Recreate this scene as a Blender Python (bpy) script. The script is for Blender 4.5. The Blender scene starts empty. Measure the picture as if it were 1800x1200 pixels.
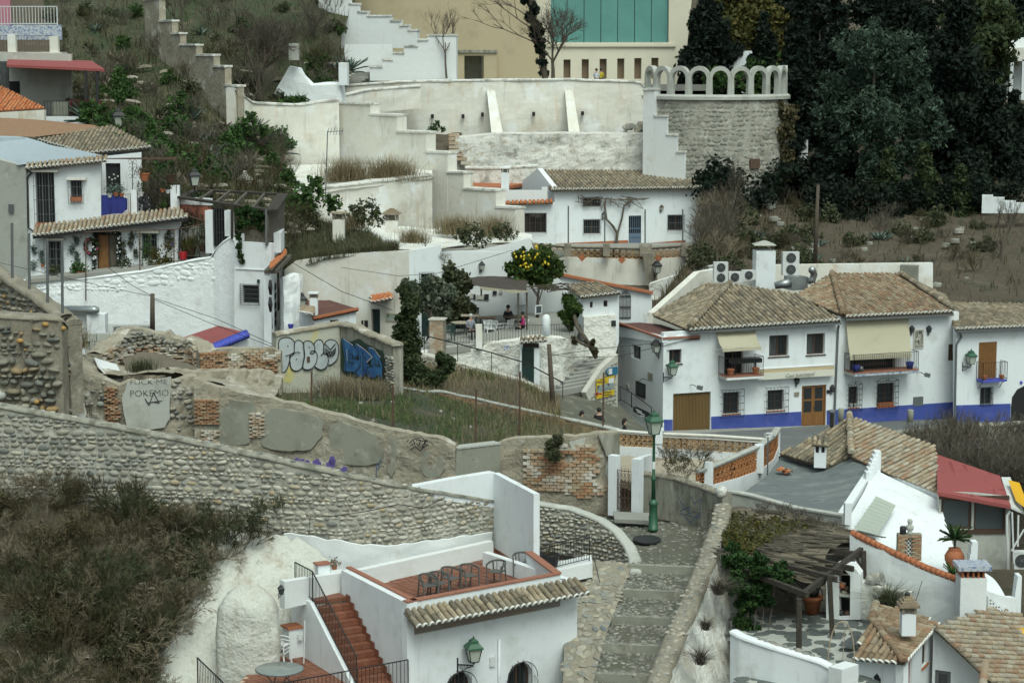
import bpy,bmesh,math,random
from math import cos,sin,pi
import numpy as np
from mathutils import Vector as V,Matrix as MX,noise,geometry
random.seed(7);np.random.seed(7)
rnd=random.random
def ru(a,b):return a+(b-a)*random.random()
R=math.radians
S=bpy.context.scene
C=S.collection
FOC,PITCH,CAMZ=3700.0,R(8.0),30.0
cd=bpy.data.cameras.new("camera");cam=bpy.data.objects.new("camera",cd);C.objects.link(cam)
cam.location=(0,0,CAMZ);cam.rotation_euler=(R(90)-PITCH,0,0)
cd.sensor_width=36;cd.lens=36*FOC/1800;cd.clip_start=1;cd.clip_end=3000
S.camera=cam
w=bpy.data.worlds.new("World");S.world=w;w.use_nodes=True
nt=w.node_tree
sky=nt.nodes.new("ShaderNodeTexSky");sky.sky_type='NISHITA';sky.sun_disc=False
SUN_EL,SUN_AZ=R(57),R(163)
sky.sun_elevation=SUN_EL;sky.sun_rotation=SUN_AZ
sky.air_density=1.0;sky.dust_density=5.0;sky.ozone_density=0.5
hs=nt.nodes.new("ShaderNodeHueSaturation");hs.inputs['Saturation'].default_value=.38
mu=nt.nodes.new("ShaderNodeMix");mu.data_type='RGBA';mu.blend_type='MULTIPLY';mu.inputs[0].default_value=1;mu.inputs[7].default_value=(.90,1.03,.98,1)
nt.links.new(sky.outputs[0],hs.inputs['Color']);nt.links.new(hs.outputs[0],mu.inputs[6]);nt.links.new(mu.outputs[2],nt.nodes["Background"].inputs[0])
nt.nodes["Background"].inputs[1].default_value=0.12
sd=bpy.data.lights.new("sun",'SUN');sun=bpy.data.objects.new("sun",sd);C.objects.link(sun)
sd.energy=1.3;sd.angle=R(35);sd.color=(0.94,1.0,0.90)
dv=V((sin(SUN_AZ)*cos(SUN_EL),cos(SUN_AZ)*cos(SUN_EL),sin(SUN_EL)))
sun.rotation_euler=dv.to_track_quat('Z','Y').to_euler()
sun.location=(20,40,90)
S.view_settings.view_transform='Standard';S.view_settings.look='None'
S.view_settings.exposure=0.2;S.view_settings.gamma=1.0;S.view_settings.use_curve_mapping=False
S.cycles.max_bounces=5;S.cycles.diffuse_bounces=3;S.cycles.glossy_bounces=2;S.cycles.transmission_bounces=3
CAMP=V((0,0,CAMZ))
def ray(px,py):
 x,y=(px-900)/FOC,(600-py)/FOC
 return V((x,cos(PITCH)+y*sin(PITCH),-sin(PITCH)+y*cos(PITCH)))
def A(px,py,Y):
 d=ray(px,py);return CAMP+d*(Y/d.y)
def Z(px,py,z):
 d=ray(px,py);return CAMP+d*((z-CAMZ)/d.z)
def proj(p):
 d=p-CAMP
 f=d.y*cos(PITCH)-d.z*sin(PITCH);u=d.y*sin(PITCH)+d.z*cos(PITCH)
 return 900+FOC*d.x/f,600-FOC*u/f,f
class Fac:
 """vertical plane through two points; n looks to the camera"""
 def __init__(s,a,b):
  s.a=V((a.x,a.y,0));d=V((b.x-a.x,b.y-a.y,0));s.L=d.length;s.t=d.normalized()
  s.n=V((s.t.y,-s.t.x,0))
  if s.n.dot(CAMP-s.a)<0:s.n=-s.n
 def p(s,px,py,off=0):
  d=ray(px,py);q=s.a+s.n*off
  return CAMP+d*((q-CAMP).dot(s.n)/d.dot(s.n))
 def uz(s,px,py):
  q=s.p(px,py);return(q-s.a).dot(s.t),q.z
 def w(s,u,z,off=0):
  q=s.a+s.t*u+s.n*off;return V((q.x,q.y,z))
 def Xj(s,x0,y0,x1,y1):
  ym,xm=(y0+y1)/2,(x0+x1)/2
  us=sorted((s.uz(x0,ym)[0],s.uz(x1,ym)[0]));zs=sorted((s.uz(xm,y0)[1],s.uz(xm,y1)[1]))
  return us[0],us[1],zs[0],zs[1]
def wl(o):return(wl(o.parent)if o.parent else V((0,0,0)))+o.location
def link(name,data,parent=None,loc=V((0,0,0))):
 o=bpy.data.objects.new(name,data);C.objects.link(o)
 loc=V(loc)
 if parent is not None:
  o.parent=parent;o.location=loc-wl(parent)
 else:o.location=loc
 return o
def tag(o,label=None,cat=None,group=None,kind=None):
 if label:o['label']=label
 if cat:o['category']=cat
 if group:o['group']=group
 if kind:o['kind']=kind
 return o
def Xb(name,label,cat,loc,group=None):
 return tag(link(name,None,None,loc),label,cat,group)
def mesh_from(name,verts,faces,smooth=False):
 me=bpy.data.meshes.new(name);me.from_pydata([tuple(v)for v in verts],[],faces)
 if smooth:me.polygons.foreach_set('use_smooth',[True]*len(me.polygons))
 return me
class MB:
 def __init__(s):s.v=[];s.f=[]
 def add(s,vs,fs):
  k=len(s.v);s.v.extend(V(x)for x in vs);s.f.extend([tuple(i+k for i in f)for f in fs]);return s
 def face(s,*vs):return s.add(vs,[tuple(range(len(vs)))])
 def Xe(s,poly,vec):
  n=len(poly);vec=V(vec);poly=[V(p)for p in poly]
  top=[p+vec for p in poly]
  nn=V((0,0,0))
  for i in range(n):nn+=poly[i].cross(poly[(i+1)%n])
  fs=[tuple(range(n)),tuple(reversed(range(n,2*n)))]+[((i+1)%n,i,n+i,n+(i+1)%n)for i in range(n)]
  if nn.dot(vec)>0:fs=[tuple(reversed(f))for f in fs]
  return s.add(poly+top,fs)
 def box(s,c,sx,sy,sz,rz=0):
  c=V(c);cx,sn=cos(rz),sin(rz)
  ax,ay=V((cx,sn,0))*sx/2,V((-sn,cx,0))*sy/2
  return s.Xe([c-ax-ay,c+ax-ay,c+ax+ay,c-ax+ay],(0,0,sz))
 def bar(s,a,b,w,h=None,up=V((0,0,1))):
  a,b=V(a),V(b);h=h or w;d=(b-a).normalized()
  if abs(d.dot(up))>.98:up=V((0,1,0))
  x=d.cross(up).normalized()*w/2;y=x.cross(d).normalized()*h/2
  return s.Xe([a-x-y,a+x-y,a+x+y,a-x+y],b-a)
 def Xf(s,pts,r,n=6,cap=True):
  pts=[V(p)for p in pts];k0=len(s.v);m=len(pts)
  rs=r if isinstance(r,(list,tuple))else[r]*m
  prev=None
  for i,p in enumerate(pts):
   d=(pts[min(i+1,m-1)]-pts[max(i-1,0)]).normalized()
   if prev is None:
    x=d.orthogonal().normalized()
   else:
    x=(prev-d*prev.dot(d));x=x.normalized()if x.length>1e-6 else d.orthogonal().normalized()
   prev=x;y=d.cross(x)
   for j in range(n):
    a=2*pi*j/n;s.v.append(p+(x*cos(a)+y*sin(a))*rs[i])
  for i in range(m-1):
   for j in range(n):
    a,b=k0+i*n+j,k0+i*n+(j+1)%n
    s.f.append((a,b,b+n,a+n))
  if cap and n>2:
   s.f.append(tuple(k0+j for j in reversed(range(n))));s.f.append(tuple(k0+(m-1)*n+j for j in range(n)))
  return s
 def Xg(s,c,prof,n=12,ax=None):
  c=V(c);k0=len(s.v);m=len(prof)
  z=V(ax).normalized()if ax is not None else V((0,0,1));x=z.orthogonal().normalized();y=z.cross(x)
  for r,h in prof:
   for j in range(n):
    a=2*pi*j/n;s.v.append(c+z*h+(x*cos(a)+y*sin(a))*r)
  for i in range(m-1):
   for j in range(n):
    a,b=k0+i*n+j,k0+i*n+(j+1)%n
    s.f.append((a,b,b+n,a+n))
  s.f.append(tuple(k0+j for j in reversed(range(n))));s.f.append(tuple(k0+(m-1)*n+j for j in range(n)))
  return s
 def ball(s,c,rx,ry=None,rz=None,n=8,m=5,jit=0):
  ry=ry or rx;rz=rz or rx
  prof=[]
  k0=len(s.v);c=V(c)
  for i in range(m+1):
   t=pi*i/m
   for j in range(n):
    a=2*pi*j/n;q=1+(ru(-jit,jit)if jit and 0<i<m else 0)
    s.v.append(c+V((rx*sin(t)*cos(a)*q,ry*sin(t)*sin(a)*q,-rz*cos(t)*q)))
  for i in range(m):
   for j in range(n):
    a,b=k0+i*n+j,k0+i*n+(j+1)%n
    s.f.append((a,b,b+n,a+n))
  return s
 def grid(s,rows):
  k0=len(s.v);m=len(rows[0])
  for r in rows:s.v.extend(V(p)for p in r)
  for i in range(len(rows)-1):
   for j in range(m-1):
    a=k0+i*m+j;s.f.append((a,a+1,a+m+1,a+m))
  return s
 def Xd(s,outer,holes,fac,off,thick):
  """slab in a Fac plane, outline and holes in (u,z); front at off, thickness goes back"""
  loops=[outer]+holes
  flat=[p for l in loops for p in l]
  tris=geometry.tessellate_polygon([[V((p[0],p[1],0))for p in l]for l in loops])
  k=len(s.v);n=len(flat)
  s.v.extend(fac.w(u,z,off)for u,z in flat);s.v.extend(fac.w(u,z,off-thick)for u,z in flat)
  for t in tris:
   a,b,c=[s.v[k+i]for i in t]
   if(b-a).cross(c-a).dot(fac.n)<0:t=(t[0],t[2],t[1])
   s.f.append(tuple(k+i for i in t));s.f.append(tuple(k+n+i for i in reversed(t)))
  i0=0
  for l in loops:
   m=len(l)
   for i in range(m):
    a,b=k+i0+i,k+i0+(i+1)%m;s.f.append((a,b,b+n,a+n))
   i0+=m
  return s
 def Xc(s,fac,r,off,thick):
  u0,u1,z0,z1=r
  return s.Xe([fac.w(u0,z0,off),fac.w(u1,z0,off),fac.w(u1,z1,off),fac.w(u0,z1,off)],-fac.n*thick)
 def Xa(s,name,mat,parent=None,smooth=False,label=None,kind=None,rough=None):
  if isinstance(mat,str):mat=MT[mat]
  lo=[min(v[i]for v in s.v)for i in range(3)];hi=[max(v[i]for v in s.v)for i in range(3)]
  o0=V(((lo[0]+hi[0])/2,(lo[1]+hi[1])/2,lo[2]))
  me=mesh_from(name,[v-o0 for v in s.v],s.f,smooth)
  bm=bmesh.new();bm.from_mesh(me);bmesh.ops.recalc_face_normals(bm,faces=bm.faces);bm.to_mesh(me);bm.free()
  if mat:me.materials.append(mat)
  o=link(name,me,parent,o0)
  tag(o,label,None,None,kind)
  return o
 def mesh(s,name,mat,smooth=False):
  me=mesh_from(name,s.v,s.f,smooth)
  bm=bmesh.new();bm.from_mesh(me);bmesh.ops.recalc_face_normals(bm,faces=bm.faces);bm.to_mesh(me);bm.free()
  if mat:me.materials.append(mat)
  return me
 def rough(s,amt,sc):
  for i,v in enumerate(s.v):
   s.v[i]=v+V(noise.noise_vector(v*sc))*amt
  return s
def inst(name,me,parent,mat4):
 o=bpy.data.objects.new(name,me);C.objects.link(o)
 if parent is not None:
  o.parent=parent;m=mat4.copy();m.translation=mat4.translation-wl(parent);o.matrix_local=m
 else:o.matrix_local=mat4
 return o
def copy_tree(root,delta=V((0,0,0)),label=None,rz=None,scale=None):
 """copy of a thing with its parts and sub-parts, moved by delta"""
 def rec(o,par):
  c=o.copy();C.objects.link(c);c.parent=par
  for ch in list(o.children):rec(ch,c)
  return c
 c=rec(root,None);c.location=root.location+V(delta)
 if label:c['label']=label
 if rz is not None:c.rotation_euler.z=rz
 if scale is not None:c.scale=(scale,)*3
 return c
def place(root,loc,label=None,rz=None,scale=None):return copy_tree(root,V(loc)-V(root.location),label,rz,scale)
def Xw(name,verts,faces4,mat,parent=None,smooth=False,kind=None):
 """fast mesh from arrays: verts (n,3), faces (m,k)"""
 verts=np.asarray(verts,dtype=np.float32);faces4=np.asarray(faces4,dtype=np.int32)
 o0=V(((verts[:,0].min()+verts[:,0].max())/2,(verts[:,1].min()+verts[:,1].max())/2,verts[:,2].min()))
 me=bpy.data.meshes.new(name);n,k=faces4.shape
 me.vertices.add(len(verts));me.vertices.foreach_set('co',(verts-np.array(o0,dtype=np.float32)).ravel())
 me.loops.add(n*k);me.loops.foreach_set('vertex_index',faces4.ravel())
 me.polygons.add(n);me.polygons.foreach_set('loop_start',np.arange(0,n*k,k,dtype=np.int32))
 me.polygons.foreach_set('loop_total',np.full(n,k,dtype=np.int32))
 if smooth:me.polygons.foreach_set('use_smooth',np.ones(n,dtype=bool))
 me.update(calc_edges=True);me.materials.append(mat)
 o=link(name,me,parent,o0);tag(o,None,None,None,kind)
 return o
def Xh(name,plural,protos,mats4,parent,nmax=300,stuffmat=None):
 """alike pieces: those that show largest as objects of their own sharing meshes, the rest joined"""
 def size(m):
  px,py,f=proj(m.translation);s=m.to_scale();a=s.x*s.z/max(f,1)**2
  if not(-20<px<1820 and-20<py<1220):a*=.001
  return-a
 mats4=sorted(mats4,key=size)
 for m in mats4[:nmax]:inst(name,random.choice(protos),parent,m)
 rest=mats4[nmax:]
 if rest:
  vs,fs,k=[],[],0
  cache={}
  for me in protos:
   a=np.empty(len(me.vertices)*3,dtype=np.float32);me.vertices.foreach_get('co',a)
   me.calc_loop_triangles();t=np.empty(len(me.loop_triangles)*3,dtype=np.int32);me.loop_triangles.foreach_get('vertices',t)
   cache[me.name]=(a.reshape(-1,3),t.reshape(-1,3))
  for m in rest:
   a,t=cache[random.choice(protos).name];mm=np.array(m)
   vs.append(a@mm[:3,:3].T+mm[:3,3]);fs.append(t+k);k+=len(a)
  Xw(plural,np.concatenate(vs),np.concatenate(fs),protos[0].materials[0],parent,True,'stuff')
def srgb(h):
 h=h.lstrip('#');c=[int(h[i:i+2],16)/255 for i in(0,2,4)]
 return tuple(x/12.92 if x<=.04045 else((x+.055)/1.055)**2.4 for x in c)+(1,)
def col(c):
 if isinstance(c,str):return srgb(c)
 if isinstance(c,(int,float)):return(c,c,c,1)
 return tuple(c)+(1,)if len(c)==3 else tuple(c)
def mat(name,base,rough=.85,blotch=(),streak=None,island=None,bump=None,vor=None,metal=0,trans=0,fine=None,spec=None):
 """blotch: list of (colour, scale, lo, hi[, stretch]) noise masks; island: list of colours chosen per piece; bump: list of (scale, strength, distance)"""
 m=bpy.data.materials.new(name);m.use_nodes=True;N=m.node_tree.nodes;Lk=m.node_tree.links
 b=N["Principled BSDF"];b.inputs['Roughness'].default_value=rough;b.inputs['Metallic'].default_value=metal
 if spec is not None:b.inputs['Specular IOR Level'].default_value=spec
 geo=N.new("ShaderNodeNewGeometry");pos=geo.outputs['Position']
 cur=N.new("ShaderNodeRGB");cur.outputs[0].default_value=col(base);cur=cur.outputs[0]
 def mix(fac,a,bcol,mode='MIX'):
  x=N.new("ShaderNodeMix");x.data_type='RGBA';x.blend_type=mode
  if isinstance(fac,float):x.inputs[0].default_value=fac
  else:Lk.new(fac,x.inputs[0])
  Lk.new(a,x.inputs[6])
  if hasattr(bcol,'is_linked'):Lk.new(bcol,x.inputs[7])
  else:x.inputs[7].default_value=col(bcol)
  return x.outputs[2]
 if island:
  oi=N.new("ShaderNodeObjectInfo");ad=N.new("ShaderNodeMath");ad.operation='ADD'
  Lk.new(oi.outputs['Random'],ad.inputs[0]);Lk.new(geo.outputs['Random Per Island'],ad.inputs[1])
  fr=N.new("ShaderNodeMath");fr.operation='FRACT';Lk.new(ad.outputs[0],fr.inputs[0])
  rp=N.new("ShaderNodeValToRGB");Lk.new(fr.outputs[0],rp.inputs[0])
  el=rp.color_ramp.elements;k=len(island)
  rp.color_ramp.interpolation='LINEAR'
  el[0].position=0;el[0].color=col(island[0]);el[1].position=1;el[1].color=col(island[-1])
  for i in range(1,k-1):e=el.new(i/(k-1));e.color=col(island[i])
  cur=rp.outputs[0]
 def nz(scale,detail=5,stretch=None,ro=.6,off=0):
  mp=N.new("ShaderNodeMapping");Lk.new(pos,mp.inputs[0]);mp.inputs['Location'].default_value=(off,off*1.7,off*.6)
  if stretch:mp.inputs['Scale'].default_value=stretch
  n=N.new("ShaderNodeTexNoise");n.inputs['Scale'].default_value=scale;n.inputs['Detail'].default_value=detail;n.inputs['Roughness'].default_value=ro
  Lk.new(mp.outputs[0],n.inputs['Vector']);return n.outputs[0]
 for i,bl in enumerate(blotch):
  c,sc,lo,hi=bl[:4];st=bl[4]if len(bl)>4 else None
  n=nz(sc,6,st,.65,3.1*i+len(name))
  mr=N.new("ShaderNodeMapRange");mr.inputs[1].default_value=lo;mr.inputs[2].default_value=hi
  mr.interpolation_type='SMOOTHSTEP'
  Lk.new(n,mr.inputs[0]);
  if len(bl)>5:mr.inputs[4].default_value=bl[5]
  cur=mix(mr.outputs[0],cur,c)
 if fine:
  n=nz(fine[0],3);mr=N.new("ShaderNodeMapRange");mr.inputs[1].default_value=.25;mr.inputs[2].default_value=.75
  mr.inputs[3].default_value=1-fine[1];mr.inputs[4].default_value=1+fine[1];Lk.new(n,mr.inputs[0])
  hs=N.new("ShaderNodeHueSaturation");Lk.new(mr.outputs[0],hs.inputs['Value']);Lk.new(cur,hs.inputs['Color']);cur=hs.outputs[0]
 Lk.new(cur,b.inputs['Base Color'])
 hgt=None
 if vor:
  vo=N.new("ShaderNodeTexVoronoi");vo.feature='DISTANCE_TO_EDGE';vo.inputs['Scale'].default_value=vor[0];Lk.new(pos,vo.inputs['Vector'])
  mr=N.new("ShaderNodeMapRange");mr.inputs[1].default_value=0;mr.inputs[2].default_value=vor[1];Lk.new(vo.outputs[0],mr.inputs[0])
  bp=N.new("ShaderNodeBump");bp.inputs['Strength'].default_value=vor[2];bp.inputs['Distance'].default_value=vor[3];Lk.new(mr.outputs[0],bp.inputs['Height']);hgt=bp
 for sc,stg,dist in(bump or()):
  bp=N.new("ShaderNodeBump");bp.inputs['Strength'].default_value=stg;bp.inputs['Distance'].default_value=dist
  Lk.new(nz(sc,5),bp.inputs['Height'])
  if hgt:Lk.new(hgt.outputs[0],bp.inputs['Normal'])
  hgt=bp
 if hgt:Lk.new(hgt.outputs[0],b.inputs['Normal'])
 if trans:
  tr=N.new("ShaderNodeBsdfTranslucent");Lk.new(cur,tr.inputs[0]);ms=N.new("ShaderNodeMixShader");ms.inputs[0].default_value=trans
  Lk.new(b.outputs[0],ms.inputs[1]);Lk.new(tr.outputs[0],ms.inputs[2]);Lk.new(ms.outputs[0],N["Material Output"].inputs[0])
 return m
def glass_mat(name,tint,rough=.05):
 m=mat(name,tint,rough,spec=.6);return m
vs_=(2.5,2.5,.35)
MT={}
MT['white']=mat('whitewash clean',(.70,.74,.76),.9,[((.55,.57,.55),1.1,.5,.8),((.42,.42,.37),1.6,.54,.82,vs_,.6),((.36,.36,.33),4,.66,.8,(2,2,1),.6)],bump=[(9,.25,.02)])
MT['white_rough']=mat('whitewash over stone',(.78,.82,.83),.9,[((.62,.63,.60),1.3,.55,.8)],bump=[(3,.5,.08),(12,.4,.03)])
MT['white_cream']=mat('old cream limewash',(.66,.645,.575),.92,[((.50,.45,.36),.35,.52,.75),((.56,.36,.20),.8,.56,.80,(2,2,.4),.7),((.28,.27,.23),1.0,.55,.80,(3,3,.25),.8),((.74,.76,.75),.5,.5,.7)],bump=[(2.5,.4,.08),(14,.3,.02)])
MT['white_pale']=mat('pale limewash',(.67,.70,.70),.92,[((.55,.50,.40),.45,.56,.8),((.33,.33,.30),1.0,.63,.86,(3,3,.35),.8)],bump=[(3,.35,.06),(14,.3,.02)])
MT['white_flake']=mat('flaking limewash',(.66,.66,.62),.92,[((.30,.30,.27),1.1,.50,.66),((.48,.44,.36),2.6,.5,.68),((.14,.14,.12),1.8,.62,.74)],bump=[(2.2,.8,.12),(9,.6,.05)])
MT['rockwhite']=mat('whitewashed rock face',(.70,.70,.65),.92,[((.46,.42,.33),.6,.50,.74),((.38,.30,.21),2.2,.64,.80),((.22,.21,.18),5,.68,.80)],bump=[(1.6,.9,.22),(5,.7,.1),(16,.4,.03)])
MT['cave']=mat('lumpy whitewash outcrop',(.54,.55,.50),.92,[((.37,.32,.25),.8,.48,.72,(1.5,1.5,.4)),((.22,.21,.17),2.2,.56,.78,vs_)],bump=[(2.2,.8,.15),(7,.8,.07),(22,.5,.02)])
MT['beige']=mat('beige render',(.42,.355,.235),.92,[((.35,.29,.19),.5,.45,.75),((.33,.28,.19),.45,.6,.85,(2,2,.6),.6)],bump=[(6,.2,.02)])
MT['cream']=mat('cream render',(.60,.565,.455),.92,[((.52,.48,.385),.6,.5,.8)],bump=[(6,.2,.02)])
MT['teal']=mat('teal metal panel',(.085,.235,.215),.55,[((.10,.27,.245),.5,.4,.7)],bump=[(3,.1,.01)])
MT['blue']=mat('cobalt plinth paint',(.042,.07,.29),.85,[((.085,.10,.33),1.5,.45,.75),((.035,.04,.21),2.5,.6,.8,vs_)],bump=[(8,.3,.02)])
MT['blueflat']=mat('cobalt paint',(.06,.08,.42),.7)
MT['road']=mat('grey asphalt',(.115,.125,.125),.9,[((.15,.155,.15),.6,.45,.7)],bump=[(30,.3,.01)])
MT['pave']=mat('worn grey concrete',(.27,.27,.245),.92,[((.19,.19,.165),.7,.5,.75),((.36,.35,.32),2.2,.55,.75)],bump=[(10,.4,.02)])
MT['mortar']=mat('earth mortar',(.25,.225,.175),.95,[((.17,.155,.12),1.2,.45,.7),((.36,.34,.29),2.1,.52,.72)],bump=[(6,.8,.06),(20,.5,.02)])
MT['mortar_grey']=mat('grey lime mortar',(.35,.345,.295),.95,[((.22,.21,.175),.9,.48,.7),((.50,.49,.44),1.5,.52,.7)],bump=[(6,.8,.06),(20,.5,.02)])
MT['mortar_white']=mat('whitish lime mortar',(.50,.49,.43),.95,[((.33,.31,.25),.9,.5,.72)],bump=[(6,.8,.06),(20,.5,.02)])
MT['ruin']=mat('weathered ruin plaster',(.32,.29,.225),.95,[((.25,.22,.165),.8,.46,.66),((.52,.50,.44),.9,.53,.68),((.19,.17,.13),2.4,.58,.74),((.42,.29,.18),1.7,.66,.78)],bump=[(2,.8,.12),(7,.8,.07),(24,.5,.02)])
MT['cement']=mat('grey cement patch',(.25,.255,.21),.95,[((.17,.17,.135),.9,.45,.7),((.34,.33,.27),1.8,.52,.70),((.15,.145,.11),4,.6,.75)],bump=[(5,.3,.03),(18,.3,.01)])
MT['cement_light']=mat('pale cement',(.40,.41,.375),.95,[((.30,.30,.265),.9,.48,.72),((.50,.50,.46),1.6,.55,.75)],bump=[(5,.4,.04),(18,.3,.01)])
MT['cement_dark']=mat('stained cement render',(.27,.265,.22),.95,[((.13,.13,.10),1.1,.44,.66,(2.2,2.2,.6)),((.42,.41,.36),1.3,.56,.74,vs_)],bump=[(5,.5,.04),(18,.3,.015)])
STN=[(.30,.29,.25),(.22,.215,.185),(.38,.345,.27),(.155,.165,.15),(.33,.315,.27),(.24,.25,.225),(.40,.37,.30),(.115,.13,.125),(.28,.26,.21)]
MT['stone']=mat('river stone',.3,.85,island=STN,fine=(8,.22),bump=[(12,.4,.02)])
MT['stone_pale']=mat('limewashed river stone',.5,.88,[((.26,.24,.19),2.5,.60,.78)],island=[(.43,.41,.345),(.35,.33,.27),(.50,.48,.41),(.27,.265,.225),(.39,.365,.295),(.19,.20,.18),(.46,.445,.38),(.36,.29,.18),(.21,.21,.185),(.48,.46,.40)],fine=(8,.2),bump=[(12,.4,.02)])
MT['stone_dark']=mat('dark river stone',.2,.85,island=[(.17,.165,.13),(.10,.11,.10),(.26,.235,.175),(.07,.085,.08),(.21,.195,.15),(.13,.14,.125),(.33,.30,.23),(.15,.15,.125),(.34,.21,.07)],fine=(8,.25),bump=[(12,.4,.02)])
MT['stone_grey']=mat('grey rubble stone',.3,.9,[((.16,.16,.13),.7,.56,.8)],island=[(.30,.295,.255),(.24,.24,.21),(.35,.34,.29),(.27,.27,.235),(.21,.21,.185),(.33,.31,.26)],fine=(6,.2),bump=[(10,.5,.03)])
MT['brick']=mat('ochre brick',.3,.9,[((.46,.43,.37),1.3,.60,.78)],island=[(.33,.185,.10),(.28,.165,.095),(.37,.24,.145),(.34,.27,.18),(.25,.135,.075),(.38,.205,.115)],fine=(14,.18),bump=[(20,.4,.01)])
MT['brick_pale']=mat('limewashed brick',.4,.92,[((.55,.53,.47),1.1,.47,.62)],island=[(.40,.33,.24),(.35,.24,.15),(.43,.37,.28),(.37,.28,.19),(.40,.25,.15),(.46,.41,.33)],fine=(14,.15),bump=[(20,.4,.01)])
TIL=[(.235,.205,.15),(.17,.145,.10),(.29,.25,.18),(.12,.105,.078),(.26,.205,.135),(.34,.29,.21),(.20,.155,.10),(.145,.13,.10)]
MT['tile']=mat('weathered roof tile',.2,.92,[((.085,.08,.06),1.6,.56,.76),((.33,.31,.25),3.1,.62,.78)],island=TIL,fine=(10,.25),bump=[(14,.4,.02)])
MT['tile_warm']=mat('warm roof tile',.2,.92,[((.12,.09,.06),1.4,.58,.78),((.33,.31,.25),3.1,.64,.78)],island=[(.245,.175,.11),(.19,.13,.08),(.28,.22,.145),(.14,.105,.07),(.26,.155,.09),(.31,.265,.19),(.22,.17,.115)],fine=(10,.25),bump=[(14,.4,.02)])
MT['tile_pale']=mat('pale roof tile',.3,.92,[((.16,.13,.09),1.8,.62,.8)],island=[(.31,.255,.175),(.26,.20,.135),(.35,.295,.21),(.27,.165,.10),(.30,.27,.21),(.37,.33,.255),(.20,.165,.12)],fine=(10,.2),bump=[(14,.4,.02)])
MT['tile_orange']=mat('new orange roof tile',.3,.9,island=[(.44,.15,.055),(.38,.12,.045),(.48,.19,.08),(.40,.16,.07)],fine=(10,.15))
MT['tilebed']=mat('dark tile channel',(.105,.092,.068),.95,[((.17,.15,.11),2,.5,.7)],bump=[(12,.5,.03)])
MT['limeend']=mat('whitewashed tile end',(.62,.63,.60),.9,[((.38,.37,.33),5,.5,.7)])
MT['terracotta']=mat('terracotta',(.36,.125,.055),.8,[((.27,.095,.045),2,.5,.75)],fine=(6,.15))
MT['cotto']=mat('terracotta floor tile',.3,.62,island=[(.19,.07,.038),(.165,.06,.034),(.215,.085,.05),(.18,.077,.045)],fine=(5,.15))
MT['cotto_coping']=mat('terracotta coping',(.30,.125,.08),.75,[((.24,.10,.065),2,.5,.75)],fine=(8,.1))
MT['grout']=mat('pale tile grout',(.46,.36,.27),.95)
MT['redroof']=mat('faded red roof coating',(.27,.065,.062),.85,[((.21,.055,.052),.9,.5,.75),((.42,.15,.12),2.2,.62,.8)],bump=[(4,.3,.03)])
MT['maroon']=mat('maroon roof membrane',(.105,.045,.037),.9,[((.135,.065,.05),.8,.5,.75),((.085,.035,.03),2.6,.5,.7)],bump=[(5,.3,.03)])
MT['greyroof']=mat('grey roof membrane',(.125,.145,.145),.85,[((.185,.205,.20),.7,.48,.68,(1,2.2,1)),((.10,.115,.115),1.6,.52,.72),((.30,.27,.20),.32,.60,.66)],bump=[(2,.3,.05)])
MT['foilroof']=mat('silvery grey roof membrane',(.36,.42,.46),.45,[((.30,.36,.41),1.2,.5,.75,(1,3,1)),((.47,.52,.55),2.1,.6,.8)],bump=[(3,.4,.04)])
MT['soil']=mat('dry hillside soil',(.082,.066,.045),.97,[((.125,.103,.072),.35,.48,.7),((.05,.055,.03),.5,.53,.72),((.24,.215,.17),1.8,.64,.8)],bump=[(1.2,.9,.3),(5,.9,.12),(18,.6,.04)])
MT['soil_green']=mat('damp green bank',(.06,.062,.033),.97,[((.03,.052,.02),.35,.46,.66),((.13,.105,.068),.6,.55,.74),((.23,.205,.16),2.0,.66,.8)],bump=[(1.2,.9,.3),(5,.9,.12),(18,.6,.04)])
MT['earth_path']=mat('beige earth floor',(.36,.315,.24),.95,[((.29,.25,.185),.8,.48,.72)],bump=[(8,.4,.03)])
MT['cobblebed']=mat('dark paving mortar',(.095,.095,.073),.95,[((.20,.195,.155),1.5,.5,.72),((.085,.095,.06),.6,.56,.74)],bump=[(14,.6,.03)])
MT['pebble']=mat('paving pebble',.3,.8,island=[(.20,.20,.17),(.14,.145,.125),(.26,.25,.21),(.11,.115,.10),(.17,.165,.14),(.34,.33,.29)],fine=(9,.2))
MT['flag']=mat('flagstone',.3,.8,island=[(.30,.275,.205),(.24,.235,.19),(.34,.31,.235),(.19,.20,.18),(.28,.255,.195),(.37,.345,.28),(.13,.155,.165)],fine=(6,.2),bump=[(9,.4,.02)])
MT['slate']=mat('dark slate paver',.2,.75,island=[(.085,.10,.095),(.11,.125,.115),(.075,.085,.085),(.13,.14,.125)],fine=(6,.2),bump=[(9,.4,.02)])
MT['iron']=mat('black iron',(.018,.019,.02),.55)
MT['irongrey']=mat('grey painted iron',(.11,.12,.125),.6)
MT['ironwhite']=mat('white painted iron',(.52,.55,.56),.6)
MT['rust']=mat('rusty iron',(.085,.052,.036),.8,[((.15,.075,.04),6,.5,.7)])
MT['steel']=mat('galvanised steel',(.33,.36,.36),.42,[((.25,.27,.27),3,.45,.7)],metal=.7)
MT['green_lamp']=mat('lamp green paint',(.022,.085,.045),.45,[((.03,.11,.06),4,.5,.7)])
MT['dgreen']=mat('dark green paint',(.012,.038,.034),.5)
MT['lampglass']=mat('milky lamp glass',(.42,.46,.40),.25,spec=.6)
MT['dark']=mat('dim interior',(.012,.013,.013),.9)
MT['pane']=mat('window glass',(.022,.026,.027),.06,spec=.7)
MT['pane_blue']=mat('sky reflecting glass',(.07,.09,.10),.05,spec=.9)
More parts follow.
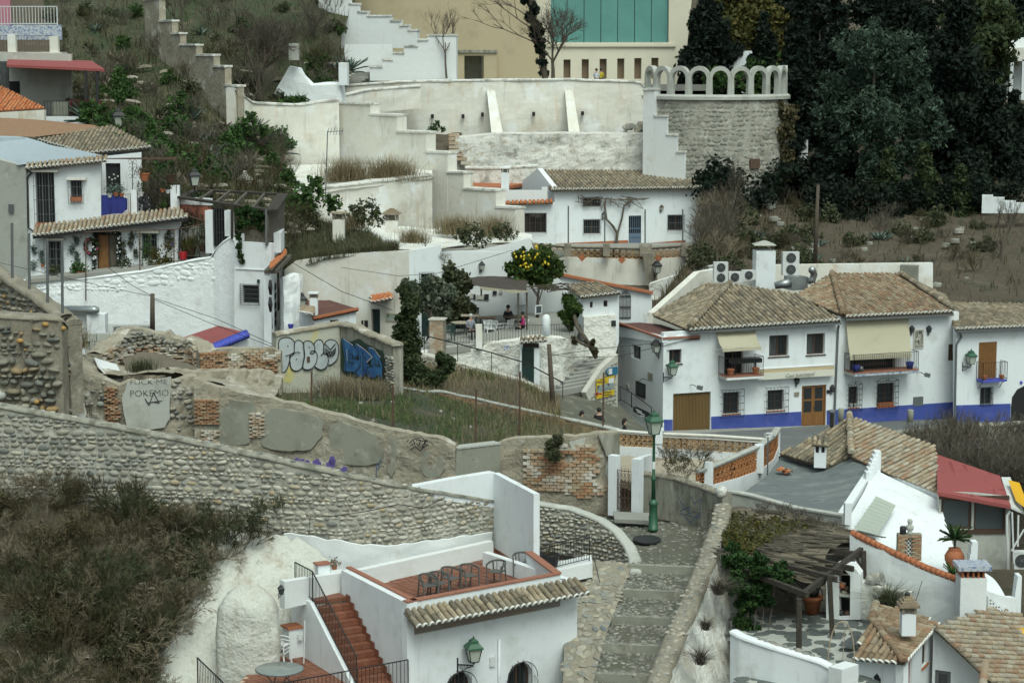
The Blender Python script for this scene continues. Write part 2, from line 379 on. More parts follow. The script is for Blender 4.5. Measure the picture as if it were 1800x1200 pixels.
MT['curtain']=mat('dark curtain',(.045,.05,.05),.9,[((.09,.10,.10),9,.5,.6,(3,3,.15))])
MT['wood']=mat('varnished wood',(.22,.105,.032),.5,[((.16,.07,.022),6,.45,.65,(4,4,.5))])
MT['wood_brown']=mat('brown stained wood',(.065,.036,.022),.6,[((.09,.05,.03),6,.5,.7,(4,4,.5))])
MT['wood_old']=mat('weathered grey timber',(.10,.088,.068),.9,[((.055,.048,.037),5,.45,.65),((.17,.155,.125),7,.58,.74)],bump=[(16,.6,.02)])
MT['wood_dark']=mat('dark old timber',(.035,.029,.022),.9,[((.065,.055,.042),6,.5,.7)],bump=[(16,.5,.02)])
MT['pole']=mat('wooden pole',(.085,.066,.05),.9,[((.05,.04,.03),7,.5,.7)])
MT['garage']=mat('ribbed brown door',(.155,.095,.032),.6,[((.115,.07,.026),1.5,.5,.75)])
MT['awning']=mat('cream awning cloth',(.46,.43,.315),.9,[((.40,.37,.26),.9,.5,.75)],trans=.15)
MT['awning_ochre']=mat('ochre awning cloth',(.38,.31,.19),.9,trans=.15)
MT['awning_white']=mat('off white valance',(.56,.55,.47),.9)
MT['canvas_brown']=mat('brown shade cloth',(.055,.043,.036),.95,[((.075,.06,.05),2,.5,.7)])
MT['black']=mat('black plastic',(.014,.015,.015),.5)
MT['green_plastic']=mat('dark green plastic',(.012,.05,.04),.5)
MT['white_plastic']=mat('white plastic',(.62,.64,.64),.45)
MT['grey_chair']=mat('grey resin chair',(.095,.095,.09),.55)
MT['yellow']=mat('yellow plastic',(.62,.34,.01),.5)
MT['red']=mat('red plastic',(.40,.018,.022),.5)
MT['bluecloth']=mat('deep blue cloth',(.022,.032,.20),.9,[((.012,.018,.11),3,.45,.65,(2,2,.3))])
MT['magenta']=mat('magenta cloth',(.42,.035,.16),.85)
MT['pink']=mat('pink painted wall',(.42,.17,.22),.9)
MT['salmon']=mat('salmon painted wall',(.45,.17,.11),.9,[((.38,.14,.09),1.5,.5,.7)])
MT['acwhite']=mat('air conditioner casing',(.56,.58,.565),.55,[((.46,.47,.45),2,.55,.8)])
MT['acgrille']=mat('fan grille',(.05,.055,.058),.6)
MT['sign_yellow']=mat('yellow sign board',(.60,.42,.02),.6)
MT['sign_blue']=mat('blue sign board',(.02,.15,.26),.6)
MT['sign_white']=mat('white sign print',(.68,.70,.70),.7)
MT['sign_dark']=mat('dark sign board',(.02,.022,.024),.5)
MT['ink']=mat('black paint',(.016,.017,.02),.8)
MT['ink_violet']=mat('violet spray paint',(.12,.09,.30),.9)
MT['ink_blue']=mat('faded blue spray paint',(.075,.11,.17),.9)
MT['graf_silver']=mat('silver spray paint',(.43,.47,.48),.7,[((.34,.38,.39),1.8,.45,.7)])
MT['graf_blue']=mat('blue spray paint',(.035,.16,.36),.7,[((.02,.085,.26),1.1,.42,.62),((.06,.24,.44),2.4,.55,.75)])
MT['graf_green']=mat('dark green spray paint',(.02,.045,.03),.8)
MT['skin']=mat('skin',(.42,.25,.18),.6)
MT['hair']=mat('dark hair',(.018,.013,.01),.7)
MT['cloth_black']=mat('black clothing',(.012,.012,.014),.9)
MT['cloth_white']=mat('pale clothing',(.46,.50,.55),.9,[((.35,.39,.45),6,.5,.7)])
MT['cloth_yellow']=mat('yellow clothing',(.42,.36,.02),.9)
MT['cloth_grey']=mat('grey plaid clothing',(.20,.22,.26),.9,[((.33,.34,.38),9,.5,.65)])
MT['reed']=mat('reed thatch',(.155,.13,.092),.95,[((.085,.072,.05),2,.48,.68,(.4,3,3)),((.24,.21,.155),5,.58,.74,(.4,3,3))],bump=[(14,.8,.04)])
def leafmat(name,cols,tr=.25):return mat(name,cols[0],.75,island=cols,trans=tr,spec=.25)
MT['leaf_conifer']=leafmat('conifer needles',[(.010,.020,.014),(.015,.027,.017),(.007,.014,.010),(.020,.033,.020)])
MT['leaf_cypress']=leafmat('cypress needles',[(.04,.064,.026),(.06,.084,.034),(.025,.042,.02),(.08,.095,.04)])
MT['leaf_euca']=leafmat('grey green eucalyptus leaves',[(.04,.072,.05),(.06,.10,.07),(.024,.045,.032),(.08,.125,.09),(.05,.062,.036)])
MT['leaf_green']=leafmat('fresh green leaves',[(.04,.09,.024),(.06,.125,.03),(.024,.056,.018),(.08,.145,.04)])
MT['leaf_ivy']=leafmat('ivy leaves',[(.018,.05,.015),(.032,.08,.02),(.012,.032,.012),(.06,.11,.022)])
MT['leaf_olive']=leafmat('dull olive leaves',[(.065,.08,.04),(.095,.11,.055),(.042,.052,.028),(.12,.125,.07)])
MT['leaf_grey']=leafmat('grey green leaves',[(.10,.13,.085),(.15,.175,.125),(.06,.08,.05),(.19,.21,.16)])
MT['leaf_lemon']=leafmat('lemon tree leaves',[(.035,.075,.018),(.06,.105,.022),(.022,.048,.014),(.11,.13,.02)])
MT['leaf_yellow']=leafmat('yellowing leaves',[(.10,.09,.025),(.13,.11,.03),(.065,.065,.02),(.08,.085,.025),(.055,.065,.02)])
MT['leaf_agave']=leafmat('blue green agave blades',[(.10,.15,.125),(.14,.19,.16),(.07,.11,.09)],.1)
MT['leaf_scrub']=leafmat('dry scrub',[(.095,.077,.04),(.135,.108,.06),(.06,.052,.028),(.055,.062,.026),(.16,.132,.078)])
MT['grass_dry']=leafmat('dry straw grass',[(.25,.20,.115),(.20,.16,.09),(.31,.26,.16),(.15,.125,.07)])
MT['grass_green']=leafmat('green grass',[(.045,.10,.022),(.07,.13,.03),(.10,.14,.04),(.16,.15,.065),(.04,.075,.02)])
MT['twig']=mat('bare twigs',(.10,.085,.065),.9,[((.065,.055,.042),2,.5,.7)])
MT['twig_pale']=mat('pale dead twigs',(.17,.142,.095),.9)
MT['bark']=mat('tree bark',(.075,.06,.045),.95,[((.11,.095,.075),4,.5,.7)],bump=[(10,.7,.03)])
MT['bark_pale']=mat('pale bark',(.23,.21,.175),.95,[((.13,.115,.09),4,.5,.7)],bump=[(10,.5,.02)])
MT['lemon']=mat('lemon fruit',(.62,.45,.02),.5)
MT['debris']=mat('rubble and dead wood',.2,.95,island=[(.24,.215,.165),(.15,.125,.09),(.33,.30,.25),(.20,.17,.125)],fine=(8,.2))
MT['agave_dead']=leafmat('dead agave blades',[(.25,.215,.165),(.18,.15,.11),(.33,.295,.24)],.1)
MT['wire']=mat('black cable',(.02,.02,.02),.7)
MT['bluewhite']=mat('glazed blue white tile',(.45,.48,.52),.4,[((.12,.17,.32),9,.5,.58)])
UP=V((0,0,1))
class Rib:
 """upright sheet along a plan polyline; its top and foot heights vary along it"""
 def __init__(s,top,bot,lean=0):
  s.P=[V((p.x,p.y,0))for p in top];s.zt=[p.z for p in top]
  s.zb=[(b.z if hasattr(b,'z')else b)for b in(bot if isinstance(bot,(list,tuple))else[bot]*len(top))]
  s.S=[0]
  for a,b in zip(s.P,s.P[1:]):s.S.append(s.S[-1]+(b-a).length)
  s.L=s.S[-1];s.lean=lean
  mid=s.nraw(s.L/2)
  s.sg=1 if mid.dot(CAMP-s.pt(s.L/2))>0 else-1
 def seg(s,u):
  u=min(max(u,0),s.L)
  for i in range(len(s.S)-1):
   if u<=s.S[i+1]or i==len(s.S)-2:return i,(u-s.S[i])/max(s.S[i+1]-s.S[i],1e-6)
 def pt(s,u):i,t=s.seg(u);return s.P[i].lerp(s.P[i+1],t)
 def nraw(s,u):
  d=(s.pt(u+.15)-s.pt(u-.15));d=d.normalized()if d.length>1e-6 else V((1,0,0));return V((d.y,-d.x,0))
 def n(s,u):return s.nraw(u)*s.sg
 def t(s,u):d=(s.pt(u+.15)-s.pt(u-.15));return d.normalized()
 def zr(s,u):i,t=s.seg(u);return s.zb[i]*(1-t)+s.zb[i+1]*t,s.zt[i]*(1-t)+s.zt[i+1]*t
 def w(s,u,z,off=0):
  p=s.pt(u)+s.n(u)*off
  if s.lean:p-=s.n(u)*s.lean*(z-s.zr(u)[0])
  return V((p.x,p.y,z))
 def wall(s,thick,du=.5,nz=6,amp=0,sc=1.0,topamp=0):
  m=MB();nu=max(2,int(s.L/du)+1);us=[s.L*i/(nu-1)for i in range(nu)]
  for u in s.S[1:-1]:us.append(u)
  us=sorted(set(us));rows_f,rows_b=[],[]
  for k in range(nz+1):
   rf,rb=[],[]
   for u in us:
    b,t=s.zr(u);t+=topamp*(noise.noise(V((u*1.7,s.L,3)))+.5*noise.noise(V((u*5,s.L,9))))
    z=b+(t-b)*k/nz;p=s.w(u,z)
    q=noise.noise(V((u*sc,z*sc,s.L)))+.5*noise.noise(V((u*sc*2.7,z*sc*2.7,s.L)))
    rf.append(p+s.n(u)*amp*q);rb.append(s.w(u,z)-s.n(u)*thick)
   rows_f.append(rf);rows_b.append(rb)
  top=[rows_f[-1],[(a+b)/2+UP*amp*.5 for a,b in zip(rows_f[-1],rows_b[-1])],rows_b[-1]]
  m.grid(rows_f);m.grid(list(reversed(rows_b)));m.grid(top)
  for e in(0,-1):m.grid([[r[e]for r in rows_f],[r[e]for r in rows_b]])
  return m
 def cap(s,w,h,over=.05,back=None,du=.4,amp=0,rounded=True):
  """coping along the top; w = full width, sits from +over back"""
  m=MB();nu=max(2,int(s.L/du)+1);rows=[]
  for i in range(nu):
   u=s.L*i/(nu-1);z=s.zr(u)[1]+.004;n=s.n(u);c=s.w(u,z)
   if amp:z+=amp*noise.noise(V((u*2,7,s.L)))
   pr=[(over,-.02),(over,h*.6),(over-w*.2,h),(over-w*.5,h*1.12 if rounded else h),(over-w*.8,h),(over-w,h*.6),(over-w,-.02)]
   rows.append([V((c.x,c.y,z))+n*a+UP*b for a,b in pr])
  m.grid(rows);m.face(*rows[0]);m.face(*rows[-1])
  return m
def rib_px(pts,Ys,bot=None,botpx=None,zb=None):
 """Rib from pixel tops at distances; foot from pixels on the same upright lines or a height"""
 top=[A(x,y,Y)for(x,y),Y in zip(pts,Ys)]
 if botpx is not None:zb=[A(x,y,Y).z for(x,y),Y in zip(botpx,Ys)]
 return Rib(top,zb)
def stone_proto(material,seed,angular=False):
 rg=random.Random(seed);n=8;m=MB();k=0
 rad=[rg.uniform(.82,1.05)for _ in range(n)]
 rings=[(1,0),(.95,.55),(.62,.92)]if not angular else[(1,0),(.96,.8),(.80,.97)]
 for q,d in rings:
  for j in range(n):
   a=2*pi*(j+.5)/n;p=3.0 if angular else 2.4
   ca,sa=cos(a),sin(a);e=(abs(ca)**p+abs(sa)**p)**(-1/p)
   m.v.append(V((.5*q*rad[j]*ca*e,d+rg.uniform(-.06,.06)*(d>0),.5*q*rad[j]*sa*e)))
 m.v.append(V((0,1.0,0)))
 for i in range(2):
  for j in range(n):m.f.append((i*n+j,i*n+(j+1)%n,(i+1)*n+(j+1)%n,(i+1)*n+j))
 for j in range(n):m.f.append((2*n+j,2*n+(j+1)%n,3*n))
 return m.mesh('stone',material,not angular)
PROTO={}
def Xn(mk,angular=False):
 k=(mk,angular)
 if k not in PROTO:PROTO[k]=[stone_proto(MT[mk],i*7+len(mk),angular)for i in range(5)]
 return PROTO[k]
def mtx(x,y,z,t):return MX(((x.x,y.x,z.x,t.x),(x.y,y.y,z.y,t.y),(x.z,y.z,z.z,t.z),(0,0,0,1)))
def Xk(rib,h=.18,wmin=1.0,wmax=2.2,depth=.09,gap=.12,inside=None,u0=0,u1=None,z0=None,z1=None,rot=.2,skip=.04):
 """rows of stones laid along a Rib or Fac"""
 out=[];isfac=isinstance(rib,Fac);u1=u1 if u1 is not None else rib.L
 lo=z0 if z0 is not None else min(rib.zb);hi=z1 if z1 is not None else max(rib.zt)
 z=lo
 while z<hi:
  hh=h*ru(.65,1.4);u=u0+ru(-.3,0)
  while u<u1:
   ww=hh*ru(wmin*.75,wmax*1.15);c=u+ww/2;zc=z+hh/2+ru(-.22,.22)*hh
   ok=u0<=c<=u1 and rnd()>skip
   if ok and not isfac:
    b,t=rib.zr(c);ok=(b if z0 is None else max(b,z0))+hh*.1<zc<(t if z1 is None else min(t,z1))-hh*.35
   if ok and inside:ok=inside(c,zc)
   if ok:
    if isfac:T,Nn=rib.t,rib.n
    else:T,Nn=rib.t(c),rib.n(c)
    a=ru(-rot,rot);sx=hh*ru(.7,1.12)*(1-gap);sw=ww*(1-gap*hh/ww)
    X=(T*cos(a)+UP*sin(a))*sw;Zz=(UP*cos(a)-T*sin(a))*sx
    Y=Nn*depth*ru(.6,1.25)
    out.append(mtx(X,Y,Zz,rib.w(c,zc,-.01)))
   u+=ww
  z+=hh
 return out
def Xm(mk):
 k=('b',mk)
 if k not in PROTO:
  m=MB();m.Xe([V((-.5,0,-.5)),V((.5,0,-.5)),V((.5,0,.5)),V((-.5,0,.5))],(0,.7,0))
  b=.46;q=len(m.v)
  m.v+=[V((-b,1,-b)),V((b,1,-b)),V((b,1,b)),V((-b,1,b))]
  m.f=[f for f in m.f if not set(f)=={4,5,6,7}]
  m.f+=[(q,q+1,q+2,q+3)]+[(4+i,4+(i+1)%4,q+(i+1)%4,q+i)for i in range(4)]
  PROTO[k]=[m.mesh('brick',MT[mk])]
 return PROTO[k]
def Xl(rib,bw=.27,bh=.085,depth=.025,inside=None,u0=0,u1=None,z0=None,z1=None,skip=.02,joint=.014):
 out=[];isfac=isinstance(rib,Fac);u1=u1 if u1 is not None else rib.L
 lo=z0 if z0 is not None else min(rib.zb);hi=z1 if z1 is not None else max(rib.zt);z=lo;r=0
 while z+bh<=hi+1e-6:
  u=u0-(bw/2 if r%2 else 0);r+=1
  while u<u1:
   a0,a1=max(u,u0),min(u+bw,u1);c,zc=(a0+a1)/2,z+bh/2;u+=bw
   if a1-a0<.06 or rnd()<skip:continue
   if not isfac:
    b,t=rib.zr(c)
    if not(b<=zc and zc+bh*.4<=t):continue
   if inside and not inside(c,zc):continue
   T,Nn=(rib.t,rib.n)if isfac else(rib.t(c),rib.n(c));k=ru(-.02,.02)
   out.append(mtx((T+UP*k)*(a1-a0-joint),Nn*depth*ru(.6,1.3),(UP-T*k)*(bh-joint),rib.w(c,zc,-.003)))
  z+=bh
 return out
def tile_proto(mk,seed=0):
 m=MB();n=6;rg=random.Random(seed)
 for y,r in((0,1.0),(.5,.95+rg.uniform(-.03,.03)),(1,.86)):
  for j in range(n+1):
   a=pi*j/n;m.v.append(V((-cos(a)*.5*r,y,sin(a)*r+(.06 if y==0 else 0))))
 for i in range(2):
  for j in range(n):m.f.append((i*(n+1)+j,i*(n+1)+j+1,(i+1)*(n+1)+j+1,(i+1)*(n+1)+j))
 m.f.append(tuple(reversed(range(n+1))))
 return m.mesh('roof_tile',MT[mk],False)
def tiles(mk):
 k=('t',mk)
 if k not in PROTO:PROTO[k]=[tile_proto(mk,i)for i in range(3)]
 return PROTO[k]
def clip_range(poly,x):
 ys=[]
 for(x0,y0),(x1,y1)in zip(poly,poly[1:]+poly[:1]):
  if(x0-x)*(x1-x)<=0 and abs(x1-x0)>1e-9:ys.append(y0+(y1-y0)*(x-x0)/(x1-x0))
 return(min(ys),max(ys))if len(ys)>1 else None
def Xi(T,poly,tw=.25,tl=.36,mk='tile',nmax=300,thick=.10,ends=True,ridges=(),name='roof',bed='tilebed',arch=.42,base=True,over=.06,part=None):
 """barrel tiles on a roof plane; poly[0]->poly[1] is the eave"""
 e0,e1=V(poly[0]),V(poly[1]);x=(e1-e0).normalized()
 far=max([p for p in poly[2:]if not isinstance(p,tuple)],key=lambda p:(V(p)-e0).cross(x).length);y=(V(far)-e0);y=(y-x*y.dot(x)).normalized()
 n=x.cross(y)
 if n.z<0:n=-n
 def onpl(p):
  if isinstance(p,tuple):d=ray(*p);return CAMP+d*((e0-CAMP).dot(n)/d.dot(n))
  return V(p)-n*(V(p)-e0).dot(n)
 poly=[onpl(p)for p in poly]
 P2=[((V(p)-e0).dot(x),(V(p)-e0).dot(y))for p in poly]
 if part is None:
  b=MB();b.Xe([V(p)-n*.01 for p in poly],-n*thick);part=b.Xa(name,MT[bed],T)
 out=[];em=MB();x0,x1=min(p[0]for p in P2),max(p[0]for p in P2);nc=max(1,round((x1-x0)/tw));cw=(x1-x0)/nc
 for i in range(nc):
  u=x0+(i+.5)*cw;rg=clip_range(P2,u)
  if not rg or rg[1]-rg[0]<tl*.3:continue
  lo,hi=rg;v=lo-over;first=True;ph=ru(-.02,.02)
  while v<hi-tl*.25:
   L=min(tl*1.12,hi-v+.03);k=ru(-.05,.05)
   xx=(x+y*k)*cw*.80;yy=(y-x*k)*L+n*.012;org=e0+x*(u+ph+ru(-.01,.01))+y*v+n*ru(0,.02)
   out.append(mtx(xx,yy,n*cw*arch,org))
   if first and ends:
    r0,k0=cw*.42,len(em.v);seg=6
    for dy in(-.012,.05):
     for q,hh in((1.06,0),(.70,0)):
      for j in range(seg+1):
       a=pi*j/seg
       em.v.append(org+x*(-cos(a)*r0*q)+n*(sin(a)*cw*arch*q*1.05+.0)+y*dy)
    s1=seg+1
    for j in range(seg):
     em.f.append((k0+j,k0+j+1,k0+s1+j+1,k0+s1+j))
     em.f.append((k0+j,k0+j+1,k0+2*s1+j+1,k0+2*s1+j))
    first=False
   v+=tl*ru(.94,1.06)
 for a,b,w in ridges:
  a,b=V(a),V(b);d=(b-a).normalized();k=max(1,int((b-a).length/(tl*.95)));sd_=d.cross(UP).normalized();up=sd_.cross(d)
  for i in range(k):
   o=a+(b-a)*(i/k)+UP*.06+sd_*ru(-.02,.02)
   out.append(mtx(sd_*w,d*tl*1.12+up*.01,up*w*.5,o))
 Xh('roof_tile','roof_tiles',tiles(mk),out,part,nmax)
 if em.f:em.Xa('eave_rim','limeend',part,kind='stuff')
 return part
def Xr(T,fac,outline,holes=(),mk='white',thick=.35,name='wall',px=True,off=0):
 o=[fac.uz(*p)for p in outline]if px else outline
 hs=[[(h[0],h[2]),(h[1],h[2]),(h[1],h[3]),(h[0],h[3])]if not isinstance(h,list)else h for h in holes]
 return MB().Xd(o,hs,fac,off,thick).Xa(name,MT[mk],T)
def Xs(T,fac,r,dep=.16,mk='wood_brown',split=1,cross=0,sill=None,fw=.06,pane='pane',name='window',curtain=False):
 u0,u1,z0,z1=r;m=MB();th=.05
 for a,b,c,d in((u0,u0+fw,z0,z1),(u1-fw,u1,z0,z1),(u0+fw,u1-fw,z0,z0+fw),(u0+fw,u1-fw,z1-fw,z1)):
  m.Xc(fac,(a+.001,b-.001,c+.001,d-.001),-dep,th)
 for k in range(split):
  c=u0+(u1-u0)*(k+1)/(split+1);m.Xc(fac,(c-fw*.5,c+fw*.5,z0+fw,z1-fw),-dep+.004,th)
 for k in range(cross):
  c=z0+(z1-z0)*(k+1)/(cross+1);m.Xc(fac,(u0+fw,u1-fw,c-fw*.3,c+fw*.3),-dep+.008,th)
 o=m.Xa(name,MT[mk],T)
 MB().Xc(fac,(u0+.01,u1-.01,z0+.01,z1-.01),-dep-.03,.02).Xa('pane',MT[pane],o)
 if curtain:MB().Xc(fac,(u0+.08,u0+(u1-u0)*.45,z0+.08,z1-.08),-dep-.022,.005).Xa('curtain','curtain',o)
 if sill:MB().Xc(fac,(u0-.06,u1+.06,z0-.06,z0-.002),.05,.2).Xa('sill',MT[sill],o)
 return o
def Xy(T,fac,r,nv=6,nh=3,out=.12,mk='iron',ov=.08,w=.016,box=True,name='window_grille',crest=False):
 u0,u1,z0,z1=r;u0-=ov;u1+=ov;z0-=ov;z1+=ov;m=MB()
 for k in range(nv+1):
  u=u0+(u1-u0)*k/nv;m.bar(fac.w(u,z0,out),fac.w(u,z1,out),w*(1.4 if k in(0,nv)else 1))
 for k in range(nh+1):
  z=z0+(z1-z0)*k/nh;m.bar(fac.w(u0,z,out+.01),fac.w(u1,z,out+.01),w*1.3)
  if box:
   for u in(u0,u1):m.bar(fac.w(u,z,.001),fac.w(u,z,out),w)
 if crest:
  um=(u0+u1)/2
  for sg in(-1,1):
   m.Xf([fac.w(um+sg*(u1-u0)*.5*q,z1+.2*sin(pi*(1-q))*(.5+.5*(1-q))+.02,out)for q in(1,.8,.6,.4,.2,0)],w*.7,4)
  m.bar(fac.w(um,z1,out),fac.w(um,z1+.28,out),w)
 return m.Xa(name,MT[mk],T)
def door(T,fac,r,dep=.12,mk='wood',leaves=2,panels=3,frame='wood',glaz=False,name='door',handle=True):
 u0,u1,z0,z1=r;fw=.07;m=MB()
 for a in((u0,u0+fw,z0,z1),(u1-fw,u1,z0,z1),(u0+fw,u1-fw,z1-fw,z1)):m.Xc(fac,(a[0]+.001,a[1]-.001,a[2]+.001,a[3]-.001),-dep+.05,.12)
 f=m.Xa('door_frame',MT[frame],T);d=MB();lw=(u1-u0-2*fw)/leaves;g=MB()
 for k in range(leaves):
  a=u0+fw+k*lw+.006;b=a+lw-.012;d.Xc(fac,(a,b,z0+.01,z1-fw-.01),-dep,.05)
  ph=(z1-z0-fw-.1)/panels
  for j in range(panels):
   c0=z0+.08+j*ph;q=(a+.09,b-.09,c0+.05,c0+ph-.05)
   if glaz and j>0:g.Xc(fac,q,-dep+.006,.01)
   else:
    d.Xc(fac,q,-dep+.02,.019)
 o=d.Xa(name,MT[mk],T)
 if g.f:g.Xa('pane','pane',o)
 if handle:
  um=(u0+u1)/2+(.05 if leaves==2 else(u1-u0)*.36)
  MB().ball(fac.w(um,z0+(z1-z0)*.47,-dep+.06),.035,n=6,m=4).Xa('handle','iron',o)
 return o
def Xq(pts,h=1.0,step=.12,w=.018,mk='iron',parent=None,name='railing',post=None,extra=0):
 """bars along a 3-D line of feet"""
 m=MB();pts=[V(p)for p in pts]
 for a,b in zip(pts,pts[1:]):
  n=max(1,int((b-a).length/step));m.bar(a+UP*h,b+UP*h,w*2,w*1.6);m.bar(a+UP*.08,b+UP*.08,w*1.4)
  for k in range(n+1):p=a.lerp(b,k/n);m.bar(p+UP*(.08 if 0<k<n else 0),p+UP*h,w*(2 if k in(0,n)else 1))
  if extra:m.bar(a+UP*h*extra,b+UP*h*extra,w*1.4)
 return m.Xa(name,MT[mk],parent)
def Xv(cent,size,flat=0.0,asp=.55,droop=0):
 """rhombic leaves at centres"""
 n=len(cent);a=np.random.normal(size=(n,3));a[:,2]*=(1-flat);a[:,2]-=droop
 a/=np.linalg.norm(a,axis=1)[:,None]+1e-9
 b=np.cross(a,np.random.normal(size=(n,3)));b/=np.linalg.norm(b,axis=1)[:,None]+1e-9
 s=(np.random.uniform(.6,1.3,n)*size)[:,None]
 v=np.stack([cent-a*s,cent+b*s*asp,cent+a*s,cent-b*s*asp],1).reshape(-1,3)
 return v,np.arange(4*n).reshape(n,4)
def Xu(clumps,n,sub=14,spread=.42,squash=1.0):
 """clumps: (centre, radius); leaves gathered in tufts near the shell so the outline is ragged"""
 w=np.array([c[1]**2 for c in clumps]);w=w/w.sum();out=[]
 for(c,r),k in zip(clumps,np.random.multinomial(n,w)):
  d=np.random.normal(size=(sub,3));d/=np.linalg.norm(d,axis=1)[:,None]
  tc=d*r*np.random.uniform(.35,1.0,sub)[:,None];tr=r*spread*np.random.uniform(.5,1.1,sub)
  i=np.random.randint(0,sub,k);q=np.random.normal(size=(k,3));q/=np.linalg.norm(q,axis=1)[:,None]+1e-9
  p=tc[i]+q*(tr[i]*np.random.uniform(0,1,k)**.5)[:,None];p[:,2]*=squash
  out.append(p+np.array(c))
 return np.concatenate(out)
def Xo(lst,Y,dj=.5):
 out=[]
 for x,y,r in lst:
  rr=r/FOC*Y;out.append((A(x,y,Y+ru(-dj,dj)*rr),rr))
 return out
def Xt(name,label,cat,base,clumps,n,size,leaf,trunk=.15,bark='bark',group=None,sub=26,spread=.58,limbs=True,asp=.55,crown='crown',flat=0,droop=0,squash=1):
 T=Xb(name,label,cat,base,group)
 p=Xu(clumps,n,sub,spread,squash);v,f=Xv(p,size,flat,asp,droop)
 Xw(crown,v,f,MT[leaf],T)
 if trunk:
  m=MB();top=max((c[0]for c in clumps),key=lambda c:c.z);b=V(base)
  mids=[b,b.lerp(top,.3)+V((ru(-.2,.2),0,0))*trunk*3,b.lerp(top,.65),top]
  m.Xf(mids,[trunk,trunk*.75,trunk*.5,trunk*.15],7)
  if limbs:
   for c,r in clumps:
    q=ru(.25,.6);s0=b.lerp(top,min(q,max(.1,(c.z-b.z)/max(top.z-b.z,.1)*.7)))
    m.Xf([s0,s0.lerp(c,.5)+V((0,0,r*.15)),c],[trunk*.38,trunk*.25,trunk*.08],5)
  m.Xa('trunk',MT[bark],T,True)
 return T
def branch(m,p,d,L,r,dep,spread=.55,kids=3,up=.12,n=4,bend=.18,short=.68):
 q=[p];dd=d.normalized();k=3
 for i in range(k):
  dd=(dd+V((ru(-bend,bend),ru(-bend,bend),ru(-bend,bend)+up*.4))).normalized();q.append(q[-1]+dd*L/k)
 m.Xf(q,[r,r*.85,r*.7,r*.5],max(3,n),False)
 if dep>0:
  for j in range(kids):
   t=ru(.4,1.0);s0=q[min(3,int(t*3))].lerp(q[min(3,int(t*3)+1)],.3)if t<1 else q[3]
   nd=(dd+V((ru(-1,1),ru(-1,1),ru(-1,1)))*spread*1.2+V((0,0,up))).normalized()
   branch(m,s0,nd,L*short*ru(.75,1.15),max(r*.55,.004),dep-1,spread,kids,up,max(3,n-1),bend,short)
def bare_tree(name,label,cat,base,H,r=.09,dep=4,group=None,mk='twig',kids=3,spread=.5,up=.2,lean=V((0,0,0)),trunk=.35):
 T=Xb(name,label,cat,base,group);m=MB();b=V(base);top=b+V((ru(-.05,.05),0,1))*H*trunk+lean
 m.Xf([b,b.lerp(top,.5)+V((ru(-.05,.05),0,0))*H*.3,top],[r,r*.85,r*.7],6);m.Xa('trunk',MT[mk],T)
 m=MB()
 for k in range(kids+1):
  branch(m,b.lerp(top,ru(.75,1)),V((ru(-.7,.7),ru(-.7,.7),1.0))+lean,H*.32,r*.6,dep-1,spread,kids,up,4)
 m.Xa('branches',MT[mk],T)
 return T
def shrub_mesh(name,material,H=1.0,dep=3,stems=9,kids=3,r=.012,spread=.6,tilt=.7,up=.15):
 m=MB()
 for k in range(stems):
  a=ru(0,6.28);branch(m,V((ru(-.12,.12)*H,ru(-.12,.12)*H,-.05)),V((cos(a)*tilt,sin(a)*tilt,1)),H*.42,r,dep,spread,kids,up,3)
 return m.mesh(name,material)
def blades(pts,h,w,lean=.5,seg=2,hv=.4,dirs=None):
 """grass blades: arrays of tapered strips"""
 n=len(pts);pts=np.asarray(pts);a=np.random.uniform(0,2*np.pi,n);hh=h*np.random.uniform(1-hv,1+hv,n)
 d=np.stack([np.cos(a),np.sin(a),np.zeros(n)],1);sd_=np.stack([-np.sin(a),np.cos(a),np.zeros(n)],1);ln=np.random.uniform(.1,1,n)*lean
 v=np.zeros((n,6,3));z=np.array([0,0,1.0])
 for k,(t,ww)in enumerate(((0,1),(.55,.75),(1.0,.12))):
  c=pts+d*(ln*hh*t*t)[:,None]+z*(hh*t*(1-.25*ln*t))[:,None]
  v[:,2*k]=c-sd_*w*ww/2;v[:,2*k+1]=c+sd_*w*ww/2
 f=np.array([[0,1,3,2],[2,3,5,4]])
 return v.reshape(-1,3),(np.arange(n)[:,None,None]*6+f[None]).reshape(-1,4)
def tuft_thing(name,label,cat,base,n,h,spread,leaf,w=.02,lean=.8,group=None,part='blades'):
 T=Xb(name,label,cat,base,group);b=np.array(V(base));p=b+np.random.normal(size=(n,3))*np.array([spread,spread,.02]);p[:,2]=b[2]-.05
 v,f=blades(p,h,w,lean);Xw(part,v,f,MT[leaf],T)
 return T
def agave_mesh(mk,n=18,L=.8,name='agave_blades'):
 m=MB()
 for k in range(n):
  a=k*2.4+ru(-.2,.2);e=ru(.15,1.2);d=V((cos(a),sin(a),0));sdv=V((-sin(a),cos(a),0));l=L*ru(.7,1.1)
  rows=[]
  for t,ww in((0,.10),(.4,.13),(.8,.07),(1,.01)):
   c=d*l*t*cos(e*.9)+UP*(l*t*sin(e)-.25*l*t*t*(1.2-e))
   rows.append([c-sdv*ww*L*.6+UP*.03,c-UP*.015,c+sdv*ww*L*.6+UP*.03])
  m.grid(rows)
 return m.mesh(name,MT[mk])
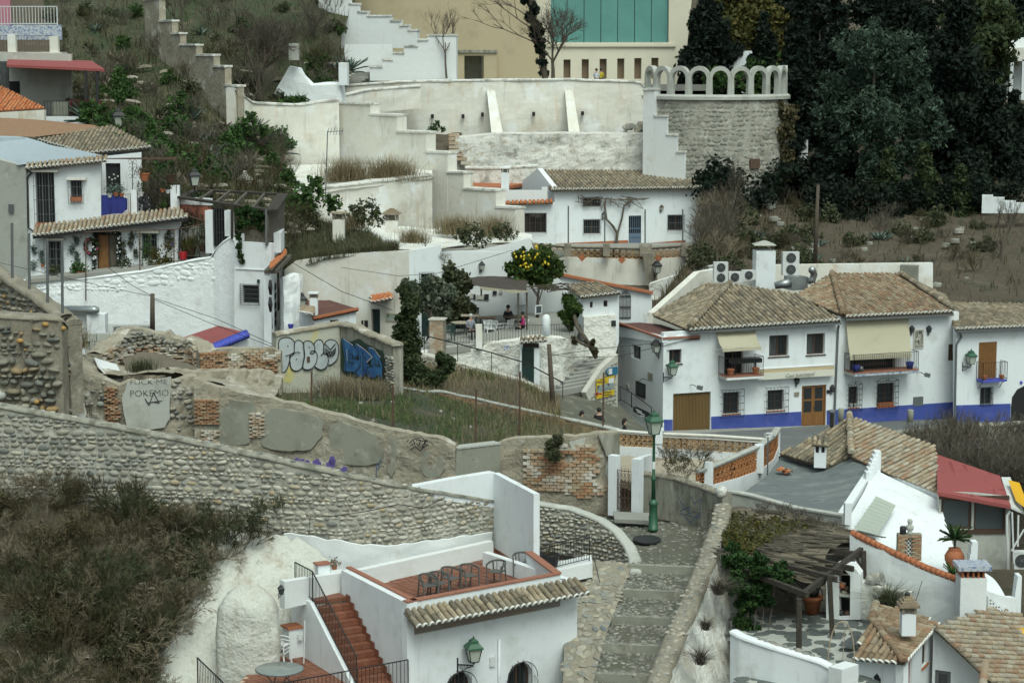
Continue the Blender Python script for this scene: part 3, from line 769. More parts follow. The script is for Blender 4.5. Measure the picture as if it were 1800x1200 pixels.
class Patch:
 """ground sheet through rows of measured points"""
 def __init__(s,rows,px=True):
  rows=[[A(*p)if px else V(p)for p in r]for r in rows];k=max(len(r)for r in rows)
  s.G=[[s.lin(r,j/(k-1))for j in range(k)]for r in rows]
 @staticmethod
 def lin(r,t):
  x=t*(len(r)-1);i=min(int(x),len(r)-2);return r[i].lerp(r[i+1],x-i)
 @staticmethod
 def cr(r,t):
  x=t*(len(r)-1);i=min(int(x),len(r)-2);x-=i;p=[r[max(i-1,0)],r[i],r[i+1],r[min(i+2,len(r)-1)]]
  return .5*((2*p[1])+(p[2]-p[0])*x+(2*p[0]-5*p[1]+4*p[2]-p[3])*x*x+(3*p[1]-p[0]-3*p[2]+p[3])*x**3)
 def at(s,u,v):return s.cr([s.cr(r,u)for r in s.G],v)
 def Xa(s,name,mk,nu=40,nv=30,amp=.15,sc=.6,kind='structure',parent=None,label=None):
  m=MB();rows=[]
  for j in range(nv+1):
   rw=[]
   for i in range(nu+1):
    p=s.at(i/nu,j/nv);q=noise.noise(p*sc)+.5*noise.noise(p*sc*2.3)+.3*noise.noise(p*sc*5);p.z+=amp*q;p.y+=amp*q*.5
    rw.append(p)
   rows.append(rw)
  m.grid(rows);return m.Xa(name,MT[mk],parent,True,label,kind)
 def pts(s,n,u=(0,1),v=(0,1),f=None):
  out=[]
  while len(out)<n:
   a,b=ru(*u),ru(*v)
   if f and rnd()>f(a,b):continue
   out.append(s.at(a,b))
  return out
  # SETTING: base terrain
gb=MB();rows=[]
prof=[(20,4),(50,7),(60,8),(75,8.6),(90,8.8),(105,8.6),(114,8.8),(120,11),(135,13.5),(146,14.8),(155,17),(165,21),(180,25.5),(205,27),(260,45),(400,90)]
for Yv,zv in prof:
 rows.append([V((X,Yv,zv+.5*noise.noise(V((X*.05,Yv*.05,0)))))for X in range(-240,241,16)])
gb.grid(rows);gb.Xa('ground','soil',None,True,None,'structure')
def lin(pts):
 """piecewise line y(x) from measured points"""
 def f(x):
  if x<=pts[0][0]:return pts[0][1]
  for(a,b),(c,d)in zip(pts,pts[1:]):
   if x<=c:return b+(d-b)*(x-a)/(c-a)
  return pts[-1][1]
 return f
def under(rib,line,sign=1):
 """pieces only where the spot lies above (sign 1) or below (-1) a measured line"""
 f=lin(line)
 def g(u,z):
  px,py,_=proj(rib.w(u,z));return(py<f(px))if sign>0 else(py>f(px))
 return g
 # cobble wall that climbs behind the terrace, with its cap
top=[(-40,708,72),(0,716,72),(180,748,71.5),(345,780,71),(500,813,70.3),(600,835,69.9),(715,858,70.8),(867,882,73.3)]
foot=[(-40,930),(0,930),(180,940),(345,985),(500,1040),(600,1040),(715,1005),(867,972)]
W1=rib_px([p[:2]for p in top],[p[2]for p in top],botpx=foot)
T=Xb('cobble_wall','long cobblestone wall with rounded mortar cap climbing past the terracotta terrace','wall',W1.w(4,W1.zb[2]))
W1.wall(.45,.5,8,.06,1.2).Xa('wall_body','mortar_grey',T)
bl=[(-40,890),(150,900),(300,915),(430,930),(540,938),(600,950),(690,958),(800,942),(867,932)]
Xh('stone','small_stones',Xn('stone_pale'),Xk(W1,.16,1.1,2.1,.075,.10,lambda u,z:under(W1,bl)(u,z)and W1.w(u,z).x>-12.5),T,200)
Xh('stone','small_stones',Xn('stone'),Xk(W1,.175,1.1,2.1,.08,.10,lambda u,z:under(W1,bl)(u,z)and W1.w(u,z).x<=-12.5),T,100)
W1.cap(.5,.10,.07,du=.3,amp=.04).Xa('coping','cement_dark',T,True)
cm=[]
u=.2
while u<W1.L-3.3:
 z=W1.zr(u)[1];n=W1.n(u);cm.append(mtx(W1.t(u)*ru(.16,.3),UP*.06,-n*ru(.14,.22),W1.w(u,z+.09,-.10+ru(-.12,.1))));u+=ru(.22,.5)
Xh('coping_stone','coping_stones',Xn('stone'),cm,T,60)
ledge=Rib([Z(500,1022,12.9),Z(642,1000,12.75),Z(867,951,12.72)],[12.0,12.0,12.0])
ledge.wall(.28,.5,3,.03,1.5).Xa('plinth','white_pale',T,True)
band=Rib([A(500,938,70.1),A(540,940,69.95),A(600,952,69.75),A(690,960,70.1),A(800,944,71.9),A(866,934,73.1)],[12.2]*6)
for i,p in enumerate(band.P):band.P[i]=p+W1.n(10)*.07
band.wall(.06,.25,8,.05,2.0,.10).Xa('limewash_band','white_pale',T,True)
# terrace house in the foreground
zP,zF=13.0,12.15
Fp,Lp,Rp,Bp=Z(715,1057,zP),Z(597,997,zP),Z(985,1007,zP),Z(867,968,zF)
front,left=Fac(Fp,Rp),Fac(Lp,Fp)
T=Xb('terrace_house','white flat roofed house with terracotta terrace on top and rounded tile eave','house',V((Fp.x+2,Fp.y+2,8.5)))
t_,n_=front.t,front.n
uR=(Rp-Fp).dot(t_)
wr=[front.Xj(783,1180,830,1240),front.Xj(892,1163,936,1240)]
def arch_hole(r,n=8):
 u0,u1,z0,z1=r;c,h=(u0+u1)/2,(u1-u0)/2
 return[(u0,z0),(u1,z0)]+[(c+h*cos(pi*k/n),z1-h+h*sin(pi*k/n))for k in range(n+1)]
uRR=front.uz(1004,1100)[0]
Xr(T,front,[(0,8.4),(uRR,8.4),(uRR,12.68),(0,12.68)],[arch_hole(r)for r in wr],'white',.3,px=False)
Xr(T,left,[(left.uz(*(600,1000))[0],8.4),(left.L,8.4),(left.L,zP-.05),(left.uz(600,1000)[0],zP-.05)],[],'white',.25,px=False)
sideR=Fac(front.w(uRR,0),front.w(uRR,0)-n_*5)
Xr(T,sideR,[(0,8.4),(5,8.4),(5,12.65),(0,12.65)],[],'white',.25,px=False)
m=MB()
fl=MB().Xe([V((p.x,p.y,zF-.25))for p in(Fp,Rp,Bp+V((.5,.4,0)),Lp+V((1.2,1.2,0)))],(0,0,.24)).Xa('terrace_floor','grout',T)
tm=MB().Xe([V((-.5,-.5,0)),V((.5,-.5,0)),V((.5,.5,0)),V((-.5,.5,0))],(0,0,1)).mesh('floor_tile',MT['cotto'])
poly2=[((p-Fp).dot(t_),(p-Fp).dot(-n_))for p in(Fp,Rp,Bp+V((.3,.2,0)),Lp+V((.9,.9,0)))]
mats=[]
for i in range(-6,24):
 for j in range(0,26):
  u,v=i*.30+.15,j*.30+.15;rg=clip_range(poly2,u)
  if rg and rg[0]+.1<v<rg[1]:mats.append(mtx(t_*.274,-n_*.272,UP*ru(.012,.017),V((Fp.x,Fp.y,zF-.006))+t_*u-n_*v))
Xh('floor_tile','floor_tiles',[tm],mats,fl,300)
def parapet(a,b,z0,th=.22,cop=True,mk='white',nm='parapet',ztop=zP):
 f=Fac(a,b);L=(V((b.x,b.y,0))-V((a.x,a.y,0))).length
 o=MB().Xe([f.w(0,z0,0),f.w(L,z0,0),f.w(L,z0,-th),f.w(0,z0,-th)],(0,0,ztop-.04-z0)).Xa(nm,MT[mk],T)
 if cop:
  k=max(1,int(L/.3));c=MB()
  for i in range(k):c.Xe([f.w(L*i/k+.004,ztop-.04,.03),f.w(L*(i+1)/k-.004,ztop-.04,.03),f.w(L*(i+1)/k-.004,ztop-.04,-th-.03),f.w(L*i/k+.004,ztop-.04,-th-.03)],(0,0,.045))
  c.Xa('coping','cotto_coping',o)
 return o
parapet(Fp+n_*.002,Rp+n_*.002,12.69,.2,True,'white')
parapet(Fp-left.n*.25+left.n*.002,Lp-left.n*.25,zF,.0+.12)
RB=Z(934,969,zP)
f=Fac(Rp,RB);MB().Xe([f.w(0,12.68,.0),f.w(f.L,12.68,.0),f.w(f.L,12.68,.2),f.w(0,12.68,.2)],(0,0,.30)).Xa('parapet','white',T)
c=MB();k=9
for i in range(k):c.Xe([f.w(f.L*i/k,12.981,-.04),f.w(f.L*(i+1)/k-.006,12.981,-.04),f.w(f.L*(i+1)/k-.006,12.981,.24),f.w(f.L*i/k,12.981,.24)],(0,0,.045))
c.Xa('coping','cotto_coping',T)
MB().Xe([f.w(0,zF,.0),f.w(f.L,zF,.0),f.w(f.L,zF,.2),f.w(0,zF,.2)],(0,0,.54)).Xa('parapet_base','white',T)
Bt,Et=A(867,830,73.4),A(938,868,69.6)
sw=Fac(V((Bp.x,Bp.y,0)),V((Et.x,Et.y,0)))
tw_=MB().Xe([V((Bp.x,Bp.y,zF)),V((Et.x,Et.y,zF)),V((Et.x,Et.y,Et.z)),V((Bp.x,Bp.y,Bt.z))],-sw.n*.22)
tw_.Xa('tall_wall','white',T)
bw=Fac(A(715,857,70.9),V((Bp.x,Bp.y,0)))
MB().Xd([bw.uz(708,868),bw.uz(870,892),bw.uz(868,829),bw.uz(800,840),bw.uz(715,856)],[],bw,.06,.34).Xa('raking_wall','white',T)
sk=MB();bk=Fac(Z(642,1013,zF),Bp)
k=18
for i in range(k):a,b=bk.L*i/k,bk.L*(i+1)/k-.012;sk.Xe([bk.w(a,zF,.30),bk.w(b,zF,.30),bk.w(b,zF,.27),bk.w(a,zF,.27)],(0,0,.15))
k=14
for i in range(k):a,b=sw.L*i/k,sw.L*(i+1)/k-.012;sk.Xe([sw.w(a,zF,.03),sw.w(b,zF,.03),sw.w(b,zF,.004),sw.w(a,zF,.004)],(0,0,.15))
sk.Xa('skirting','cotto',fl,kind='stuff')
e0,e1=front.w(-.12,12.36,.66),front.w(uRR+.22,12.36,.66)
Xi(T,[e0,e1,front.w(uRR+.22,12.70,.02),front.w(-.12,12.70,.02)],.235,.40,'tile',200,.05,arch=.5)
for r in wr:
 u0,u1,z0,z1=r;wn=Xs(T,front,(u0,u1,z0,z1),.22,'wood_brown',1,0,pane='pane')
 gm=MB();c,h=(u0+u1)/2,(u1-u0)/2+.10
 for k in range(6):
  q=-1+2*k/5;zt=z1-h+h*math.sqrt(max(0,1-q*q))+.08
  gm.Xf([front.w(c+q*h,z0-.3,.16),front.w(c+q*h,zt-.12,.16),front.w(c+q*h*.9,zt,.03)],.012,4)
 gm.Xf([front.w(c+h*cos(a),z1-h+h*sin(a)+.05,.16)for a in[pi*k/10 for k in range(11)]],.014,4)
 gm.Xa('window_grille','iron',T)
pf=front.Xj(872,1120,880,1260)
m=MB();p=front.uz(876,1122);m.Xf([front.w(p[0],p[1],.05),front.w(p[0],8.6,.05)],.045,8);m.Xa('drain_pipe','white',T,True)
r=front.Xj(860,1153,869,1170);MB().Xc(front,r,.06,.058).Xa('junction_box','white_plastic',T)
dS=(Fp-Lp);dS.z=0;dS=dS.normalized();wS=left.n*1.15
S0=V((Lp.x,Lp.y,0))+left.n*.02+dS*.55
ST=Xb('tiled_stair','red tiled outdoor stair descending beside the white terrace house','stairs',S0+V((0,0,10)))
lm=MB().Xe([V((q.x,q.y,zF-.12))for q in(S0-dS*1.5,S0,S0+wS,S0+wS-dS*1.5)],(0,0,.12)).Xa('landing','cotto',ST)
NST=11;rise,tread=.185,.30
stp=MB();box_=MB().Xe([V((0,0,-1)),V((1,0,-1)),V((1,1,-1)),V((0,1,-1))],(0,0,1))
for k in range(NST):
 z=zF-rise*(k+1);a=S0+dS*tread*k
 o=MB().Xe([V((q.x,q.y,z-.9))for q in(a,a+dS*tread,a+wS+dS*tread,a+wS)],(0,0,.875)).Xa('step','cotto',ST)
 tl_=MB()
 for i in range(4):
  p0,p1=a+wS*(i/4+.006),a+wS*((i+1)/4-.006)
  tl_.Xe([V((q.x,q.y,z-.025))for q in(p0+dS*.01,p0+dS*(tread+.02),p1+dS*(tread+.02),p1+dS*.01)],(0,0,.028))
  tl_.Xe([V((q.x,q.y,z-rise+.03))for q in(p0+dS*(tread+.0),p0+dS*(tread+.014),p1+dS*(tread+.014),p1+dS*(tread+.0))],(0,0,rise-.06))
 tl_.Xa('step_tiles','cotto',o,kind='stuff')
 MB().Xe([V((q.x,q.y,z))for q in(a+left.n*.006,a+dS*tread+left.n*.006,a+dS*tread+left.n*.022,a+left.n*.022)],(0,0,.28)).Xa('skirting','cotto',ST)
so=S0+wS+left.n*.004
MB().Xe([V((so.x,so.y,9.6)),V((so+dS*tread*NST).to_tuple()[:2]+(9.6,)),V((so+dS*tread*NST).to_tuple()[:2]+(zF-rise*NST+.02,)),V((so.x,so.y,zF-.02)),V((so-dS*1.5).to_tuple()[:2]+(zF-.02,)),V((so-dS*1.5).to_tuple()[:2]+(9.6,))],left.n*.16).Xa('stringer_wall','white',ST)
q0=so-dS*1.4+left.n*.05;q0.z=zF;q1=so+left.n*.05;q1.z=zF+.0;q2=so+dS*tread*NST+left.n*.05;q2.z=zF-rise*NST+.05
rl=Xq([q0,q1,q2],1.0,.125,.018);rl.name='stair_railing';tag(rl,'black iron railing slanting down the red tiled stair','railing')
pp=Z(567,1040,zF)
pl=Xb('gate_pillar','short white pillar with terracotta top at the head of the red stair','pillar',pp)
MB().box(pp,.42,.3,.95,.5).Xa('shaft','white',pl);MB().box(pp+V((0,0,.952)),.5,.38,.05,.5).Xa('coping','cotto_coping',pl)
pw=Z(592,1035,zF);MB().box(pw,.5,.3,.62,.6).Xa('low_wall','white',pl)
P0=Z(588,1000,zF+.62)
bp=Xb('potted_plant','small withered plant on the low white wall beside the stair head','plant',P0)
MB().Xg(P0,[(.07,0),(.10,.14)],8).Xa('pot','terracotta',bp)
pt=np.random.normal(size=(60,3))*.09+np.array(P0+V((0,0,.22)));v,f_=Xv(pt,.06);Xw('leaves',v,f_,MT['agave_dead'],bp)
cy=[Z(430,1175,10.15),Z(700,1290,10.15),Z(600,1140,10.15),Z(512,1140,10.15)]
cyp=MB().Xe([Z(380,1250,10.0),Z(760,1260,10.0),Z(690,1150,10.0),Z(500,1125,10.0)],(0,0,.15)).Xa('courtyard_floor','grout',None,kind='structure')
o0=Z(570,1190,10.15);mats=[]
cp2=[((p-o0).dot(t_),(p-o0).dot(-n_))for p in(Z(380,1250,10.15),Z(760,1260,10.15),Z(690,1150,10.15),Z(500,1125,10.15))]
for i in range(-24,24):
 for j in range(-14,24):
  u,v=i*.3,j*.3;rg=clip_range(cp2,u)
  if rg and rg[0]<v<rg[1]:mats.append(mtx(t_*.285,-n_*.285,UP*ru(.010,.014),o0+t_*u-n_*v))
Xh('floor_tile','floor_tiles',[tm],mats,cyp,250)
cb=Z(517,1152,10.16)
k=Xb('barbecue_cupboard','white masonry cupboard with terracotta lid under the stair wall','cupboard',cb)
MB().box(cb,.58,.5,.98,.55).Xa('body','white',k);MB().box(cb+V((0,0,.982)),.68,.6,.06,.55).Xa('lid','terracotta',k);MB().box(cb+V((.24,-.28,.62)),.16,.05,.18,.55).Xa('switch_box','white_plastic',k)
b0=Z(534,1165,10.16);tag(MB().Xf([b0,A(536,1090,b0.y+.05)],.022,6).Xa('broom_pole','white_plastic'),'thin white pole leaning by the white masonry cupboard','pole')
def monobloc(name,label,loc,rz,mk,group=None,stack=1,s=1.0):
 """resin garden chair: seat, slatted back, arms, four legs"""
 T=Xb(name,label,'chair',loc,group);cz,sz=cos(rz),sin(rz)
 def L(x,y,z):return V(loc)+V((x*cz-y*sz,x*sz+y*cz,z))*s
 M=MT[mk]
 for q in range(stack):
  h=q*.12
  MB().Xe([L(-.22,-.22,.42+h),L(.22,-.22,.42+h),L(.20,.22,.42+h),L(-.20,.22,.42+h)],(0,0,.03)).Xa('seat',M,T)
  m=MB()
  for k in range(6):x=-.17+.068*k;m.bar(L(x,.22,.45+h),L(x*1.05,.33,.84+h),.04*s,.015*s)
  m.bar(L(-.21,.325,.83+h),L(.21,.325,.83+h),.06*s,.025*s);m.bar(L(-.21,.22,.45+h),L(-.21,.33,.86+h),.05*s,.03*s);m.bar(L(.21,.22,.45+h),L(.21,.33,.86+h),.05*s,.03*s)
  m.Xa('backrest',M,T)
  for sx in(-1,1):
   MB().Xf([L(sx*.21,.28,.66+h),L(sx*.27,.05,.66+h),L(sx*.26,-.22,.63+h),L(sx*.25,-.24,.44+h)],.024*s,5).Xa('armrest',M,T)
 for sx,sy in((-1,-1),(1,-1),(1,1),(-1,1)):
  MB().bar(L(sx*.26,sy*.27,0),L(sx*.21,sy*.20,.43),.05*s,.03*s).Xa('leg',M,T)
 return T
monobloc('plastic_chair','white plastic chairs stacked beside the white masonry cupboard',Z(494,1168,10.16),1.2,'white_plastic',None,3)
tb=Z(492,1216,10.16)
k=Xb('glass_table','round glass topped garden table below the terrace stair','table',tb)
MB().Xg(tb+V((0,0,.74)),[(.0,0),(.72,0),(.74,.015),(.72,.03),(0,.03)],28).Xa('tabletop',mat('frosted table glass',(.20,.23,.22),.15),k,True)
MB().Xg(tb+V((0,0,.72)),[(.70,0),(.755,0),(.755,.035),(.745,.035)],28).Xa('rim','irongrey',k)
for a in range(4):
 ang=a*1.571+.6;MB().Xf([tb+V((cos(ang)*.5,sin(ang)*.5,0)),tb+V((cos(ang)*.28,sin(ang)*.28,.4)),tb+V((cos(ang)*.55,sin(ang)*.55,.73))],.02,6).Xa('leg','irongrey',k)
a,b=front.w(-.02,10.16,.08),Z(470,1300,10.16)
b=V((A(480,1200,60.6).x,60.6,10.16))
rl=Xq([a,a.lerp(b,.5),b],1.02,.13,.018);rl.name='courtyard_railing';tag(rl,'black iron railing at the foot of the red stair along the frame edge','railing')
a,b=A(348,1210,63.0),A(400,1262,61.2)
rl=Xq([a,b],1.0,.12,.018);rl.name='steps_railing';tag(rl,'black iron handrail slanting down beside the white lumpy outcrop','railing')
def lantern(base,s,parent,roofm='green_lamp',glassm='lampglass',framem='green_lamp'):
 """four sided tapered lantern, base = underside of the glass"""
 b=V(base);lo,hi,h=.13*s,.21*s,.42*s
 c=lambda r,z:[b+V((cos(a)*r*1.414,sin(a)*r*1.414,z))for a in[R(45+90*k+20)for k in range(4)]]
 L0,L1=c(lo,0),c(hi,h)
 g=MB();k0=[c(lo*.94,.01),c(hi*.94,h-.01)]
 g.v+=k0[0]+k0[1];g.f+=[(i,(i+1)%4,4+(i+1)%4,4+i)for i in range(4)]+[(3,2,1,0),(4,5,6,7)]
 g.Xa('lamp_glass',MT[glassm],parent)
 f=MB()
 for i in range(4):
  f.bar(L0[i],L1[i],.022*s);f.bar(L0[i],L0[(i+1)%4],.03*s);f.bar(L1[i],L1[(i+1)%4],.03*s)
 f.Xf([b-UP*.10*s,b-UP*.04*s,b],[.03*s,.06*s,lo*.9],8);f.Xa('lamp_frame',MT[framem],parent)
 r=MB();lv=[(hi*1.22,h),(hi*1.18,h+.05*s),(hi*.72,h+.17*s),(hi*.62,h+.18*s),(hi*.58,h+.25*s),(hi*.25,h+.31*s),(.03*s,h+.33*s)]
 q0=len(r.v)
 for rr,z in lv:r.v+=c(rr,z)
 for i in range(len(lv)-1):
  for j in range(4):a_=i*4+j;b_=i*4+(j+1)%4;r.f.append((a_,b_,b_+4,a_+4))
 r.f+=[(3,2,1,0)];r.Xg(b+UP*(h+.32*s),[(.02*s,0),(.035*s,.03*s),(.012*s,.07*s),(.0,.12*s)],6)
 r.Xa('lamp_roof',MT[roofm],parent)
def Xp(label,fac,px,py,s=1.0,arm=.5,side=-1,roofm='green_lamp',framem='iron',group=None,along=True,name='wall_lantern',glassm='lampglass'):
 """lantern standing on the end of a scroll bracket; (px,py) = bracket root on the wall"""
 u,z=fac.uz(px,py);T=Xb(name,label,'lamp',fac.w(u,z),group);m=MB()
 d=fac.n*.75+fac.t*side*.66 if along else fac.n;d=d.normalized()
 r0=fac.w(u,z,.01);e=r0+d*arm*s
 m.bar(r0-UP*.28*s,r0+UP*.22*s,.05*s,.02*s);m.bar(r0,e,.035*s)
 m.Xf([r0-UP*.24*s,r0+d*arm*.3*s-UP*.2*s,r0+d*arm*.6*s-UP*.09*s,e-UP*.02],.014*s,5)
 for q in(.25,.5,.72):
  c=r0+d*arm*q*s-UP*.075*s*(1.3-q);m.Xf([c+d*.05*s*cos(a)+UP*.05*s*sin(a)for a in[k*1.05 for k in range(7)]],.010*s,4)
 m.Xa('bracket',MT[framem],T);lantern(e+UP*.14*s,s,T,roofm,glassm,framem)
 return T
Xp('large green roofed lantern on black scroll bracket beside the arched windows',front,804,1167,1.0,.52,1)
Wn=W1
for(px,py,lb)in((651,892,'small black lantern on the cobble wall over the middle of the terrace'),(779,872,'small black lantern on the cobble wall near the white raking wall')):
 f_=Fac(W1.pt(W1.L*.6),W1.pt(W1.L))if px>700 else Fac(W1.pt(W1.L*.55),W1.pt(W1.L*.85));Xp(lb,f_,px,py+4,.42,.3,1,'iron','iron','black lanterns on the cobble wall',glassm='acgrille')
m=MB();m.Xf([W1.w(u_,z_,.12)for u_,z_ in[Fac.uz(f_,x,y)and(0,0)for x,y in[]]]or[A(543,940,69.6),A(545,908,69.6),A(590,906,69.4),A(640,899,69.5),A(660,895,69.7),A(700,886,70.3),A(745,893,71.1),A(778,876,71.6)],.014,4)
tag(m.Xa('lamp_cable','wire'),'thin cable looping between the two lanterns on the cobble wall','cable')
def armchair(loc,rz,label,first=None):
 T=Xb('terrace_chair',label,'chair',loc,'grey armchairs on the terracotta terrace');M=MT['grey_chair']
 def L(x,y,z):return V(loc)+V((x,y,z))
 MB().Xe([L(-.23,-.23,.43),L(.23,-.23,.43),L(.22,.22,.43),L(-.22,.22,.43)],(0,0,.025)).Xa('seat',M,T)
 arc=[L(.31*sin(a),-.20+.50*max(0,1-abs(a/1.9)**2.2),.655+.10*max(0,cos(a*.8)))for a in[-1.9+3.8*k/12 for k in range(13)]]
 m=MB()
 for p,q in zip(arc,arc[1:]):m.bar(p,q,.035,.06)
 m.Xa('back_rail',M,T)
 m=MB()
 for k in(-1,1):m.bar(L(k*.10,.22,.45),L(k*.13,.285,.74),.03,.03)
 m.Xa('back_post',M,T)
 for sx in(-1,1):
  MB().bar(L(sx*.25,-.27,0),L(sx*.27,-.21,.67),.04,.035).Xa('leg',M,T);MB().bar(L(sx*.22,.28,0),L(sx*.22,.17,.70),.04,.035).Xa('leg',M,T)
 T.rotation_euler.z=rz
 return T
ch=armchair(Z(752,1051,zF),.5,'low grey armchair at the near corner of the terrace, lowest of the row')
for px,py,rz,lb in((770,1047,.9,'grey armchair behind the lowest chair, second along the terrace parapet'),(792,1038,.75,'grey armchair third along the terrace parapet, turned aside'),(824,1033,.55,'grey armchair in the middle of the terrace with its back to the wall'),(873,1026,-.45,'grey armchair fifth along the parapet beside a wide gap'),(917,1012,-.1,'grey armchair set apart near the tall white wall')):
 place(ch,Z(px,py,zF),lb,rz)
 # whitewashed outcrop and dry bank
BK=Patch([[(-80,860,72.0),(150,885,71.0),(300,925,70.4),(440,975,69.9)],[(-80,980,68.6),(150,1000,67.6),(290,1035,67.6),(340,1070,67.6)],[(-80,1100,64.6),(120,1110,64.8),(230,1125,65.2),(280,1140,65.8)],[(-80,1290,60.5),(100,1290,61),(200,1290,62),(240,1290,63)]])
BK.Xa('bank','soil',60,44,.22,.9)
T=Xb('whitewashed_outcrop','lumpy whitewashed rock face with rounded buttress beside the dark bank','wall',A(420,1200,65))
OC=Patch([[(370,925,70.3),(450,935,70.1),(520,950,69.8),(580,985,69.6)],[(330,1010,68.8),(420,1020,68.4),(500,1030,68.6),(570,1060,69.0)],[(255,1100,66.8),(360,1110,66.6),(450,1100,67.2),(540,1110,68.2)],[(180,1290,63.6),(330,1280,64.4),(470,1270,65.4),(560,1240,66.6)]])
OC.Xa('rock_face','cave',60,60,.2,1.6,None,T)
rows=[]
for k in range(15):
 t=k/14;rw=[]
 for j in range(17):
  a=pi*j/16;q=1-max(0,(t-.72)/.28)**2.2*.75
  c=A(437,1230-205*t,65.6);x=-cos(a)*1.02*(q if t>.72 else 1);y=-(sin(a)**.55)*.62*q
  p=c+V((x,y,0));p+=V((0,-.05,0))+V(noise.noise_vector(p*1.5))*.1;rw.append(p)
 rows.append(rw)
m=MB();m.grid(rows);m.face(*rows[-1]);m.Xa('buttress','cave',T,True)
fb=Fac(A(470,1050,64.9),A(500,1050,65.2));Xp('small black lantern at the right edge of the rounded white buttress',fb,489,1046,.4,.25,1,'iron','iron',glassm='acgrille')
# stepped cobble path
PZ=[(993,11.75),(1037,11.35),(1083,10.95),(1132,10.55),(1183,10.15)]
LX=[1113,1100,1082,1059,1037];RX=[1212,1200,1184,1164,1136]
pm=MB();PT=link('cobble_path',None,None,A(1150,990,73));tag(PT,kind='structure')
rw=[[A(1060,905,80.5),A(1150,915,80),A(1270,915,78)],[A(1075,935,77.5),A(1150,934,77),A(1245,945,76.2)],[Z(1108,993,11.75),Z(1160,995,11.75),Z(1222,998,11.75)]]
def tread(r0,r1,n):return Patch([r0,r1],False)
segs=[Patch(rw,False)]
for i in range(5):
 y,z=PZ[i];a,b=Z(LX[i]-8,y,z),Z(RX[i]+12,y+5,z);dn=V((0,-.16,0))
 MB().Xe([V((a.x,a.y,z-.6)),V((b.x,b.y,z-.6)),V((b.x,b.y,z-.6))-dn*1.6,V((a.x,a.y,z-.6))-dn*1.6],(0,0,.6+.02)).rough(.012,3).Xa('step_kerb','cement',PT)
 z1=z-.26
 if i<4:zn=PZ[i+1][1];c,d=Z(LX[i+1]-8,PZ[i+1][0],zn),Z(RX[i+1]+12,PZ[i+1][0]+5,zn)
 else:c,d=Z(1010,1245,9.75),Z(1100,1250,9.75)
 segs.append(Patch([[V((a.x,a.y+.02,z1)),V((b.x,b.y+.02,z1))],[c+V((0,.05,0)),d+V((0,.05,0))]],False))
peb=[]
for i,s in enumerate(segs):
 s.Xa('path_tread','cobblebed',16,10,.015,3,None,PT)
 for k in range(260 if i else 420):
  u,v=ru(.02,.98),ru(.02,.98);p=s.at(u,v);a=ru(0,3.14);q=ru(.06,.15);X=V((cos(a),sin(a),0));Yv=V((-X.y,X.x,0))
  peb.append(mtx(X*q*ru(1,1.7),UP*ru(.02,.045),-Yv*q,p+UP*.002))
Xh('pebble','pebbles',Xn('pebble'),peb,PT,240)
mh=A(1137,948,75.6);tag(MB().Xg(mh-UP*.02,[(.0,.0),(.52,0),(.52,.05),(.48,.062),(0,.06)],20).Xa('manhole_cover','iron',None),'round dark manhole cover set in the cobbles before the green lamp post','manhole cover').rotation_euler.x=.06
FS=Patch([[(915,985,74),(1020,985,73.6),(1112,990,73.2)],[(960,1040,71),(1040,1045,70.6),(1094,1040,70.9)],[(990,1120,67.4),(1030,1120,67.2),(1064,1120,67.6)],[(985,1260,62),(1010,1260,62),(1030,1250,62.4)]])
fo=FS.Xa('flagstone_slope','mortar',24,30,.03,1)
ms=[]
for k in range(620):
 u,v=ru(.02,.98),ru(.01,.93);p=FS.at(u,v);pu,pv=(FS.at(min(u+.03,1),v)-FS.at(max(u-.03,0),v)).normalized(),(FS.at(u,max(v-.02,0))-FS.at(u,min(v+.02,1))).normalized()
 if any((p-m_.translation).length<.23 for m_ in ms):continue
 a=ru(0,3.1);X=pu*cos(a)+pv*sin(a);Yv=(pv*cos(a)-pu*sin(a));q=ru(.19,.31)
 ms.append(mtx(X*q*ru(1,1.5),X.cross(Yv)*ru(.03,.06)if X.cross(Yv).z>0 else Yv.cross(X)*.05,Yv*q,p))
Xh('flagstone','flagstones',Xn('flag'),ms,fo,300)
CW=rib_px([(915,884,),(950,888),(1005,897),(1050,915),(1078,935),(1098,960),(1108,985),(1108,1010)],[76.5,76.3,76,75.4,74.8,74.2,73.4,72.6],zb=[11.6,11.4,11.3,11.2,11.1,11.0,10.9,10.9])
T=Xb('curved_cobble_wall','low curved cobble wall with smooth cap bending round to the stepped path','wall',CW.w(2,11))
CW.wall(.4,.3,6,.04,1.4).Xa('wall_body','mortar_grey',T);CW.cap(.44,.09,.05,du=.2,amp=.03).Xa('coping','cement_light',T,True)
Xh('stone','small_stones',Xn('stone_pale'),Xk(CW,.16,1.1,2.0,.10,.10),T,260)
b0,b1=A(932,1010,70.6),A(1036,985,72.2)
k=tag(MB().Xe([b0+V((-.2,-.35,-.5)),b1+V((0.1,-.35,-.5)),b1+V((.1,.9,-.5)),b0+V((-.2,.9,-.5))],(0,0,.5)).Xa('concrete_ledge','white_pale',None),'rough pale concrete ledge under the black iron balustrade','ledge')
rl=Xq([b0,b1],.92,.115,.017,extra=.9);rl.name='iron_balustrade';tag(rl,'black iron balustrade with scrolls between white house and curved cobble wall','railing')
MB().Xf([b1+V((-.02,0,.85)),b1+V((.33,-.9,-.55))],.018,5).Xa('stay','iron',rl)
m=MB()
for q in(.25,.5,.72):
 c=b0.lerp(b1,q)+UP*1.0;m.Xf([c+V((.2*cos(a),0,.10*sin(a)))for a in[k*.52 for k in range(7)]],.012,4)
m.Xa('scroll','iron',rl)
p=A(966,1000,71.6);k=Xb('plant_tub','black tub behind the iron balustrade','tub',p)
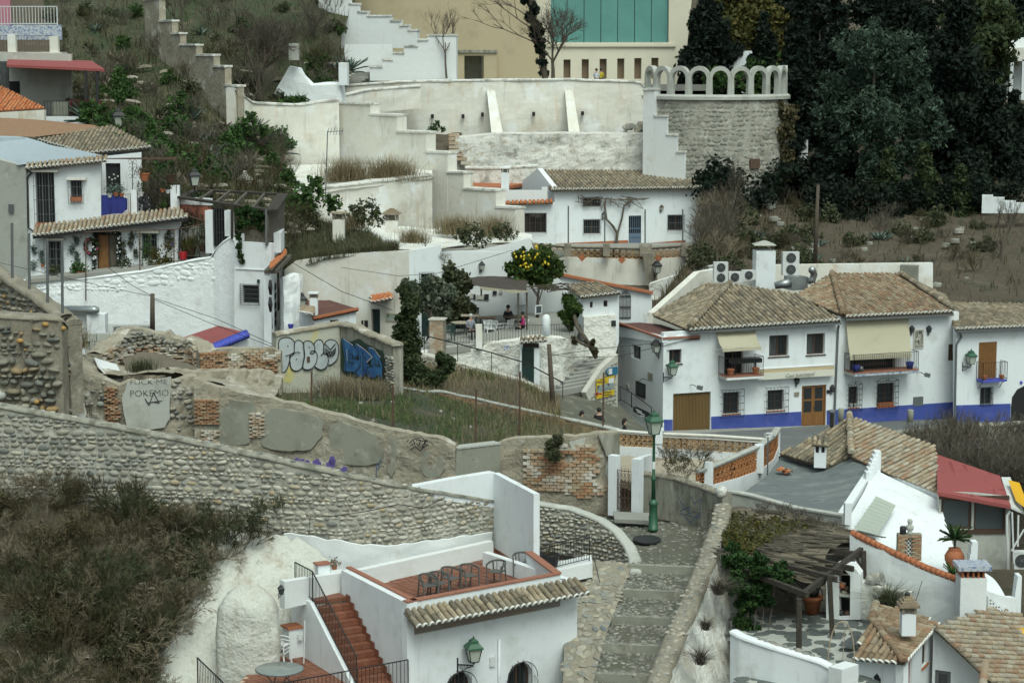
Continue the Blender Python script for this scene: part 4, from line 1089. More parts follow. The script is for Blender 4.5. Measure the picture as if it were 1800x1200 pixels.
MB().Xg(p+UP*0,[(.26,0),(.34,.48),(.36,.5),(.36,.55),(.30,.55),(.28,.45)],14).Xa('tub','black',k,True)
v,f_=blades(np.random.normal(size=(40,3))*.1+np.array(p+UP*.45),.4,.02,.8);Xw('stems',v,f_,MT['leaf_scrub'],k)
RW=Rib([A(1258,890,76.0),A(1252,920,74.4),A(1222,1000,70.6),A(1196,1062,68.0),A(1170,1120,65.4),A(1130,1222,61.6)],[11.6,11.4,11.0,10.4,9.9,9.2])
T=Xb('path_wall','low wall with cobbled cap running down the right side of the stepped path','wall',RW.w(3,10))
RW.sg=-RW.sg if RW.n(3).x>0 else RW.sg
RWo=Rib([A(1258,890,76.0),A(1252,920,74.4),A(1222,1000,70.6),A(1196,1062,68.0),A(1170,1120,65.4),A(1130,1222,61.6)],[8.6]*6);RWo.sg=-RW.sg
n0=RWo.n(5);
RW.wall(.05,.3,5,.03,1.6).Xa('inner_face','cement_light',T)
wm_=MB();rows=[]
for k in range(40):
 u=RWo.L*k/39;rw=[];zb,zt=RWo.zr(u);n=RWo.n(u)
 for j in range(13):
  t=j/12;out=.54+1.5*t**1.5*(.35+.65*max(0,sin(u*.27-.35)))
  p=RWo.w(u,zt-.02-(zt-zb)*t)+n*out;p+=n*(.16*noise.noise(p*.9)+.10*noise.noise(p*2.6));rw.append(p)
 rows.append(rw)
wm_.grid(rows);wm_.Xa('outer_face','rockwhite',T,True)
cp=MB();rows=[]
for k in range(48):
 u=RW.L*k/47;z=RW.zr(u)[1];n=RWo.n(u);c=RW.w(u,z)
 rows.append([c+n*a+UP*(b+.03*noise.noise(V((u*2,a*4,1))))for a,b in((-.05,-.15),(-.05,.03),(.06,.11),(.27,.15),(.48,.10),(.58,.02),(.6,-.2))])
cp.grid(rows);cp.Xa('coping','mortar',T,True)
cm=[]
for k in range(330):
 u,a=ru(0,RW.L),ru(0,.52);z=RW.zr(u)[1];n=RWo.n(u);q=ru(.10,.2)
 h=.10-abs(a-.27)*.2;p=RW.w(u,z+h+.035)+n*a
 if any((p-m_.translation).length<.17 for m_ in cm):continue
 an=ru(0,3.1);X=RW.t(u)*cos(an)+n*sin(an);Yv=n*cos(an)-RW.t(u)*sin(an);cm.append(mtx(X*q*1.3,UP*.05,Yv*q,p))
Xh('cap_stone','cap_stones',Xn('stone'),cm,T,300)
SW=rib_px([(1122,832),(1150,836),(1190,843),(1232,857),(1270,872)],[80.2,79.8,79.0,77.6,76.0],zb=[11.9]*5)
T=Xb('stained_wall','grey stained cement wall with cobble cap and faded blue scrawl behind the lamp post','wall',SW.w(2,12))
SW.wall(.4,.3,6,.03,1.5).Xa('wall_body','cement_dark',T);SW.cap(.44,.08,.05,du=.25,amp=.04).Xa('coping','mortar',T,True)
cm=[mtx(SW.t(u)*ru(.14,.26),UP*.06,-SW.n(u)*ru(.12,.2),SW.w(u,SW.zr(u)[1]+.075,-.12+ru(-.1,.06)))for u in[.2+.28*k for k in range(int(SW.L/.28))]]
Xh('cap_stone','cap_stones',Xn('stone'),cm,T,60)
e=A(1263,870,76.0);MB().ball(e+V((.1,.1,.12)),.22,n=10,m=7,jit=.06).Xa('boulder','white_flake',T,True)
def Xx(fac_or_rib,polys,w,mk,parent,name='scrawl',off=.02,rib=None):
 """painted lines laid a few millimetres off a wall; polys in measured points"""
 m=MB()
 for pl in polys:
  q=[fac_or_rib.p(x,y,off)for x,y in pl];n=fac_or_rib.n
  for a,b in zip(q,q[1:]):
   d=(b-a);
   if d.length<1e-4:continue
   s=n.cross(d.normalized())*w/2;d=d.normalized()*w*.3;m.face(a-s-d,b-s+d,b+s+d,a+s-d)
 return m.Xa(name,MT[mk],parent)
sf=Fac(SW.pt(1.2),SW.pt(SW.L-1))
Xx(sf,[[(1193,873),(1202,896),(1213,889),(1209,902),(1222,899)],[(1196,902),(1228,910),(1231,895)],[(1214,872),(1220,885),(1233,876),(1230,893)],[(1205,910),(1215,918),(1228,902),(1232,908)],[(1200,884),(1206,892),(1196,898)]],.045,'ink_blue',T,off=.07)
def street_lamp(base,label,H=3.55):
 T=Xb('street_lamp',label,'street lamp',base);b=V(base);g=MT['green_lamp']
 MB().Xg(b,[(.20,0),(.20,.10),(.17,.12),(.175,.55),(.155,.60),(.15,.95),(.18,1.0),(.19,1.06),(.13,1.12),(.10,1.2)],10).Xa('base',g,T,True)
 MB().Xg(b,[(.085,1.18),(.07,1.9),(.10,1.94),(.10,1.99),(.06,2.04),(.05,H),(.08,H+.03),(.03,H+.08)],10).Xa('post',g,T,True)
 MB().bar(b+V((-.28,0,H-.28)),b+V((.28,0,H-.28)),.03).Xa('ladder_bar',g,T)
 lantern(b+UP*(H+.12),1.12,T)
 MB().Xg(b+UP*2.35,[(.062,0),(.062,.28)],10).Xa('sticker','sign_white',T)
 return T
street_lamp(A(1148,932,77),'green cast iron lamp post with square lantern at the top of the stepped path')
zg=12.3;g0,g1=A(1082,898,79.6),A(1114,900,79.2);gf=Fac(g0,g1)
for px0,px1,y0,lb in((1071,1085,800,'tall thin white gate pillar against the ruined brick wall'),(1112,1126,806,'white gate pillar beside the stained wall')):
 r=gf.Xj(px0,y0,px1,905);tag(MB().Xc(gf,r,.1,.35).Xa('gate_pillar','white',None),lb,'pillar','white gate pillars')
GT=Xb('iron_gate','rusty wrought iron gate with scrolls between white pillars','gate',g0)
r=gf.Xj(1085.5,826,1111,896);m=MB();u0,u1,z0,z1=r
for q in(0,.25,.5,.75,1):m.bar(gf.w(u0+(u1-u0)*q,z0,0),gf.w(u0+(u1-u0)*q,z1+(.06 if q in(.25,.5,.75)else 0),0),.03 if q in(0,1)else .018)
for q in(0.02,.3,.62,.98):m.bar(gf.w(u0,z0+(z1-z0)*q,0),gf.w(u1,z0+(z1-z0)*q,0),.025)
m.Xa('frame','rust',GT);m=MB()
for cu in(.125,.375,.625,.875):
 for cz in(.15,.45,.8):
  for sg in(-1,1):
   m.Xf([gf.w(u0+(u1-u0)*cu+.05*sin(a)*sg,z0+(z1-z0)*(cz+sg*.07)+.10*cos(a),0)for a in[k*.7 for k in range(9)]],.010,4)
m.Xa('scrollwork','rust',GT)
r2=gf.Xj(1085,896,1150,905);tag(MB().Xe([A(1078,905,79.2),A(1145,908,78.4),A(1148,922,77.6),A(1080,918,78.2)],(0,0,.15)).Xa('threshold','pave',None),None,None,None,'structure')
pw_=Fac(A(1124,850,79.6),A(1150,850,84));tag(MB().Xd([pw_.uz(1124,905),pw_.uz(1150,905),pw_.uz(1148,798),pw_.uz(1124,806)],[],pw_,0,.25).Xa('plaza_side_wall','white',None),'short white wall running back from the gate pillar to the plaza','wall')
# ruined brick wall on earth base
BW=rib_px([(872,782),(905,770),(960,768),(1010,766),(1050,762),(1086,760)],[80.4,80.4,80.2,80,80,80.4],zb=[12,12,12,12,12,12])
T=Xb('ruined_brick_wall','ruined ochre brick wall on crumbling earth base with a bush growing from it','wall',BW.w(2,12))
BW.wall(.5,.3,10,.10,.9,.12).Xa('wall_body','ruin',T)
def bins(u,z):
 px,py,_=proj(BW.w(u,z));q=noise.noise(V((px*.02,py*.03,5)))*20
 return 922<px<1048+(py-800)*.35+q and 782+(px<960)*6<py<868+q*.6 and noise.noise(V((px*.028,py*.028,1)))<.42
Xh('brick','bricks',Xm('brick_pale'),Xl(BW,.30,.125,.10,lambda u,z:bins(u,z)and noise.noise(V((BW.w(u,z).x*.9,z*1.3,0)))>-.12),T,170)
Xh('brick','bricks',Xm('brick'),Xl(BW,.30,.125,.10,lambda u,z:bins(u,z)and noise.noise(V((BW.w(u,z).x*.9,z*1.3,0)))<=-.12),T,130)
def blobpoly(rib,pts,off,mk,parent,name='patch',th=.05,jit=.05):
 """irregular slab hugging a rib, outline from measured points"""
 q=[]
 n_=len(pts)
 for i in range(n_):
  for t in(0,.33,.66):
   x=pts[i][0]*(1-t)+pts[(i+1)%n_][0]*t;y=pts[i][1]*(1-t)+pts[(i+1)%n_][1]*t;q.append((x+ru(-1,1)*jit*30,y+ru(-1,1)*jit*30))
 f=Fac(rib.pt(0),rib.pt(rib.L))if isinstance(rib,Rib)else rib
 if isinstance(rib,Rib):
  xs=[p[0]for p in pts];cands=[rib.L*k/60 for k in range(61)]
  near=lambda px:min(cands,key=lambda u:abs(proj(rib.w(u,rib.zr(u)[1]))[0]-px))
  ua,ub=near(min(xs)),near(max(xs));f=Fac(rib.pt(ua),rib.pt(max(ub,ua+.2)))
 return MB().Xd([f.uz(*p)for p in q],[],f,off,th).Xa(name,MT[mk],parent)
blobpoly(BW,[(1000,775),(1046,763),(1085,762),(1085,801),(1074,812),(1068,840),(1055,822),(1040,806),(1012,816)],.13,'cement_light',T,'render_patch',.06,.04)
blobpoly(BW,[(1048,763),(1086,761),(1086,801),(1062,800)],.17,'cement_dark',T,'render_patch',.06,.02)
bush=Xu([(A(972,790,79.6),.42),(A(982,775,79.6),.3)],2600,10,.5);v,f_=Xv(bush,.06,0,.3);
T=Xb('wall_bush','dark round bush growing out of the ruined brick wall','bush',A(975,810,79.7));Xw('foliage',v,f_,MT['leaf_olive'],T)
m=MB();m.Xf([A(976,812,80),A(974,795,79.6)],.04,5);m.Xa('stem','twig',T)
# long ruin wall with grey cement patches
RU=rib_px([(340,668),(420,690),(500,706),(560,720),(640,742),(700,758),(760,768),(800,783)],[80.5,80.5,80.5,80.3,80,79.6,79.2,79],zb=[12.6]*8)
RT=Xb('ruin_wall','long ruined wall with round grey cement patches and violet scrawl','wall',RU.w(5,13))
RU.wall(.5,.22,14,.09,1.3,.10).Xa('wall_body','ruin',RT)
for pl in([(462,722),(490,716),(540,726),(570,738),(566,765),(545,790),(510,793),(462,786),(457,760)],[(580,748),(600,740),(640,755),(672,770),(676,790),(668,812),(640,818),(600,815),(585,790),(577,765)],[(745,794),(765,793),(779,806),(782,822),(772,838),(748,836),(738,815)],[(350,706),(400,700),(448,706),(452,745),(440,778),(400,785),(362,770)],[(686,770),(699,768),(698,800),(690,838),(682,830),(688,800)]):
 blobpoly(RU,pl,.035,'cement',RT,'cement_patch',.08,.06)
Xh('brick','bricks',Xm('brick'),Xl(RU,.25,.075,.13,lambda u,z:(lambda p:346<p[0]<383 and 702<p[1]<745)(proj(RU.w(u,z)))),RT,120)
Xh('brick','bricks',Xm('brick_pale'),Xl(RU,.25,.075,.13,lambda u,z:(lambda p:(354<p[0]<386 and 755<p[1]<800)or(440<p[0]<462 and 725<p[1]<770))(proj(RU.w(u,z)))),RT,120)
rf=Fac(RU.pt(3.5),RU.pt(RU.L-.2))
Xx(rf,[[(720,778),(726,772),(729,780),(721,783)],[(731,774),(739,772),(737,782),(732,780)],[(741,775),(748,774),(742,785),(750,783)],[(722,790),(730,784),(738,792),(746,785),(740,790)],[(728,772),(740,768),(752,776)],[(715,776),(718,773)],[(751,772),(746,780),(753,782)]],.035,'ink',RT,off=.16)
for x,y,r in((524,809,5),(533,812,6),(541,812,5),(558,815,9),(584,815,8),(586,808,7),(607,824,6)):
 blobpoly(rf,[(x+r*cos(a),y+1.2*r*sin(a))for a in[k*1.05 for k in range(6)]],.14,'ink_violet',RT,'scrawl',.01,.05)
Xx(rf,[[(662,815),(661,838)],[(668,808),(665,826)]],.05,'ink_blue',RT,off=.14)
CB=Fac(A(797,790,79.1),A(877,784,80.2));k=Xb('concrete_wall','smooth grey concrete block wall with pale top beside the ruined brick','wall',CB.w(1,12.6))
MB().Xd([CB.uz(797,870),CB.uz(877,860),CB.uz(877,781),CB.uz(800,790)],[],CB,.1,.45).Xa('wall_body','cement',k)
m=MB();a,b=CB.uz(800,789),CB.uz(877,780)
for i in range(6):p,q=[(a[0]+(b[0]-a[0])*(i+d)/6,a[1]+(b[1]-a[1])*(i+d)/6)for d in(.02,.98)];m.Xe([CB.w(p[0],p[1],.13),CB.w(q[0],q[1],.13),CB.w(q[0],q[1],-.38),CB.w(p[0],p[1],-.38)],(0,0,.07))
m.Xa('coping','cement_light',k)
r=CB.Xj(877,795,900,870);k=Xb('doorway_ruin','dark doorway with rusted boards between concrete and brick ruins','doorway',CB.w(2.2,12.5))
bf=Fac(A(875,800,80.9),A(925,800,80.9))
MB().Xc(bf,bf.Xj(878,808,900,880),0,.04).Xa('board_panel','tile_warm',k)
for i in range(5):MB().Xc(bf,bf.Xj(878+i*4.4,808,881.4+i*4.4,880),.04,.038).Xa('plank','rust',k)
MB().Xc(bf,bf.Xj(899,800,922,880),.25,.4).Xa('pier','cement',k);MB().Xc(bf,bf.Xj(874,786,921,806),.3,.5).rough(.06,2).Xa('lintel','ruin',k)
# stone corner block at the upper left of the ruins
ZP=rib_px([(-60,556),(40,560),(108,563),(118,575)],[79.5,79,78.6,79.4],zb=[15.0]*4)
T=Xb('stone_bastion','massive river stone wall end with flat mortar top beside the ruins','wall',ZP.w(1.5,15))
ZP.wall(1.2,.3,8,.05,1.5).Xa('wall_body','mortar',T)
d_=lambda lo,hi:(lambda u,z:lo<proj(ZP.w(u,z))[1]<hi and proj(ZP.w(u,z))[0]<104)
Xh('stone','small_stones',Xn('stone_dark'),Xk(ZP,.20,1.2,2.4,.14,.22,d_(570,622),skip=.22),T,70)
Xh('stone','small_stones',Xn('stone_dark'),Xk(ZP,.26,.9,1.7,.26,.05,d_(622,724)),T,200)
ZP.cap(1.3,.12,.06,du=.3,amp=.04).Xa('coping','mortar',T,True)
p=ZP.w(1.2,A(20,697,78.8).z,.12);MB().ball(p,.42,.3,.24,12,8,.05).Xa('boulder','cement_light',T,True)
for x,y in((35,599),(80,570),(64,706),(110,577)):MB().ball(A(x,y,78.75),.15,.12,.10,8,5,.08).Xa('ochre_stone',mat('ochre stone',(.36,.22,.07),.85),T,True)
SL=rib_px([(-40,462),(0,488),(60,528),(120,572)],[84,83,81,79.4],zb=[16.0]*4)
T=Xb('sloping_wall','mortar coped wall sloping down to the river stone bastion','wall',SL.w(2,17))
SL.wall(.6,.3,6,.07,1.5).Xa('wall_body','mortar',T);SL.cap(.75,.2,.10,du=.25,amp=.06).Xa('coping','mortar',T,True)
Xh('stone','small_stones',Xn('stone_dark'),Xk(SL,.2,1.2,2.2,.12,.15),T,90)
for i,(x0,y0,y1,Yv)in enumerate(((22,392,508,82.6),(52,410,525,81.6),(84,420,545,80.6),(110,425,560,79.8))):
 tag(MB().Xf([A(x0,y1,Yv),A(x0-1,y0,Yv)],.055,7).Xa('fence_post','irongrey'),'grey steel post on the sloping wall, %s'%('farthest up the slope','second down the slope','third down the slope','lowest and beside the bastion')[i],'post','grey steel posts on the sloping wall')
R2=rib_px([(100,640),(140,650),(210,676),(300,668),(345,660)],[80.6,80.8,81,81.2,81.4],zb=[14.0]*5)
T=Xb('ruin_wall','broken rubble wall with pale scrawled panel and ochre brick pier','wall',R2.w(2,14))
R2.wall(.7,.2,14,.14,1.2,.15).Xa('wall_body','ruin',T)
blobpoly(R2,[(225,672),(300,662),(298,735),(290,750),(225,760),(215,700)],.17,'cement_light',T,'plaster_panel',.1,.04)
Xh('brick','bricks',Xm('brick'),Xl(R2,.22,.075,.22,lambda u,z:(lambda p:184<p[0]<206+(p[1]%9<4)*3 and 680<p[1]<754)(proj(R2.w(u,z)))),T,120)
Xh('stone','small_stones',Xn('stone'),Xk(R2,.16,1,2,.14,.1,lambda u,z:(lambda p:p[0]<184 or p[0]>300)(proj(R2.w(u,z)))and rnd()<.5),T,140)
blobpoly(R2,[(118,680),(135,668),(150,690),(140,700),(150,712),(148,735),(128,738),(122,715),(110,700)],.2,'white_flake',T,'plaster_panel',.05,.08)
pf_=Fac(R2.pt(2.3),R2.pt(4.6))
def text(s,fac,px,py,h,mk,parent,off=.02,shear=0,name='lettering',slope=0,font=None,xs=1.0,bold=0):
 """flat lettering on a plane, left foot of the first letter at (px,py), h = cap height in metres"""
 cu=bpy.data.curves.new(name,'FONT');cu.body=s;cu.size=h/.70;cu.shear=shear;cu.resolution_u=2;cu.offset=bold
 ob=bpy.data.objects.new(name,cu);me=bpy.data.meshes.new_from_object(ob);bpy.data.objects.remove(ob);bpy.data.curves.remove(cu)
 t=fac.t if fac.t.x>0 else-fac.t;o=fac.p(px,py,off);X=(t*cos(slope)+UP*sin(slope))*xs;Yv=UP*cos(slope)-t*sin(slope)
 for v in me.vertices:v.co=X*v.co.x+Yv*v.co.y
 me.materials.append(MT[mk]);lk=link(name,me,parent,o);return lk
text('FUCK·ME',pf_,228,676,.20,'ink',T,.2,xs=1.25,bold=-.006);text('POKEMO',pf_,228,697,.26,'ink',T,.2,xs=1.0,bold=-.007)
Xx(pf_,[[(255,700),(262,712),(270,690),(280,708),(268,706)],[(258,708),(285,704)]],.03,'ink',T,off=.21)
text('BERTA',pf_,128,714,.17,'rust',T,.22);text('AMOR',pf_,126,730,.2,'rust',T,.22)
PZ2=Patch([[(110,600,83),(180,640,86),(280,648,88),(400,655,90),(500,660,91)],[(110,640,81.2),(200,660,81.6),(290,655,82),(340,665,82.2),(480,705,81.2)]])
PZ2.Xa('rubble_ground','ruin',44,30,.16,1.3)
k=Xb('block_wall','pale concrete block wall behind the rubble','wall',A(170,620,92));bf=Fac(A(150,600,92),A(205,600,92))
Xh('block','blocks',[MB().Xe([V((-.5,0,-.5)),V((.5,0,-.5)),V((.5,0,.5)),V((-.5,0,.5))],(0,1,0)).mesh('block',MT['cement_light'])],Xl(bf,.55,.34,.3,None,bf.uz(150,600)[0],bf.uz(200,600)[0],bf.uz(170,625)[1],bf.uz(170,572)[1],0,.02),k)
k=Xb('rubble_ruin','crumbling brick and earth ruin with jagged top behind the rubble','wall',A(270,640,92))
RB2=rib_px([(180,622),(205,600),(235,578),(262,581),(300,592),(330,596),(345,606),(350,640)],[90,91,92,92.5,92.5,92.5,92,91.5],zb=[14.2]*8)
RB2.wall(.8,.2,12,.2,1.3,.2).Xa('wall_body','ruin',k)
Xh('brick','bricks',Xm('brick_pale'),Xl(RB2,.26,.08,.2,lambda u,z:608<proj(RB2.w(u,z))[1]<645 and rnd()<.75),k,140)
Xh('stone','small_stones',Xn('stone',True),Xk(RB2,.16,1,1.8,.25,.05,lambda u,z:proj(RB2.w(u,z))[1]<612),k,120)
o=Patch([[(215,632,88),(262,618,89.5),(345,645,90)],[(225,655,84),(290,660,84),(350,655,85)]]).Xa('fallen_reed_sheet','reed',20,12,.05,1.5,'thing')
tag(o,'collapsed grey reed sheet lying across the rubble','sheet',None,'thing')
o=MB().grid([[A(165,628,85),A(205,640,85),A(215,655,84)],[A(172,645,82.5),A(195,668,82),A(218,668,82)]]).Xa('metal_sheet','sign_white',None);tag(o,'pale painted sheet wedged in the rubble above the scrawled panel','sheet')
B3=rib_px([(350,618),(400,612),(480,614),(494,620)],[91,91.5,92,92],zb=[13.2]*4)
T=Xb('patched_brick_wall','patched brick and plaster wall below the blue edged red roof','wall',B3.w(2,14))
B3.wall(.5,.25,12,.1,1.1,.06).Xa('wall_body','ruin',T)
Xh('brick','bricks',Xm('brick'),Xl(B3,.28,.11,.13,lambda u,z:(lambda p:p[1]>618 and(noise.noise(V((p[0]*.02,p[1]*.035,4)))>.02)and p[0]<486)(proj(B3.w(u,z)))),T,150)
Xh('brick','bricks',Xm('brick_pale'),Xl(B3,.28,.11,.12,lambda u,z:(lambda p:616<p[1]<700 and(noise.noise(V((p[0]*.02,p[1]*.035,4)))<=.02)and rnd()<.75)(proj(B3.w(u,z)))),T,150)
R3=rib_px([(300,650),(345,655),(420,650),(480,655)],[83.4,84,85,86],zb=[13.4]*4);T=Xb('rubble_wall','low crumbling rubble wall below the patched brick wall','wall',R3.w(2,14))
R3.wall(.5,.2,10,.15,1.4,.12).Xa('wall_body','ruin',T);blobpoly(R3,[(415,690),(435,684),(437,696),(420,700)],.2,'white_flake',T,'plaster_panel',.05,.03)
# painted wall (two faces)
G1,G2=Fac(A(487,650,93.5),A(598,650,95)),Fac(A(598,650,95),A(692,650,91))
T=Xb('painted_wall','ruined wall with silver and blue spray painted letters on yellowish plaster','wall',A(590,690,94))
MB().Xd([G1.uz(x,y)for x,y in((485,720),(598,720),(597,573),(560,576),(520,584),(486,590))],[],G1,0,.5).rough(.02,1).Xa('wall_face',mat('yellowed plaster',(.44,.44,.37),.92,[((.52,.47,.16),.9,.56,.70),((.27,.27,.22),1.2,.56,.74),((.20,.20,.15),3,.6,.78)],bump=[(5,.4,.04),(18,.3,.01)]),T)
MB().Xd([G2.uz(x,y)for x,y in((598,720),(692,720),(691,606),(650,590),(620,577),(597,572))],[],G2,0,.5).rough(.02,1).Xa('wall_face','cement_dark',T)
for f_,pl in((G1,[(485,591),(520,584),(560,576),(598,571)]),(G2,[(597,571),(620,576),(650,590),(692,607)])):
 r_=Rib([f_.p(x,y,.04)for x,y in pl],[15]*len(pl));r_.cap(.55,.12,.05,du=.25,amp=.1).Xa('coping','ruin',T,True)
Xh('stone','small_stones',Xn('stone',True),Xk(G2,.14,1.0,2.0,.12,.1,lambda u,z:proj(G2.w(u,z))[0]>680,z0=13.5,z1=16.5),T,40)
def ell(x,y,rx,ry,n=18,a0=0):return[(x+rx*cos(a0+6.2832*k/n),y+ry*sin(a0+6.2832*k/n))for k in range(n)]
def bubble(f,pts,mk,off,ol=.045):
 MB().Xd([f.uz(*p)for p in pts],[],f,off,.008).Xa('painted_letter',MT[mk],T)
 Xx(f,[pts+pts[:2]],ol,'ink',T,'letter_outline',off+.006)
def crv(p):
 n=len(p);out=[]
 for i in range(n):
  a,b,c,d=p[i-1],p[i],p[(i+1)%n],p[(i+2)%n]
  for t in(0,.25,.5,.75):out.append(tuple(.5*(2*b[k]+(c[k]-a[k])*t+(2*a[k]-5*b[k]+4*c[k]-d[k])*t*t+(3*b[k]-a[k]-3*c[k]+d[k])*t**3)for k in(0,1)))
 return out
G1.t=G1.t if G1.t.x>0 else G1.t
K_=lambda q:[(480+x/8.18,570+y/8.18)for x,y in q]
for i,pl in enumerate(([(85,240),(150,195),(220,190),(290,230),(315,310),(300,400),(245,440),(235,530),(200,640),(145,695),(95,670),(75,600),(80,400)],[(310,270),(350,230),(400,240),(440,290),(460,420),(440,560),(400,640),(330,670),(270,640),(245,560),(250,470),(300,420)],[(740,280),(800,225),(870,225),(930,280),(943,380),(920,500),(850,570),(800,580),(750,500),(735,400)],[(595,270),(650,222),(700,235),(728,300),(725,400),(780,450),(795,530),(760,620),(690,650),(620,620),(590,560),(620,440),(600,360)],[(440,270),(500,238),(560,260),(600,330),(600,380),(635,440),(620,550),(560,630),(480,650),(425,610),(450,450)])):bubble(G1,crv(K_(pl)),'graf_silver',.030+.016*i)
Xx(G1,[K_(q)for q in([(208,305),(218,318)],[(335,495),(343,508)],[(515,320),(525,333)],[(180,455),(240,440),(300,410),(350,400),(385,408)],[(590,380),(550,385),(535,410),(560,425),(600,400),(590,380)],[(690,445),(720,415),(750,425)],[(750,285),(825,365),(895,280)],[(755,345),(765,410),(800,455),(850,455),(890,410),(900,340)],[(765,360),(800,395),(850,395),(897,350)],[(775,400),(790,430),(805,400),(825,450),(845,400),(865,435),(880,385)])],.045,'ink',T,'letter_detail',.125)
MB().Xc(G1,G1.Xj(537.5,626,543,636),.122,.01).Xa('painted_letter','rust',T)
MB().Xd([G2.uz(*p)for p in crv(K_([(990,200),(1100,250),(1240,205),(1330,265),(1500,350),(1600,420),(1610,780),(1400,790),(1180,760),(1000,690),(985,450)]))],[],G2,.03,.008).Xa('painted_ground','graf_green',T)
for i,pl in enumerate(([(1000,190),(1150,290),(1210,360),(1225,440),(1200,490),(1255,520),(1240,610),(1180,680),(1100,690),(1030,670),(1050,500),(1030,370)],[(1200,270),(1330,360),(1430,470),(1350,540),(1420,620),(1340,650),(1350,700),(1270,780),(1180,700),(1260,600),(1260,480),(1220,400)],[(1380,320),(1450,340),(1550,470),(1590,600),(1585,790),(1520,730),(1460,780),(1390,760),(1350,620),(1440,600),(1430,470)])):bubble(G2,K_(pl),'graf_blue',.05+.016*i,.05)
Xx(G2,[K_(q)for q in([(1085,370),(1090,550),(1150,555)],[(1120,430),(1150,450),(1140,480),(1200,500)],[(1290,410),(1290,670)],[(1310,470),(1330,495)],[(1460,480),(1465,580),(1540,600),(1500,520)])],.07,'graf_green',T,'letter_detail',.105);Xx(G2,[K_(q)for q in([(1010,200),(1150,300)],[(1205,280),(1330,370),(1425,468),(1345,545)],[(1385,330),(1450,350),(1545,475)],[(1060,370),(1065,520)])],.03,'sign_white',T,'letter_shine',.11)
ef=Fac(G2.w(G2.uz(691,640)[0],0),G2.w(G2.uz(691,640)[0],0)-G2.n*.5)
# plaza with lattice parapets
MB().Xe([A(1080,800,87),A(1350,812,90.5),A(1262,850,82),A(1120,852,80.6),A(1078,838,81.5)],(0,0,-.3)).Xa('plaza_floor','earth_path',None,kind='structure')
def lattice_mesh(mk):
 k=('lat',mk)
 if k not in PROTO:
  m=MB();p=[V((-.5,0,-.5)),V((.5,0,-.5)),V((.5,0,.5)),V((-.5,0,.5))]
  for i in range(4):m.bar(p[i],p[(i+1)%4],.13,.9,V((0,1,0)))
  m.bar(p[0],p[2],.12,.8,V((0,1,0)));m.bar(p[1],p[3],.12,.8,V((0,1,0)));PROTO[k]=m.mesh('lattice_block',MT[mk])
 return PROTO[k]
def lattice(T,rib,zlo,zhi,mk,rows=2,bw=.34):
 """courses of pierced clay blocks on an upright line; zlo/zhi fractions of its height"""
 k=max(1,round(rib.L/bw))
 for i in range(k):
  u=rib.L*(i+.5)/k;b,t=rib.zr(u);h=(t-b)*(zhi-zlo)/rows
  for j in range(rows):
   inst('lattice_block',lattice_mesh(mk),T,mtx(rib.t(u)*rib.L/k,rib.n(u)*.1,UP*h,rib.w(u,b+(t-b)*zlo+h*(j+.5),-.08)))
def lattice_wall(label,tops,Ys,foots,mk,zlo,zhi,rows,cap='white_cream',base='white_pale',bw=.34):
 rb=rib_px(tops,Ys,botpx=foots);T=Xb('lattice_wall',label,'wall',rb.w(rb.L/2,rb.zr(rb.L/2)[0]));k=24
 lo=Rib([rb.w(rb.L*i/k,(lambda z:z[0]+(z[1]-z[0])*zlo)(rb.zr(rb.L*i/k)))for i in range(k+1)],[rb.zr(rb.L*i/k)[0]-.3 for i in range(k+1)])
 lo.wall(.18,.4,3,.01).Xa('base_wall',MT[base],T)
 hi=Rib([rb.w(rb.L*i/k,rb.zr(rb.L*i/k)[1])for i in range(k+1)],[(lambda z:z[0]+(z[1]-z[0])*zhi)(rb.zr(rb.L*i/k))for i in range(k+1)])
 hi.wall(.18,.4,2,.01).Xa('top_band',MT[cap],T);hi.cap(.3,.06,.06,du=.4,rounded=False).Xa('coping',MT[cap],T)
 lattice(T,rb,zlo,zhi,mk,rows,bw);return T,rb
MT['clay_pale']=mat('pale clay block',(.42,.27,.14),.9,[((.47,.36,.23),2,.5,.75)]);MT['clay']=mat('orange clay block',(.43,.19,.075),.85,[((.36,.15,.06),2,.5,.75)])
lattice_wall('pale clay lattice parapet behind the street lamp',[(1083,757),(1148,762)],[88,89.5],[(1083,798),(1150,800)],'clay_pale',.35,.9,2)
lattice_wall('long clay lattice parapet on white base along the road',[(1166,763),(1250,766),(1350,773)],[90.5,92,93],[(1166,800),(1250,806),(1330,812)],'clay_pale',.33,.85,2)
lattice_wall('orange lattice parapet curving up beside the grey roof',[(1228,829),(1250,822),(1300,800),(1340,783),(1362,766),(1370,754)],[79.8,80.4,82,84,87,90],[(1225,868),(1250,866),(1300,856),(1340,843),(1364,824),(1372,798)],'clay',.30,.92,2,'cement_light','white',.30)
for x,y0,y1,Yv,lb in((1157,752,812,89.6,'white pillar between two clay lattice parapets'),(1245,812,860,80.3,'white pillar at the near end of the orange lattice'),(1334,781,830,83.8,'white pillar in the middle of the orange lattice'),(1366,752,800,90,'white post where the orange lattice meets the road')):
 a=A(x,y1,Yv);tag(MB().box(a,.34 if x<1340 else .2,.34,A(x,y0,Yv).z-a.z).Xa('parapet_pillar','white',None),lb,'pillar')
T=Xb('pipe_standard','thin grey pipe with a coiled white hose beside the orange lattice','pipe',A(1349,846,83));MB().Xf([A(1349,846,83),A(1350,768,83)],.03,6).Xa('pipe','irongrey',T)
MB().Xf([A(1352+9*cos(a),765+3.5*sin(a)-k_*.5,83.4+.2*sin(a))for k_ in range(3)for a in[i*.6 for i in range(11)]],.025,5).Xa('hose','white_plastic',T)
